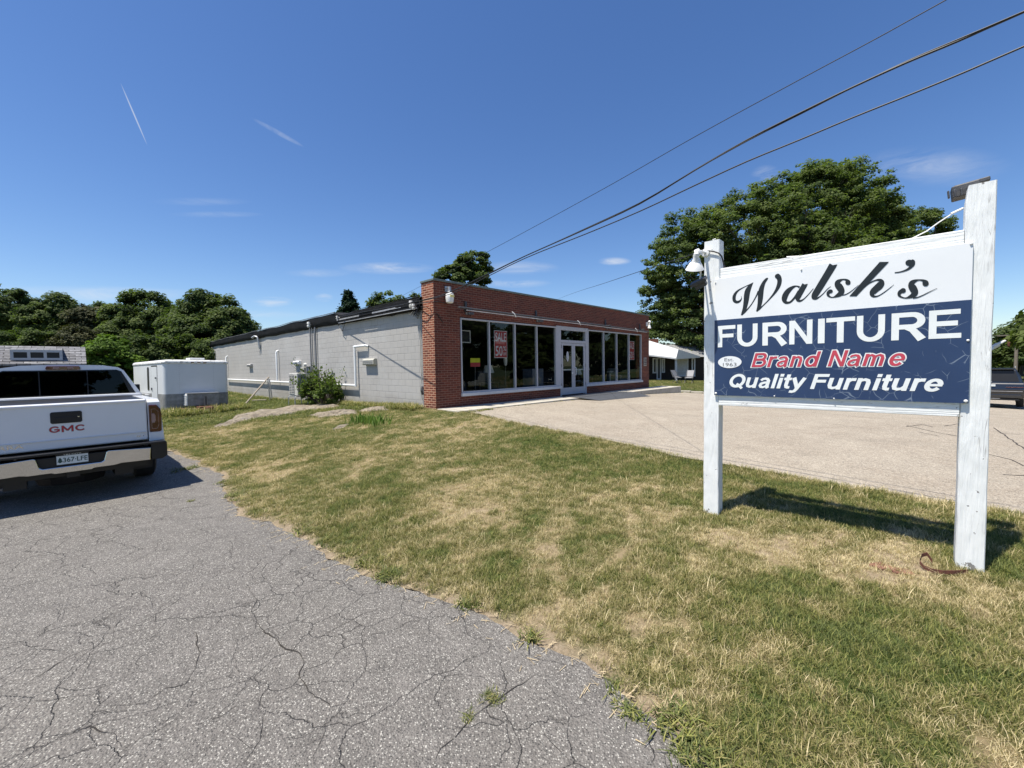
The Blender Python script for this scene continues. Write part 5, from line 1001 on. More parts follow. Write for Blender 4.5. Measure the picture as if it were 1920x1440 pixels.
gh.add(vs,[(i*4+k,i*4+(k+1)%4,(i+1)*4+(k+1)%4,(i+1)*4+k) for i in range(3) for k in range(4)]+[(12,13,14,15)]); gh.build('cabin',M['suvpaint'],SV,bevel=.03,seg=2)
MB().add([(-.82,.028,1.14),(.82,.028,1.14),(.70,.112,1.60),(-.70,.112,1.60)],[(0,1,2,3)]).build('rear_window',M['trim'],SV)
MB().prism([(-.66,.02),(-.66,.34),(.66,.34),(.66,.02)],1.655,1.70,'z').build('rear_spoiler',M['suvpaint'],SV,bevel=.01)
for sx in (-1,1):
    MB().add([(sx*.915,.5,1.17),(sx*.915,3.2,1.17),(sx*.765,2.7,1.585),(sx*.765,.6,1.585)],[(0,1,2,3)]).build('side_window',M['carglass'],SV)
    MB().tube([(sx*.70,.55,1.73),(sx*.70,.7,1.76),(sx*.70,2.3,1.76),(sx*.70,2.45,1.73)],.018,6).build('roof_rail',M['galv'],SV)
    MB().box(min(sx*.45,sx*.93),max(sx*.45,sx*.93),-.062,-.045,.885,.915).build('tail_light',M['tailred'],SV,bevel=.004)
    m_=MB().box(min(sx*.98,sx*1.15),max(sx*.98,sx*1.15),2.95,3.05,1.08,1.25).build('door_mirror',M['suvpaint'],SV,bevel=.03)
    for y in (.98,3.85):
        wo=MB().lathe([(.22,-.11),(.34,-.115),(.37,-.08),(.375,0),(.37,.08),(.34,.115),(.22,.11)],(sx*.86,y,.375),Matrix.Rotation(R(90),3,'Y'),28).build('wheel',M['rubber'],SV,smooth=True); MB().lathe([(0,.08),(.22,.09),(.22,-.09),(0,-.08)],(sx*.86,y,.375),Matrix.Rotation(R(90*sx),3,'Y'),20).build('rim',M['rim'],wo)
MB().box(-.92,.92,-.066,-.048,.715,.735).build('chrome_strip',M['silver'],SV,bevel=.003)
MB().box(-.16,.16,-.066,-.056,.93,1.02).build('licence_plate',M['plate'],SV,bevel=.003)
MB().box(-.2,.06,-.012,.0,1.115,1.14).build('badge',M['silver'],SV)
bm_=MB(); bm_.box(-.9,.9,-.09,.1,.44,.60); bm_.build('rear_bumper',M['suvpaint'],SV,bevel=.03); MB().prism([(-.85,.34),(.85,.34),(.80,.42),(-.80,.42)],-.06,.05).build('lower_valance',M['trim'],SV); MB().box(-.8,.30,-.075,-.06,.40,.425).build('skid_trim',M['silver'],SV)
# ---------- garden shed behind the truck ----------
sc0=aty(151,651,17.2); SHD=empty('garden_shed',(sc0.x,sc0.y,.1),ANG); tag(SHD,'garden shed with grey shingle roof and three pane transom dormer behind the truck','shed')
hr=sc0.z-.1
rf=MB(); Lr=5.2; rise=.72; dp=1.25
rf.add([(-Lr,-dp,hr-rise),(0.12,-dp,hr-rise),(0.12,0,hr),(-Lr,0,hr),(-Lr,dp,hr-rise),(0.12,dp,hr-rise),(-Lr,-dp,hr-rise-.05),(0.12,-dp,hr-rise-.05),(0.12,0,hr-.05),(-Lr,0,hr-.05),(-Lr,dp,hr-rise-.05),(0.12,dp,hr-rise-.05)],[(0,1,2,3),(3,2,5,4),(6,7,1,0),(7,8,2,1),(8,11,5,2),(11,10,4,5)])
ro=rf.build('roof',M['shingle'],SHD)
sh=MB()
for i in range(7):
    a=i/7; y=-dp+dp*a; z=hr-rise+rise*a; sh.add([(-Lr,y,z+.006),(.13,y,z+.006),(.13,y+.19,z+.006+.19*rise/dp+.003),(-Lr,y+.19,z+.006+.19*rise/dp+.003),(-Lr,y,z+.022),(.13,y,z+.022),(.13,y+.19,z+.012+.19*rise/dp),(-Lr,y+.19,z+.012+.19*rise/dp)],[(0,1,5,4),(4,5,6,7),(1,2,6,5)])
sh.build('shingle_courses',M['shingle'],ro)
wl=MB(); wl.box(-Lr+.15,-.05,-dp+.15,dp-.15,-.2,hr-rise-.05); wl.add([(-.05,-dp+.15,hr-rise-.05),(-.05,dp-.15,hr-rise-.05),(-.05,0,hr-.14)],[(0,1,2)]); wl.build('wall',M['housewall'],SHD)
# transom dormer : x from -2.4 to -.75
dx0,dx1=-1.80,-.50; dz0=hr-.52; dz1=hr-.20; dy=-1.02
dm=MB(); dm.add([(dx0,dy+.03,dz1+.03),(dx1,dy+.03,dz1+.03),(dx1,-.2,hr-.06),(dx0,-.2,hr-.06)],[(0,1,2,3)]); dm.add([(dx1,dy+.03,dz0-.03),(dx1,dy+.03,dz1+.03),(dx1,-.2,hr-.06),(dx1,-.2,hr-.12)],[(0,1,2,3)]); dm.add([(dx0,dy+.03,dz0-.03),(dx0,dy+.03,dz1+.03),(dx0,-.2,hr-.06),(dx0,-.2,hr-.12)],[(0,1,2,3)]); dm.build('dormer_roof',M['shingle'],ro)
wf=MB(); wf.box(dx0,dx1,dy,dy+.05,dz1-.06,dz1+.03); wf.box(dx0,dx1,dy,dy+.05,dz0-.03,dz0+.05)
xs=[dx0,dx0+.08]; 
for i in range(4):
    x=dx0+(dx1-dx0-.08)*i/3; wf.box(x,x+.08,dy,dy+.05,dz0+.05,dz1-.06)
wo=wf.build('transom_window',M['greytrim'],SHD)
for i in range(3):
    a=dx0+(dx1-dx0-.08)*i/3+.08; b=dx0+(dx1-dx0-.08)*(i+1)/3; MB().add([(a,dy+.03,dz0+.05),(b,dy+.03,dz0+.05),(b,dy+.03,dz1-.06),(a,dy+.03,dz1-.06)],[(0,1,2,3)]).build('pane',M['trim'],wo)

# ---------- neighbouring house beyond the lot ----------
def H(x,y,Y): return aty(x,y,Y)
NH=empty('brown_house',(13.5,37,.3),R(0)); tag(NH,'low dark brown house with white porch roof and brick chimney beyond the shop','house')
def rel(p): return (p.x-13.5,p.y-37,p.z-.3)
wl=MB(); wl.box(-3.5,6.5,1.2,1.4,-1.0,2.1); wl.box(-3.3,6.5,1.4,8,-1.0,2.1); wl.build('wall',M['housewall'],NH)
pr=MB(); a=rel(H(1195,632,36.2)); b=rel(H(1272,655,35.2)); c=rel(H(1268,671,34.9)); d=rel(H(1195,662,35.2)); e_=rel(H(1313,668,37.8)); f_=rel(H(1290,660,38.3))
pr.add([a,b,c,d,e_,(e_[0],e_[1]+1.5,e_[2]+.25),(a[0],a[1]+2.2,a[2]+.1)],[(0,1,2,3),(1,4,2),(0,6,5,4,1)]); pr.add([(c[0],c[1],c[2]-.12),(d[0],d[1],d[2]-.12),c,d,(e_[0],e_[1],e_[2]-.12),e_],[(0,1,3,2),(0,2,5,4)])
pr.build('porch_roof',simple('white_porch_metal',(.72,.72,.70),.5,var=.05),NH,fix=False)
mr=MB(); mr.add([(-3.6,.9,2.15),(7.5,.9,2.0),(7.3,4.5,3.35),(-3.6,4.5,3.35),(-3.6,8.3,2.1),(7.3,8.3,2.1)],[(0,1,2,3),(3,2,5,4),(1,5,2)]); mr.build('roof',M['houseroof'],NH)
MB().box(-.1,.75,3.6,4.3,2.9,3.9).build('chimney',M['brickf'],NH)
pp=rel(H(1267,672,35.3)); MB().box(pp[0]-.06,pp[0]+.10,pp[1]-.05,pp[1]+.05,-.9,pp[2]).build('porch_post',M['whitetrim'],NH)
def hwin(name,px0,px1,py0,py1,Y,pan='carglass'):
    p0=rel(H(px0,py1,Y)); p1=rel(H(px1,py0,Y)); w=.12; y=1.17
    f=MB(); f.box(p0[0],p1[0],y-.05,y,p1[2]-w,p1[2]); f.box(p0[0],p1[0],y-.05,y,p0[2],p0[2]+w); f.box(p0[0],p0[0]+w,y-.05,y,p0[2]+w,p1[2]-w); f.box(p1[0]-w,p1[0],y-.05,y,p0[2]+w,p1[2]-w)
    o=f.build(name,M['whitetrim'],NH); MB().box(p0[0]+w,p1[0]-w,y-.03,y-.01,p0[2]+w,p1[2]-w).build('pane',M[pan],o); return o
hwin('window',1224,1232,671,700,38.1); hwin('door',1231.5,1240,670,712,38.1,'trim'); hwin('window',1241,1247,672,699,38.1)
w_=hwin('window',1267,1291,671,706,38.1,'curtain'); hwin('window',1297,1304,671,706,38.1)
MB().box(rel(H(1268,700,38.1))[0],rel(H(1290,700,38.1))[0],1.05,1.11,.72,.80).build('mullion',M['whitetrim'],w_)
MB().box(-2.2,-.2,.0,1.2,-1.0,-.05).build('porch_step',M['concrete'],NH)
# things leaning in front of the house
for i,(px,py,lab) in enumerate([(1270,722,'dark folding chair with light seat by the porch post'),(1292,722,'dark folding chair with light seat below the big house window')]):
    p=H(px,py,31.5); t=empty('folding_chair',(p.x,p.y,g1(p.x,p.y)),R(30-70*i)); tag(t,lab,'chair',group='folding chairs before the brown house')
    s=MB(); s.obox(Vector((0,0,.45)),(.5,.45,.03),Matrix.Rotation(R(10),3,'X')); s.build('seat',M['conduit'],t); s=MB(); s.obox(Vector((0,.32,.75)),(.5,.03,.5),Matrix.Rotation(R(-25),3,'X')); s.build('backrest',M['conduit'],t)
    for a in (-.26,.26):
        MB().tube([(a,-.25,0),(a,.42,1.0)],.02,6).build('leg',M['darkmetal'],t); MB().tube([(a,.3,0),(a,-.22,.46)],.02,6).build('leg',M['darkmetal'],t)

# ---------- air conditioner on its stand ----------
ps=A+U*(-1.0)+W*7.9; gza=g1(ps.x,ps.y); AC=empty('heat_pump_unit',(ps.x,ps.y,gza),ANG); tag(AC,'off white outdoor heat pump unit on a small metal stand beside the shop bush','air conditioner')
z0=.42
b=MB().box(-.17,.17,-.45,.45,z0,z0+.88).build('cabinet',M['acwhite'],AC,bevel=.02)
g=MB(); g.box(-.176,-.171,-.12,.40,z0+.06,z0+.82); go=g.build('grille',M['conduit'],AC)
sl=MB(); 
for i in range(12): sl.box(-.192,-.177,-.13,.41,z0+.07+i*.064,z0+.092+i*.064)
sl.box(-.195,-.177,.10,.125,z0+.05,z0+.84); sl.build('slats',M['acwhite'],go)
MB().box(-.13,.13,-.458,-.451,z0+.1,z0+.8).build('side_panel',M['conduit'],AC)
stn=MB(); 
for y in(-.35,.35):
    stn.tube([(-.24,y,-.1),(-.24,y,.34),(-.2,y,.39),(.2,y,.39),(.24,y,.34),(.24,y,-.1)],.018,6)
stn.tube([(-.2,-.35,.39),(-.2,.35,.39)],.018,6); stn.tube([(.2,-.35,.39),(.2,.35,.39)],.018,6); stn.build('stand',M['galv'],AC)
# leaning pole, stakes, board
p0=gpix(459,758); p1=aty(504,707,20.9); t=empty('leaning_pole',p0,0); tag(t,'pale timber pole leaning diagonally on the short stakes near the wall','pole')
MB().tube([(0,0,-.02),tuple(p1-p0)],.035,8).build('shaft',M['timber'],t)
for i,(px0,py0,px1,py1) in enumerate([(507,751,502,710),(511,750,505,711)]):
    a=gpix(px0,py0); b=aty(px1,py1,a.y); t=empty('short_stake',a,0); tag(t,['grey upright stake propping the leaning pole, left of two','grey upright stake propping the leaning pole, right of two'][i],'stake',group='stakes by the wall')
    MB().tube([(0,0,-.2),tuple(b-a)],.03,7).build('shaft',M['galv'],t)
p=gpix(487,752); t=empty('fallen_board',p,R(20)); tag(t,'pale board lying flat in the grass below the leaning pole','board'); MB().box(-.3,.3,-.12,.12,.02,.07).build('plank',M['timber'],t,bevel=.005)
# bent strap and half buried paver beside the tall post
p=gpix(1770,1080); t=empty('bent_strap',(0,0,0),0); tag(t,'dark curled metal strap lying beside the tall sign post','strap')
pts=[]
for px,py,dz in [(1748,1062,.03),(1738,1056,.06),(1728,1056,.05),(1724,1063,.03),(1732,1070,.02),(1748,1077,.022),(1768,1081,.025),(1790,1081,.025),(1815,1078,.02)]:
    q=gpix(px,py); pts.append((q.x,q.y,q.z+dz*1.2))
sm=MB(); vs=[]
for i,q in enumerate(pts): vs+=[(q[0],q[1],q[2]-.012),(q[0],q[1],q[2]+.016),(q[0]+.003,q[1]+.003,q[2]+.016),(q[0]+.003,q[1]+.003,q[2]-.012)]
sm.add(vs,[(4*i+k,4*i+(k+1)%4,4*i+4+(k+1)%4,4*i+4+k) for i in range(len(pts)-1) for k in range(4)]); sm.build('band',M['rust'],t)
for px,py,lab,r_ in ((1652,1062,'half buried red paver in the grass below the sign panel, left of two',20),(1690,1072,'half buried red paver near the curled strap, right of two',-15)):
    p=gpix(px,py); o=MB().box(-.07,.07,-.045,.045,-.02,.012).build('brick_paver',M['brickpaver'],None,bevel=.006); o.location=p; o.rotation_euler=(.05,.06,R(r_)); tag(o,lab,'brick','bricks sunk in the lawn')

# ---------- rock ledges ----------
def rockmat():
    m,nt,b=newmat('pale_grey_ledge_rock'); k=NT(nt); p=k.pos()
    c=k.ramp(k.noise(p,2.2,6,.7),[(.3,(.26,.22,.17)),(.5,(.42,.35,.25)),(.75,(.50,.46,.40))]); c=k.mix(k.ramp(k.noise(p,9,6,.75),[(.5,0),(.62,.8)]),c,(.12,.10,.08)); c=k.mix(k.ramp(k.noise(k.scalev(p,(1.2,4,8)),1.6,6,.7,1.5),[(.47,0),(.5,.9),(.53,0)]),c,(.05,.04,.03))
    k.l(c,b.inputs['Base Color']); b.inputs['Roughness'].default_value=.9; k.bump(k.noise(p,7,8,.75),1,.16,b); return m
M['rock']=rockmat()
def rock(pix,h,label,seed):
    P=[gpix(*q) for q in pix]; P2=np.array([(p.x,p.y) for p in P]); x0,y0=P2.min(0); x1,y1=P2.max(0); st=max(.04,min(.09,(y1-y0)/30))
    xs=np.arange(x0-st,x1+st,st); ys=np.arange(y0-st,y1+st,st); XX,YY=np.meshgrid(xs,ys); d=segdist(P2,XX,YY,True); ins=inside(P2,XX,YY); sd=np.where(ins,d,-d)+.22*(fbm(XX*3.2,YY*3.2,3,seed+9)-.5)
    zz=gz(XX,YY,True)+h*np.clip(sd/.22,0,1)**.5*(.35+1.2*np.round(fbm(XX*1.5,YY*1.5,2,seed)*5)/5+.35*(fbm(XX*5,YY*5,3,seed+4)-.5))-.03+.05*np.minimum(sd,0)*8
    kp=(sd[:-1,:-1]>-.05)
    o=gridmesh('rock_ledge',XX,YY,zz,M['rock'],keep=kp); c=P2.mean(0); return tag(o,label,'rock','rock outcrops in the lawn'),P2
ROCKS=[]
for pix,h,lab,sd_ in [([(398,803),(425,790),(450,780),(480,774),(510,770),(545,763),(590,761),(634,761),(637,764),(600,768),(565,771),(548,777),(520,780),(490,783),(470,788),(455,790),(430,798)],.12,'largest pale rock ledge sloping down toward the trailer',51),
  ([(575,781),(610,775),(650,772),(672,770),(670,776),(640,779),(605,783)],.12,'long narrow rock ledge in front of the bush',53),
  ([(618,806),(632,797),(655,793),(661,795),(645,803),(627,808)],.10,'small separate rock nearest the driveway on the mound',57),
  ([(668,771),(690,767),(728,765),(735,763),(728,769),(700,772),(675,774)],.10,'flat light stone at the crest near the brick corner',61)]:
    o,P2=rock(pix,h,lab,sd_); ROCKS.append(P2)
# ---------- foliage ----------
def leafmat(name,dark,mid,light,trans=.3,spec=.12):
    m,nt,b=newmat(name); k=NT(nt); out=nt.nodes['Material Output']
    at=k.n('ShaderNodeAttribute'); at.attribute_name='lv'
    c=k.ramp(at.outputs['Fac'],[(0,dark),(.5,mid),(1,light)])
    k.l(c,b.inputs['Base Color']); b.inputs['Roughness'].default_value=.65; b.inputs['Specular IOR Level'].default_value=spec
    tl=k.n('ShaderNodeBsdfTranslucent'); k.l(k.mix(1,c,(1.3,1.5,.6),'MULTIPLY'),tl.inputs[0])
    mx=k.n('ShaderNodeMixShader'); mx.inputs[0].default_value=trans; k.l(b.outputs[0],mx.inputs[1]); k.l(tl.outputs[0],mx.inputs[2]); k.l(mx.outputs[0],out.inputs[0]); return m
M['locust']=leafmat('locust_leaves',(.036,.058,.020),(.084,.118,.036),(.150,.185,.065),.42)
M['maple']=leafmat('maple_leaves',(.026,.044,.014),(.066,.096,.030),(.130,.165,.055),.38)
M['shrubleaf']=leafmat('pale_shrub_leaves',(.04,.07,.012),(.08,.14,.02),(.13,.20,.03),.3)
M['needle']=leafmat('spruce_needles',(.008,.022,.012),(.014,.034,.017),(.022,.048,.022),.1)
M['dryleaf']=leafmat('dusty_brush_leaves',(.03,.035,.015),(.055,.06,.028),(.09,.09,.04),.2)
M['weed']=leafmat('weed_leaves',(.035,.06,.012),(.08,.12,.025),(.15,.20,.045),.3)
M['iris']=leafmat('iris_blades',(.06,.12,.02),(.12,.20,.04),(.22,.30,.09),.3)
def leaves(name,C,Nrm,size,mat,parent,r,asp=1.5,lv=None,vert=False):
    """a mesh of many small pointed leaves at C with rough normals Nrm"""
    n=len(C); Nn=Nrm/ (np.linalg.norm(Nrm,axis=1,keepdims=True)+1e-9)
    t=r.normal(size=(n,3)); t-= (t*Nn).sum(1,keepdims=True)*Nn; t/=np.linalg.norm(t,axis=1,keepdims=True)+1e-9; b=np.cross(Nn,t)
    s=(size*(.6+.8*r.random(n)))[:,None]
    fold=Nn*s*.22
    V=np.stack([C-t*s*asp*.5,C-b*s*.5+fold*.6,C+t*s*asp*.5,C+b*s*.5+fold*.6],1).reshape(-1,3)
    me=bpy.data.meshes.new(name); me.vertices.add(4*n); me.vertices.foreach_set('co',V.astype(np.float32).ravel())
    me.loops.add(4*n); me.loops.foreach_set('vertex_index',np.arange(4*n,dtype=np.int32)); me.polygons.add(n); me.polygons.foreach_set('loop_start',(np.arange(n)*4).astype(np.int32)); me.update(calc_edges=True)
    if lv is None: lv=r.random(n)
    a=me.attributes.new('lv','FLOAT','POINT'); a.data.foreach_set('value',np.repeat(np.clip(lv,0,1),4).astype(np.float32)); me.materials.append(mat)
    o=bpy.data.objects.new(name,me); COL.objects.link(o); o.parent=parent; return o
def crown_points(lobes,npuff,pr,nleaf,r,flat=.5,low=-.35,shell=.62,fringe=.0):
    C=[];N=[];LV=[];PC=[]
    L=np.array(lobes); vol=(L[:,3]*L[:,4]*L[:,5])**(2/3); vol/=vol.sum()
    k=0; tries=0; nf=int(npuff*fringe)
    while k<npuff and tries<npuff*30:
        tries+=1
        l=L[r.choice(len(L),p=vol)]; d=r.normal(size=3); d/=np.linalg.norm(d)
        if d[2]<low and r.random()<.8: continue
        f=shell+(1.02-shell)*r.random()**.6
        fr_=k<nf
        if fr_: f=1.0+.10*r.random()
        f*=1+.15*mnoise.noise(Vector((d[0]*1.7+l[0],d[1]*1.7+l[1],d[2]*1.7+l[2])))
        c=l[:3]+d*l[3:]*f
        q=((c-L[:,:3])/L[:,3:]); ins=(np.sum(q*q,1)<.30).sum()
        if ins>0: continue
        PC.append(c); rad=pr*(.55+.9*r.random())*(.55 if fr_ else 1); m=int(nleaf*(rad/pr)**2*(.7 if fr_ else 1))
        e=r.normal(size=(m,3)); e/=np.linalg.norm(e,axis=1,keepdims=True); e*= (r.random((m,1))**.45)
        e[:,2]=np.where(e[:,2]<0,e[:,2]*.55,e[:,2]); P=c+e*rad*np.array([1,1,flat])
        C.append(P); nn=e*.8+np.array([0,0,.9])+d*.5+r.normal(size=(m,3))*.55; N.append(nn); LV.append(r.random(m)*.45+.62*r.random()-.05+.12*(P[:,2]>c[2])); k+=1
    return np.concatenate(C),np.concatenate(N),np.concatenate(LV),np.array(PC)
def tree(name,label,cat,base,lobes,npuff,pr,nleaf,leaf,mat,seed,trunk=.25,group=None,flat=.5,nlimb=26,low=-.35,shell=.62,barkmat=None,asp=1.5):
    r=np.random.default_rng(seed); t=empty(name,base,0); tag(t,label,cat,group)
    C,N,LV,PC=crown_points(lobes,npuff,pr,nleaf,r,flat,low,shell,fringe=.22)
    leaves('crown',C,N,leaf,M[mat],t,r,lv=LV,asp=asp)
    L=np.array(lobes); cz=L[:,2].mean(); fork=max(.8,(L[:,2]-L[:,5]).min()*.9+.3); mb=MB()
    top=Vector((L[:,0].mean()*.5,L[:,1].mean()*.5,cz*.9))
    mb.tube([(0,0,-.4),(0,0,.1),(.03,.02,fork*.5),tuple(Vector((top.x*.2,top.y*.2,fork))),tuple(top)],[trunk*1.35,trunk*1.05,trunk*.9,trunk*.75,trunk*.18],10)
    for i in r.choice(len(PC),min(nlimb,len(PC)),replace=False):
        p=Vector(PC[i]); a=fork+ (top.z-fork)*.8*r.random(); st=Vector((top.x*.2,top.y*.2,a)); md=(st+p)*.5+Vector(r.normal(size=3))*.25; md.z+= -.1*(p-st).length*.3
        w0=trunk*.42; mb.tube([tuple(st),tuple(st.lerp(md,.5)),tuple(md),tuple(md.lerp(p,.6)),tuple(p)],[w0,w0*.75,w0*.5,w0*.32,w0*.12],6)
        for j in range(3):
            q=p+Vector(r.normal(size=3))*pr*.7; mb.tube([tuple(md.lerp(p,.5)),tuple(md.lerp(q,.75)),tuple(q)],[w0*.28,w0*.18,w0*.05],4,cap=False)
    mb.build('trunk',barkmat or M['bark'],t,smooth=True)
    return t
def at_px(px,Y,dz=0):
    p=aty(px,700,Y); return (p.x,p.y,g1(p.x,p.y)+dz)
def lob(base,Y,lst):
    """lobes given as (px, py, width_px, height_px, depth offset) at distance Y"""
    out=[]
    for px,py,w,h,dy in lst:
        c=aty(px,py,Y+dy); k=(Y+dy)/FPX; lat=1.0/math.sqrt(1+((px-960)/FPX)**2)
        out.append((c.x-base[0],c.y-base[1],c.z-base[2],w*k*.5*lat*1.05,w*k*.5*lat*1.05,h*k*.5))
    return out
# big spreading tree behind the sign
b=at_px(1480,43)
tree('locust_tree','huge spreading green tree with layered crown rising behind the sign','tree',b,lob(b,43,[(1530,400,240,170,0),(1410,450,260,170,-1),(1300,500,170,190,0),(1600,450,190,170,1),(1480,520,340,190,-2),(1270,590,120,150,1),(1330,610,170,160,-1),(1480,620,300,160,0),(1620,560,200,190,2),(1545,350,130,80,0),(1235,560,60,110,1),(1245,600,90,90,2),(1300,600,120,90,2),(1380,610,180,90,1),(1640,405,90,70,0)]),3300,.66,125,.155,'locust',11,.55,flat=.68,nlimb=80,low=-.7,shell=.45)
b=at_px(1735,50)
tree('locust_tree','smaller layered tree half hidden behind the right part of the sign','tree',b,lob(b,50,[(1720,440,110,90,0),(1755,470,80,80,1),(1680,480,100,120,-1),(1730,560,160,160,0)]),700,.55,140,.14,'locust',12,.3,flat=.68,nlimb=34)
# trees behind the shop
b=at_px(862,38)
tree('maple_tree','leafy tree rising directly above the brick corner of the shop','tree',b,lob(b,38,[(885,505,62,60,0),(845,520,55,36,0),(865,530,95,60,0),(870,600,110,110,0)]),300,.48,190,.15,'maple',13,.2,flat=.7,nlimb=14,low=-.8)
b=at_px(730,52)
tree('maple_tree','small rounded tree just showing over the shop roof','tree',b,lob(b,52,[(730,572,58,48,0),(718,590,50,50,0),(735,630,80,90,0)]),60,1.0,260,.24,'maple',14,.2,flat=.75,nlimb=10,low=-.8)
b=at_px(776,70)
tree('maple_tree','tiny distant treetop beside the brick corner over the roof','tree',b,lob(b,70,[(775,572,34,44,0),(775,640,60,90,0)]),24,1.3,200,.32,'maple',15,.2,flat=.8,nlimb=6)
# spruce
def spruce(base,hgt,rad,label,seed,n=70,group=None):
    r=np.random.default_rng(seed); t=empty('spruce_tree',base,0); tag(t,label,'tree',group); C=[];N=[];LV=[]
    mb=MB(); mb.tube([(0,0,-.3),(0,0,hgt*.5),(0,0,hgt)],[.22,.13,.02],8)
    for i in range(n):
        f=i/n; z=hgt*(.08+.9*f); rr=rad*(1-f)+.06
        for a0 in range(7):
            a=r.random()*2*PI; L_=rr*(.75+.4*r.random()); e=Vector((math.cos(a)*L_,math.sin(a)*L_,z-.18*L_)); mb.tube([(0,0,z),tuple(e)],[.03,.006],3,cap=False)
            m=int(30+110*L_/rad); u=r.random(m)**.7; P=np.array([[e.x*q,e.y*q,z-.18*L_*q] for q in u])+r.normal(size=(m,3))*[.16,.16,.10]; P[:,2]-=.1*r.random(m)
            C.append(P); N.append(np.tile([math.cos(a)*.4,math.sin(a)*.4,.8],(m,1))+r.normal(size=(m,3))*.5); LV.append(r.random(m))
    mb.build('trunk',M['bark'],t); leaves('crown',np.concatenate(C),np.concatenate(N),.17,M['needle'],t,r,lv=np.concatenate(LV),asp=2.2)
b=at_px(658,52); tp=aty(657,541,52); spruce(b,tp.z-b[2],6.0,'dark pointed spruce showing over the shop roof',16)
# tree belt along the left
belt=[('maple_tree','dark round headed tree at the very left edge of the tree belt',20,44,[(15,590,130,105,0),(60,600,90,80,1),(-30,600,120,130,0)],150,'maple',21),
('maple_tree','tree with a loose open top, second from the left in the tree belt',112,43,[(110,578,70,44,0),(95,615,110,90,0),(140,625,90,80,0)],120,'maple',22),
('maple_tree','thin twiggy tree with dusty foliage between the left treetops',178,40,[(175,600,90,50,0),(185,640,110,90,0)],90,'dryleaf',23),
('maple_tree','broad tree with arching top at the middle of the tree belt',268,40,[(270,580,90,62,0),(235,605,90,60,0),(290,620,110,100,0),(240,645,120,90,-1)],160,'maple',24),
('maple_tree','tall dense tree nearest the grey wall, behind the trailer',385,37,[(378,578,72,56,0),(420,605,95,90,0),(350,620,90,80,0),(400,645,160,110,-1),(455,630,60,70,0),(340,650,90,80,-1)],260,'maple',25)]
belt+=[('maple_tree','distant low tree filling the gap behind the first two belt trees',75,54,[(60,615,180,90,0),(120,625,120,90,0)],110,'maple',26),
('maple_tree','distant low tree filling the gap behind the thin twiggy tree',215,54,[(200,612,190,80,0),(250,620,120,90,0)],110,'maple',27),
('maple_tree','distant low tree filling the gap before the tall dense belt tree',325,52,[(325,606,120,80,0),(345,630,140,90,0)],90,'maple',28)]
for nm,lab,px,Y,lb_,np_,mt,sd_ in belt:
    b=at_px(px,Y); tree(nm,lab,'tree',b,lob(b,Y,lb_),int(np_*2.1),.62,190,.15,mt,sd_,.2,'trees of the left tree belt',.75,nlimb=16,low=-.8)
for lab,px,Y,lb_,np_,mt,sd_ in [
 ('yellow green leafy shrub between the shed roof and the trailer',205,26,[(205,665,80,60,0),(225,690,70,60,0),(190,700,80,60,0)],75,'shrubleaf',31),
 ('grey green brushy thicket behind the shed roof end',150,34,[(150,650,110,70,0),(110,665,90,60,0)],70,'dryleaf',32),
 ('dark low bush at the far left over the shed roof',40,33,[(30,650,110,60,0),(75,650,70,60,0)],60,'maple',33),
 ('dark leafy understorey bush left of the trailer roof',265,31,[(265,665,90,80,0),(290,690,80,80,0)],80,'maple',34),
 ('dark leafy understorey bush directly behind the trailer roof',350,32,[(340,665,90,70,0),(390,675,90,70,0),(420,690,70,70,0)],90,'maple',35)]:
    b=at_px(px,Y); tree('shrub',lab,'shrub',b,lob(b,Y,lb_),int(np_*1.4),.48,200,.11,mt,sd_,.06,'shrubs below the left tree belt',.8,nlimb=12,low=-1)
# far right trees
b=at_px(1915,60); tree('pine_tree','dark bushy tree behind the utility pole at the right edge','tree',b,lob(b,60,[(1895,635,50,50,0),(1925,625,60,60,0),(1950,650,90,80,0),(1890,665,60,50,-1)]),120,1.2,300,.24,'maple',41,.25,'trees at the right edge',.6,nlimb=16,low=-.8)
b=at_px(1880,66); tree('pine_tree','lower dark bushy tree left of the utility pole, partly behind the tall post','tree',b,lob(b,66,[(1868,672,50,50,0),(1895,680,60,45,0)]),50,1.2,260,.25,'maple',42,.2,'trees at the right edge',.6,nlimb=8,low=-.8)
# trees further round to the right, outside the photograph but mirrored in the shop glass
refl=None
for i,(x,y,s) in enumerate([(46,30,1.0),(50,20,1.15),(52,9,1.0),(50,-2,1.2),(47,-13,1.0),(40,-24,1.1),(55,38,1.1),(28,-28,1.1)]):
    if refl is None:
        refl=tree('maple_tree','leafy tree across the road, outside the right edge of the photo','tree',(x,y,g1(x,y)),[(0,0,6,4.5,4.5,3.6),(2,1,8.5,3,3,2.4),(-2,0,4,4,4,2.8)],150,1.2,140,.42,'maple',51,.3,'trees across the road',.7,nlimb=14); o=refl
    else: o=copy_tree(refl); o.location=(x,y,g1(x,y))
    o.rotation_euler=(0,0,i*1.1); o.scale=(s,s,s)
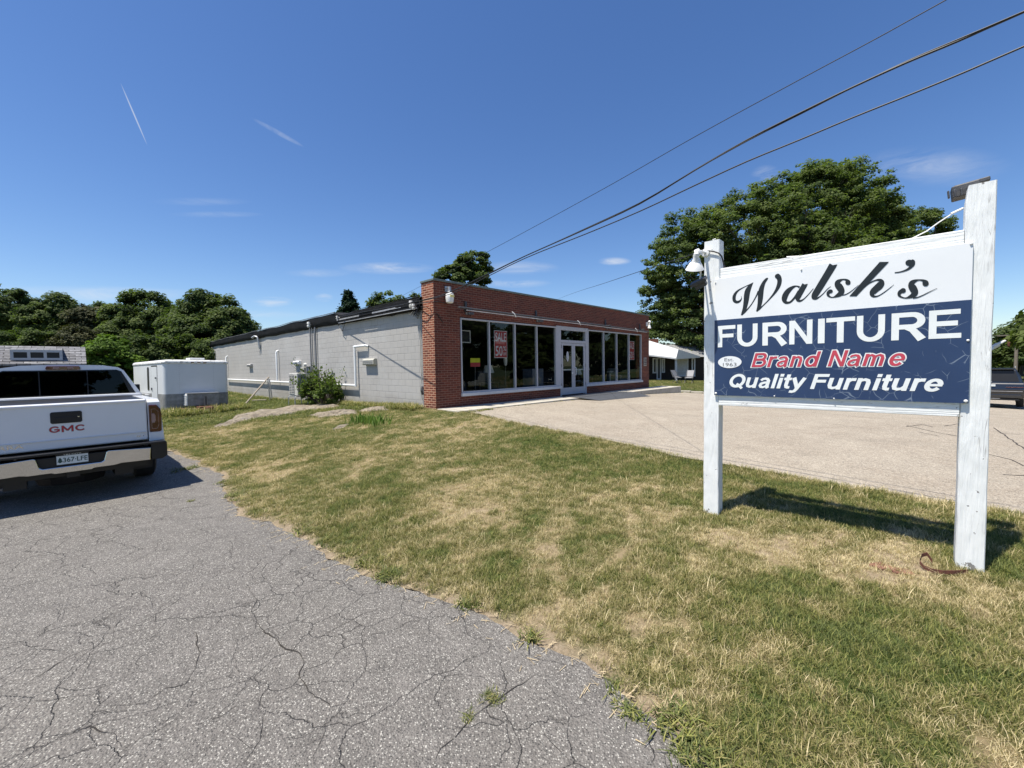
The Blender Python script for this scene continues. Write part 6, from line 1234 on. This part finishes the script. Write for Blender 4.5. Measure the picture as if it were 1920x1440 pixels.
# pale house across the road (seen only as a reflection)
WH=empty('pale_house',(64,8,g1(64,8)),R(95)); tag(WH,'pale gabled house across the road, outside the photo on the right','house')
h=MB(); h.box(-4,4,-3,3,-.5,3.2); h.add([(-4,-3,3.2),(-4,3,3.2),(-4,0,5.2),(4,-3,3.2),(4,3,3.2),(4,0,5.2)],[(0,1,2),(3,5,4)]); h.build('wall',M['trailerwhite'],WH)
h=MB(); h.add([(-4.3,-3.3,3.05),(4.3,-3.3,3.05),(4.3,0,5.3),(-4.3,0,5.3),(-4.3,3.3,3.05),(4.3,3.3,3.05)],[(0,1,2,3),(3,2,5,4)]); h.build('roof',M['shingle'],WH)
for x in(-2.2,2.2):
    for y in (-3.02,3.02): MB().box(x-.5,x+.5,min(y,y*1.01),max(y,y*1.01),1.0,2.4).build('window',M['trim'],WH)
# bush against the shop wall, with long sprouts
ps=A+U*(-.55)+W*6.55; b=(ps.x,ps.y,g1(ps.x,ps.y)); r=np.random.default_rng(61)
t=empty('wall_bush',b,0); tag(t,'scraggly green bush with long sprouts against the grey block wall','bush')
lw=[(0,0,.42,.75,.75,.42),(W.x*-.7+U.x*-.1,W.y*-.7,.38,.55,.55,.36),(W.x*.6,W.y*.6,.45,.55,.55,.42),(W.x*.3,W.y*.3,.75,.5,.5,.3)]
C,N,LV,PC=crown_points(lw,80,.14,44,r,.8,-.9,.4)
SP=[];mb=MB()
for i in range(70):
    a=Vector(PC[r.integers(len(PC))]); a.z=.5; dr_=Vector((r.normal()*.35,r.normal()*.35,.5+r.random()*.55)); e=a+dr_*(.45+.75*r.random()*(1.2 if i%3 else .6)); mb.tube([(a.x*.2,a.y*.2,0),tuple(a),tuple(a.lerp(e,.6)),tuple(e)],[.012,.009,.006,.003],4,cap=False)
    m=26; u=r.random((m,1)); SP.append(np.array(a)+(np.array(e)-np.array(a))*u+r.normal(size=(m,3))*.05)
SP=np.concatenate(SP); C2=np.concatenate([C,SP]); N2=np.concatenate([N,r.normal(size=SP.shape)+[0,0,.6]]); leaves('foliage',C2,N2,.062,M['weed'],t,r,asp=1.8); mb.build('stems',M['bark'],t)
# iris-like clump
pc=gpix(692,793); t=empty('iris_clump',pc,0); tag(t,'clump of upright strap leaved green plants on the mound','plant'); r=np.random.default_rng(62); mb=MB(); 
for i in range(260):
    x,y=r.normal()*.42,r.normal()*.16; xx=x*W.x*-1+y*U.x; yy=x*W.y*-1+y*U.y; h=.10+.16*r.random(); a=r.random()*PI; w=.011; lx,ly=r.normal()*.05,r.normal()*.05; cx,cy=math.cos(a)*w,math.sin(a)*w
    z0=g1(pc.x+xx,pc.y+yy)-pc.z if i%6==0 else 0
    mb.add([(xx-cx,yy-cy,-.03),(xx+cx,yy+cy,-.03),(xx+cx+lx*.5,yy+cy+ly*.5,h*.65),(xx-cx+lx*.5,yy-cy+ly*.5,h*.65),(xx+lx,yy+ly,h)],[(0,1,2,3),(3,2,4)])
o=mb.build('blades',M['iris'],t,fix=False); a=o.data.attributes.new('lv','FLOAT','POINT'); a.data.foreach_set('value',np.repeat(r.random(260),5).astype(np.float32))

# ---------- grass ----------
def grassmat(name,cols):
    m,nt,b=newmat(name); k=NT(nt); out=nt.nodes['Material Output']
    at=k.n('ShaderNodeAttribute'); at.attribute_type='INSTANCER'; at.attribute_name='dry'
    bl=k.n('ShaderNodeAttribute'); bl.attribute_name='lv'; ti=k.n('ShaderNodeAttribute'); ti.attribute_name='tip'
    oi=k.n('ShaderNodeObjectInfo')
    f=k.math('ADD',k.math('ADD',at.outputs['Fac'],k.math('MULTIPLY',k.math('SUBTRACT',bl.outputs['Fac'],.5),.72)),k.math('MULTIPLY',k.math('SUBTRACT',oi.outputs['Random'],.5),.34))
    c=k.ramp(f,cols); c=k.mix(k.math('MULTIPLY',ti.outputs['Fac'],.28),c,(.42,.38,.20))
    hs=k.n('ShaderNodeHueSaturation'); k.l(c,hs.inputs['Color']); k.l(k.math('ADD',.68,k.math('MULTIPLY',bl.outputs['Fac'],.85)),hs.inputs['Value']); c=hs.outputs[0]
    k.l(c,b.inputs['Base Color']); b.inputs['Roughness'].default_value=.6; b.inputs['Specular IOR Level'].default_value=.25
    tl=k.n('ShaderNodeBsdfTranslucent'); k.l(k.mix(1,c,(1.15,1.25,.7),'MULTIPLY'),tl.inputs[0])
    mx=k.n('ShaderNodeMixShader'); mx.inputs[0].default_value=.3; k.l(b.outputs[0],mx.inputs[1]); k.l(tl.outputs[0],mx.inputs[2]); k.l(mx.outputs[0],out.inputs[0]); return m
GM=grassmat('lawn_grass_blades',[(.04,(.038,.078,.010)),(.22,(.085,.120,.016)),(.38,(.165,.175,.028)),(.52,(.185,.165,.055)),(.66,(.23,.19,.085)),(.82,(.38,.31,.17)),(1.0,(.54,.45,.29))])
def tuft(seed,nb,rad,h,w,lean):
    r=np.random.default_rng(seed); V=[];F=[];LV=[];TP=[]
    for i in range(nb):
        a=r.random()*2*PI; rr=rad*math.sqrt(r.random()); x,y=rr*math.cos(a),rr*math.sin(a); hh=h*(.45+.75*r.random()); d=r.random()*2*PI; ww=w*(.6+.7*r.random()); ln=lean*(.2+1.1*r.random())
        dx,dy=math.cos(d),math.sin(d); px,py=-dy*ww*.5,dx*ww*.5; o=len(V)
        for f,k_ in ((0,1),(.45,.9),(.8,.55)):
            V.append((x+dx*ln*f*f*hh-px*k_,y+dy*ln*f*f*hh-py*k_,hh*f*(1-.25*ln*f)-.006)); V.append((x+dx*ln*f*f*hh+px*k_,y+dy*ln*f*f*hh+py*k_,hh*f*(1-.25*ln*f)-.006)); TP+=[f,f]
        V.append((x+dx*ln*hh,y+dy*ln*hh,hh*(1-.25*ln)-.006)); TP.append(1); F+=[(o,o+1,o+3,o+2),(o+2,o+3,o+5,o+4),(o+4,o+5,o+6)]; LV+=[r.random()]*7
    me=bpy.data.meshes.new('tuft'); me.from_pydata(V,[],F); me.materials.append(GM)
    for nm,v in (('lv',LV),('tip',TP)): q=me.attributes.new(nm,'FLOAT','POINT'); q.data.foreach_set('value',np.array(v,np.float32))
    o=bpy.data.objects.new('tuft%d'%seed,me); return o
def instancer(name,P,rot,scl,kind,dry,tufts):
    c=bpy.data.collections.new(name+'_kinds')
    for o in tufts: c.objects.link(o)
    me=bpy.data.meshes.new(name); me.vertices.add(len(P)); me.vertices.foreach_set('co',P.astype(np.float32).ravel())
    a=me.attributes.new('rotz','FLOAT_VECTOR','POINT'); a.data.foreach_set('vector',rot.astype(np.float32).ravel())
    for nm,v in (('scl',scl),('dry',dry)): q=me.attributes.new(nm,'FLOAT','POINT'); q.data.foreach_set('value',v.astype(np.float32))
    q=me.attributes.new('kindi','INT','POINT'); q.data.foreach_set('value',kind.astype(np.int32))
    ob=bpy.data.objects.new(name,me); COL.objects.link(ob)
    g=bpy.data.node_groups.new(name,'GeometryNodeTree'); g.interface.new_socket('Geometry',in_out='INPUT',socket_type='NodeSocketGeometry'); g.interface.new_socket('Geometry',in_out='OUTPUT',socket_type='NodeSocketGeometry')
    N=g.nodes.new; gi=N('NodeGroupInput'); go=N('NodeGroupOutput'); ip=N('GeometryNodeInstanceOnPoints'); ci=N('GeometryNodeCollectionInfo'); ci.inputs['Collection'].default_value=c; ci.inputs['Separate Children'].default_value=True; ci.inputs['Reset Children'].default_value=True
    def na(nm,t): x=N('GeometryNodeInputNamedAttribute'); x.data_type=t; x.inputs[0].default_value=nm; return x.outputs[0]
    l=g.links.new; l(gi.outputs[0],ip.inputs['Points']); l(ci.outputs[0],ip.inputs['Instance']); ip.inputs['Pick Instance'].default_value=True
    l(na('kindi','INT'),ip.inputs['Instance Index']); l(na('scl','FLOAT'),ip.inputs['Scale'])
    er=N('FunctionNodeEulerToRotation'); l(na('rotz','FLOAT_VECTOR'),er.inputs[0]); l(er.outputs[0],ip.inputs['Rotation']); l(ip.outputs[0],go.inputs[0])
    m=ob.modifiers.new('instances','NODES'); m.node_group=g; return ob
TUF=[tuft(100+i,20,.032,.050,.0024,.8) for i in range(5)]+[tuft(110+i,14,.03,.034,.0026,1.4) for i in range(3)]+[tuft(120,9,.02,.085,.0034,.7)]
TUFAR=[tuft(130+i,14,.07,.060,.0075,.9) for i in range(4)]
# clip test
def inview(x,y,z,mrg=.06):
    Q=np.stack([x,y,z-CAMH],-1)@np.array(CAMM); d=-Q[:,2]; u=Q[:,0]/np.maximum(d,.01); v=Q[:,1]/np.maximum(d,.01)
    return (d>.1)&(np.abs(u)<960/FPX*(1+mrg)+.05)&(v>-720/FPX*(1+mrg)-.05)
def scatter(x0,x1,y0,y1,dens,r):
    n=int((x1-x0)*(y1-y0)*dens); return x0+(x1-x0)*r.random(n),y0+(y1-y0)*r.random(n)
rg=np.random.default_rng(77)
PX=[];PY=[]
for (x0,x1,y0,y1,d) in [(-1,6,1.2,3.5,1900),(-6.5,8,3.5,6,1250),(-10,8,6,9,900),(-12,3,9,13,520)]:
    a,b_=scatter(x0,x1,y0,y1,d,rg); PX.append(a); PY.append(b_)
x=np.concatenate(PX); y=np.concatenate(PY)
def lawnfilter(x,y,near=True):
    z=gz(x,y); k=inview(x,y,z)
    x,y,z=x[k],y[k],z[k]
    s,n=sn(x,y); sd=sdrive(x,y); dl=np.minimum(np.minimum(s-lot_edge(n),n-.95),lot_right(n)-s); inlot=(n>.9)&(n<44)&(s>lot_edge(n)-.0)&(s<lot_right(n))
    bld=(s>-.05)&(s<13.5)&(n<1.02)&(n>-28.5)
    en=fbm(x*2.5,y*2.5,3,71)
    keep=~bld & ~(inlot&(dl>.03+.16*(en-.35))) & (sd>-.02+.20*(en-.35)*1.2)
    keep&= ~((sd<.16)&(rg.random(len(x))>np.clip(sd/.16,0.08,1)))
    bare=fbm(x*5,y*5,3,81); dr_=drymap(x,y); keep&= ~((bare>.60)&(dr_>.55)&(rg.random(len(x))<.6))
    for P2 in ROCKS:
        c=(x>P2[:,0].min()-.1)&(x<P2[:,0].max()+.1)&(y>P2[:,1].min()-.1)&(y<P2[:,1].max()+.1)
        if c.any():
            i=np.where(c)[0]; q=inside(P2,x[i],y[i]); dd=segdist(P2,x[i],y[i],True); keep[i]&=~(q&(dd>.06))
    return x[keep],y[keep],z[keep],dr_[keep]
x,y,z,dr_=lawnfilter(x,y)
n=len(x); big=fbm(x*1.3,y*1.3,3,91); sE,nE=sn(x,y)
edge=np.exp(-np.abs(sE-lot_edge(nE))/.25)*(nE>1)
scl=(.75+.5*rg.random(n))*(.8+.45*big)*(1+.45*edge)*np.where(dr_>.7,.8,1); kind=rg.integers(0,8,n); kind[rg.random(n)<.025]=8
dr_=np.clip(dr_+.16*edge,0,1)
rot=np.stack([rg.normal(size=n)*.12,rg.normal(size=n)*.12,rg.random(n)*2*PI],-1)
g_=instancer('lawn_grass',np.stack([x,y,z+.0],-1),rot,scl,kind,dr_,TUF); tag(g_,'short patchy lawn grass, green and straw coloured','grass',kind='stuff')
print('grass near',n)
PX=[];PY=[]
for (x0,x1,y0,y1,d) in [(-26,0,12.5,20,120),(-34,-3,20,34,40),(-60,-15,30,44,10),(7,24,21,36,45),(24,60,18,50,5)]:
    a,b_=scatter(x0,x1,y0,y1,d,rg); PX.append(a); PY.append(b_)
x,y,z,dr_=lawnfilter(np.concatenate(PX),np.concatenate(PY)); n=len(x); s_,n_=sn(x,y)
wall=np.exp(-np.abs(s_+.3)/.35)*(n_<0)*(s_<1)
scl=(1.0+.7*rg.random(n))*(1+1.2*wall*rg.random(n)); dr_=np.clip(dr_-.18-.25*wall,0,1); rot=np.stack([rg.normal(size=n)*.12,rg.normal(size=n)*.12,rg.random(n)*2*PI],-1)
g_=instancer('rough_grass',np.stack([x,y,z],-1),rot,scl,rg.integers(0,4,n),dr_,TUFAR); tag(g_,'longer rough grass round the trailer and along the block wall','grass',kind='stuff')
print('grass far',n)
# tall weeds at the wall foot, round the trailer tongue and at cracks
def weedmesh(seed,nb,h,w):
    return tuft(seed,nb,.09,h,w,.8)
WT_=[tuft(140+i,12,.05,.16,.009,1.0) for i in range(3)]+[tuft(150+i,22,.05,.045,.006,1.5) for i in range(3)]
X_=[];Y_=[];K_=[];S_=[];D_=[]
def put(x,y,k,s,d): X_.append(x);Y_.append(y);K_.append(k);S_.append(s);D_.append(d)
for i in range(1500):
    t_=rg.random()*6.2+.4; q=A+U*(-.1-.45*rg.random()**1.5)+W*t_; put(q.x,q.y,rg.integers(0,3),.5+.8*rg.random(),.15+.45*rg.random())
for i in range(500):
    t_=6+rg.random()*20; q=A+U*(-.1-.25*rg.random())+W*t_; put(q.x,q.y,rg.integers(0,3),.5+.8*rg.random(),.15+.3*rg.random())
TRm=Matrix.Rotation(TA,3,'Z')
for i in range(900):
    lx=rg.random()*2.6-.25; ly=-1.7+rg.random()*1.9; q=TRm@Vector((lx,ly,0))+Vector((-12.87,15.4,0)); put(q.x,q.y,rg.integers(0,3),.8+1.3*rg.random(),.1+.35*rg.random())
for px,py,r_,n0,s0 in [(455,930,.10,26,1.2),(430,905,.08,20,1.0),(490,962,.05,10,1.0),(580,1000,.06,16,1.1),(620,1015,.05,14,1.2),(690,1058,.07,26,1.1),(730,1082,.06,26,1.1),(660,1035,.05,14,1.0),(885,1135,.04,12,1.3),(992,1196,.02,5,1.2),(925,1312,.025,8,.7),(880,1342,.02,4,.5),(1185,1325,.04,8,.9),(1270,1340,.05,16,1.0),(1300,1390,.06,22,1.2),(1330,1420,.06,22,1.2),(350,880,.1,14,1.3),(1150,1290,.03,6,.8),(357,940,.03,4,.6)]:
    c=atz(px,py,.0)
    for i in range(n0): put(c.x+rg.normal()*r_,c.y+rg.normal()*r_,rg.integers(3,6),s0*(.5+.7*rg.random()),.02+.25*rg.random())
for i in range(110):  # weeds between the walk and the lot
    s0=rg.random()*15; q=snw(s0,1.04+rg.normal()*.03); put(q.x,q.y,rg.integers(3,6),.5+.6*rg.random(),.3+.4*rg.random())
for px,py in [(1148,742),(1100,748),(915,768),(890,772)]:
    c=atlot(px,py); 
    for i in range(16): q=snw(c[0]+rg.normal()*.15,c[1]+rg.normal()*.05); put(q.x,q.y,rg.integers(3,6),.8+.6*rg.random(),.3)
x=np.array(X_);y=np.array(Y_);n=len(x); zz_=gz(x,y); sd=sdrive(x,y); zz_=np.where(sd<0,.0,zz_); s_,n_=sn(x,y); lm=lotmask(x,y); zz_=np.where(lm,lotz(s_,n_)+.0,zz_)
rot=np.stack([rg.normal(size=n)*.1,rg.normal(size=n)*.1,rg.random(n)*2*PI],-1)
g_=instancer('weeds',np.stack([x,y,zz_],-1),rot,np.array(S_),np.array(K_),np.array(D_),WT_); tag(g_,'green weeds along the wall foot, the trailer and the asphalt edges','weeds',kind='stuff')
# straw litter and small stones along the asphalt margin
def litter():
    mb=MB(); r=np.random.default_rng(5)
    for i in range(2600):
        k_=r.integers(0,len(dsub)-30); p=dsub[k_]; off=r.normal()*.10+.03
        if p[1]>9: continue
        x_,y_=p[0]+off*.7,p[1]+off*.7; a=r.random()*PI; L=.012+.03*r.random(); w=.0016; zc=.006 if off<0 else max(.006,.012+.35*max(off,0)*0+g1(x_,y_)+.004 if i%8==0 else .010)
        dx,dy=math.cos(a)*L,math.sin(a)*L; mb.add([(x_-dx-dy*w/L,y_-dy+dx*w/L,zc),(x_-dx+dy*w/L,y_-dy-dx*w/L,zc),(x_+dx+dy*w/L,y_+dy-dx*w/L,zc+.006*r.random()),(x_+dx-dy*w/L,y_+dy+dx*w/L,zc+.006*r.random())],[(0,1,2,3)])
    o=mb.build('straw_litter',simple('dry_straw',(.45,.36,.22),.8,var=.25,scale=30),fix=False); tag(o,'dry clippings scattered along the driveway edge','litter',kind='stuff')
litter()
# ---------- overhead wires ----------
def hyp(px,py,Pa,Pb):
    """point where the sight line through a pixel meets the vertical plane through two plan points"""
    n=Vector((Pb[1]-Pa[1],-(Pb[0]-Pa[0]),0)); d=ray(px,py); o=Vector((0,0,CAMH)); t=(Vector((Pa[0],Pa[1],0))-o).dot(n)/d.dot(n); return o+d*t
def wire(name,label,pix,Pa,Pb,r,extra0=None,extra1=None,twist=0,group='overhead service wires'):
    pts=[hyp(px,py,Pa,Pb) for px,py in pix]
    if extra0: pts=[Vector(extra0)]+pts
    d=(pts[-1]-pts[-2]); 
    if extra1 is not None: pts.append(pts[-1]+d.normalized()*extra1)
    out=[]
    for i in range(len(pts)-1):
        a=pts[i-1] if i else 2*pts[0]-pts[1]; b=pts[i]; c=pts[i+1]; e=pts[i+2] if i+2<len(pts) else 2*pts[-1]-pts[-2]
        k=max(3,min(40,int((c-b).length/.35)))
        for j in range(k):
            t=j/k; out.append(.5*((2*b)+(-a+c)*t+(2*a-5*b+4*c-e)*t*t+(-a+3*b-3*c+e)*t**3))
    out.append(pts[-1]); mb=MB()
    if twist:
        for ph in (0,PI*.9):
            mb.tube([p+Vector((0,math.cos(i*.34+ph),math.sin(i*.34+ph)))*twist for i,p in enumerate(out)],r*(1 if ph==0 else .6),6)
    else: mb.tube(out,r,6)
    o=mb.build(name,M['blackrubber'],None,smooth=True); return tag(o,label,'wire',group)
KA=A+W*5.7+U*(-.2)
Pa=(KA.x,KA.y); Pb=(3.9,3.2)
wire('service_wire','thick twisted service wire running from the shop roof edge to the upper right corner',[(782,565),(845,547),(905,519),(985,480),(1100,428),(1200,381),(1300,321),(1400,264),(1500,213),(1600,163),(1700,116),(1800,74),(1920,22)],Pa,Pb,.0095,(KA.x,KA.y,A.z+3.13),1.5,.007)
Pb2=(4.05,3.5); KA2=A+W*.85+U*(-.2)
wire('service_wire','single thin wire just below the twisted wire, reaching the right edge lower down',[(845,551),(905,523),(985,484),(1100,438),(1200,396),(1300,349),(1400,303),(1500,262),(1600,220),(1700,180),(1800,139),(1920,87)],Pa,Pb2,.008,(KA2.x,KA2.y,A.z+3.08),1.5)
wire('service_wire','thin straight wire crossing above the others from over the shop roof to the top edge',[(730,568),(757,553),(790,536),(905,477),(1110,366),(1300,258),(1500,149),(1640,74),(1770,2)],(-10.4,40),(8.3,8.0),.010,None,5)
wire('lamp_feed_wire','thin dark wire from behind the shop parapet to the short sign post lamp',[(1020,571),(1058,556),(1130,532),(1230,499),(1290,480),(1312,470)],(3.5,30),(2.03,4.42),.005,None,None,group=None)
# utility pole at the far right
b=aty(1904,705,45); t_=aty(1902,624,45); gb=g1(b.x,b.y); UP=empty('utility_pole',(b.x,b.y,gb),R(-50)); tag(UP,'grey timber utility pole with crossarm and red can at the right edge','pole')
hh=t_.z-gb; MB().tube([(0,0,-.3),(0,0,hh)],[.17,.12],10).build('pole',M['poleg'],UP,smooth=True)
MB().box(-1.4,1.4,-.06,.06,hh-.30,hh-.18).build('crossarm',M['poleg'],UP,bevel=.01)
MB().lathe([(0,-.5),(.22,-.5),(.24,-.45),(.24,.1),(.18,.2),(0,.22)],(-.42,0,hh-.95),None,16).build('transformer_can',M['rust'],UP,smooth=True)
MB().lathe([(0,0),(.04,.0),(.07,.04),(.03,.08),(.05,.14),(0,.16)],(-.42,0,hh-.70),None,10).build('insulator',M['insul'],UP)
o=MB().tube([(b.x-30*.76,b.y+30*.64,gb+hh-.1),(b.x-10,b.y+8.5,gb+hh-.55),(b.x,b.y,gb+hh-.17)],.02,5).build('distribution_wire',M['blackrubber']); tag(o,'thin wire leaving the far utility pole toward the left','wire')
# ---------- sky and sun ----------
EL=R(69); TS=Vector((-.871*math.cos(EL),-.491*math.cos(EL),math.sin(EL))).normalized()
sl=bpy.data.lights.new('sun','SUN'); sl.energy=5.0; sl.angle=R(.53); sl.color=(1,.94,.84); so=bpy.data.objects.new('sun',sl); COL.objects.link(so); so.rotation_euler=TS.to_track_quat('Z','Y').to_euler(); so.location=(0,0,60)
w=bpy.data.worlds.new('World'); sc.world=w; w.use_nodes=True; nt=w.node_tree; k=NT(nt); bg=nt.nodes['Background']
sky=k.n('ShaderNodeTexSky'); sky.sky_type='NISHITA'; sky.sun_disc=False; sky.sun_elevation=EL; sky.sun_rotation=math.atan2(TS.x,TS.y); sky.altitude=200; sky.air_density=1.0; sky.dust_density=.4; sky.ozone_density=3.0
tc=k.n('ShaderNodeTexCoord'); gd=tc.outputs['Generated']
hs=k.n('ShaderNodeHueSaturation'); hs.inputs['Saturation'].default_value=1.2; hs.inputs['Hue'].default_value=.508; hs.inputs['Value'].default_value=1.22; k.l(sky.outputs[0],hs.inputs['Color']); col=hs.outputs[0]
wn=k.noise(k.scalev(gd,(14,14,60)),1,5,.65,.6); wn2=k.noise(k.scalev(gd,(5,5,30)),1,6,.7,1.2)
def cloud(px,py,hw,hh_,amt,nz,ang=0,soft=1.0,lo=.42,hi=.68):
    global col
    D=ray(px,py).normalized(); E1=ray(px+hw*math.cos(ang),py+hw*math.sin(ang)).normalized()-D; E2=ray(px-hh_*math.sin(ang),py+hh_*math.cos(ang)).normalized()-D
    def dot(v):
        a=k.n('ShaderNodeVectorMath',operation='DOT_PRODUCT'); k.l(gd,a.inputs[0]); a.inputs[1].default_value=v; return a.outputs['Value']
    # solve local coordinates a,b with direction ~ D + a E1 + b E2
    G=np.array([[E1.dot(E1),E1.dot(E2)],[E1.dot(E2),E2.dot(E2)]]); Gi=np.linalg.inv(G); v1=E1*Gi[0,0]+E2*Gi[0,1]; v2=E1*Gi[1,0]+E2*Gi[1,1]
    a=k.math('SUBTRACT',dot(v1),D.dot(v1)); b=k.math('SUBTRACT',dot(v2),D.dot(v2))
    r2=k.math('ADD',k.math('MULTIPLY',a,a),k.math('MULTIPLY',b,b)); m=k.math('POWER',k.math('SUBTRACT',1,r2,clamp=True),soft)
    front=k.math('GREATER_THAN',dot(D),.2); m=k.math('MULTIPLY',m,front)
    if nz is not None: m=k.math('MULTIPLY',m,k.ramp(nz,[(lo,0),(hi,1)]))
    col=k.mix(k.math('MULTIPLY',m,amt,clamp=True),col,(6.6,6.9,7.3))
for c in [(730,503,95,13,.85,wn2),(600,512,70,9,.35,wn2),(975,503,80,16,.55,wn2),(965,531,75,10,.75,wn2),(1152,490,34,9,1.0,wn),(510,566,45,11,1.0,wn),(607,558,20,9,.8,wn),(165,552,240,18,.75,wn2),(1740,312,170,42,.38,wn2),(1438,328,34,20,.5,wn),(490,590,90,10,.45,wn2),(380,378,100,9,.18,wn2),(410,402,90,7,.25,wn2)]:
    cloud(*c[:4],c[4]*.72,c[5],lo=.36,hi=.68,soft=1.5)
cloud(252,216,62,1.5,.5,None,math.atan2(112,48),.6)
cloud(522,249,56,5,.24,k.noise(k.scalev(gd,(30,30,30)),1,3,.6),math.atan2(54,98),1,.3,.6)
k.l(col,bg.inputs[0]); bg.inputs[1].default_value=.081
sc.view_settings.view_transform='Standard'; sc.view_settings.look='None'; sc.view_settings.exposure=.60; sc.view_settings.gamma=1
sc.cycles.max_bounces=8; sc.cycles.transparent_max_bounces=16
bpy.data.objects['camera']
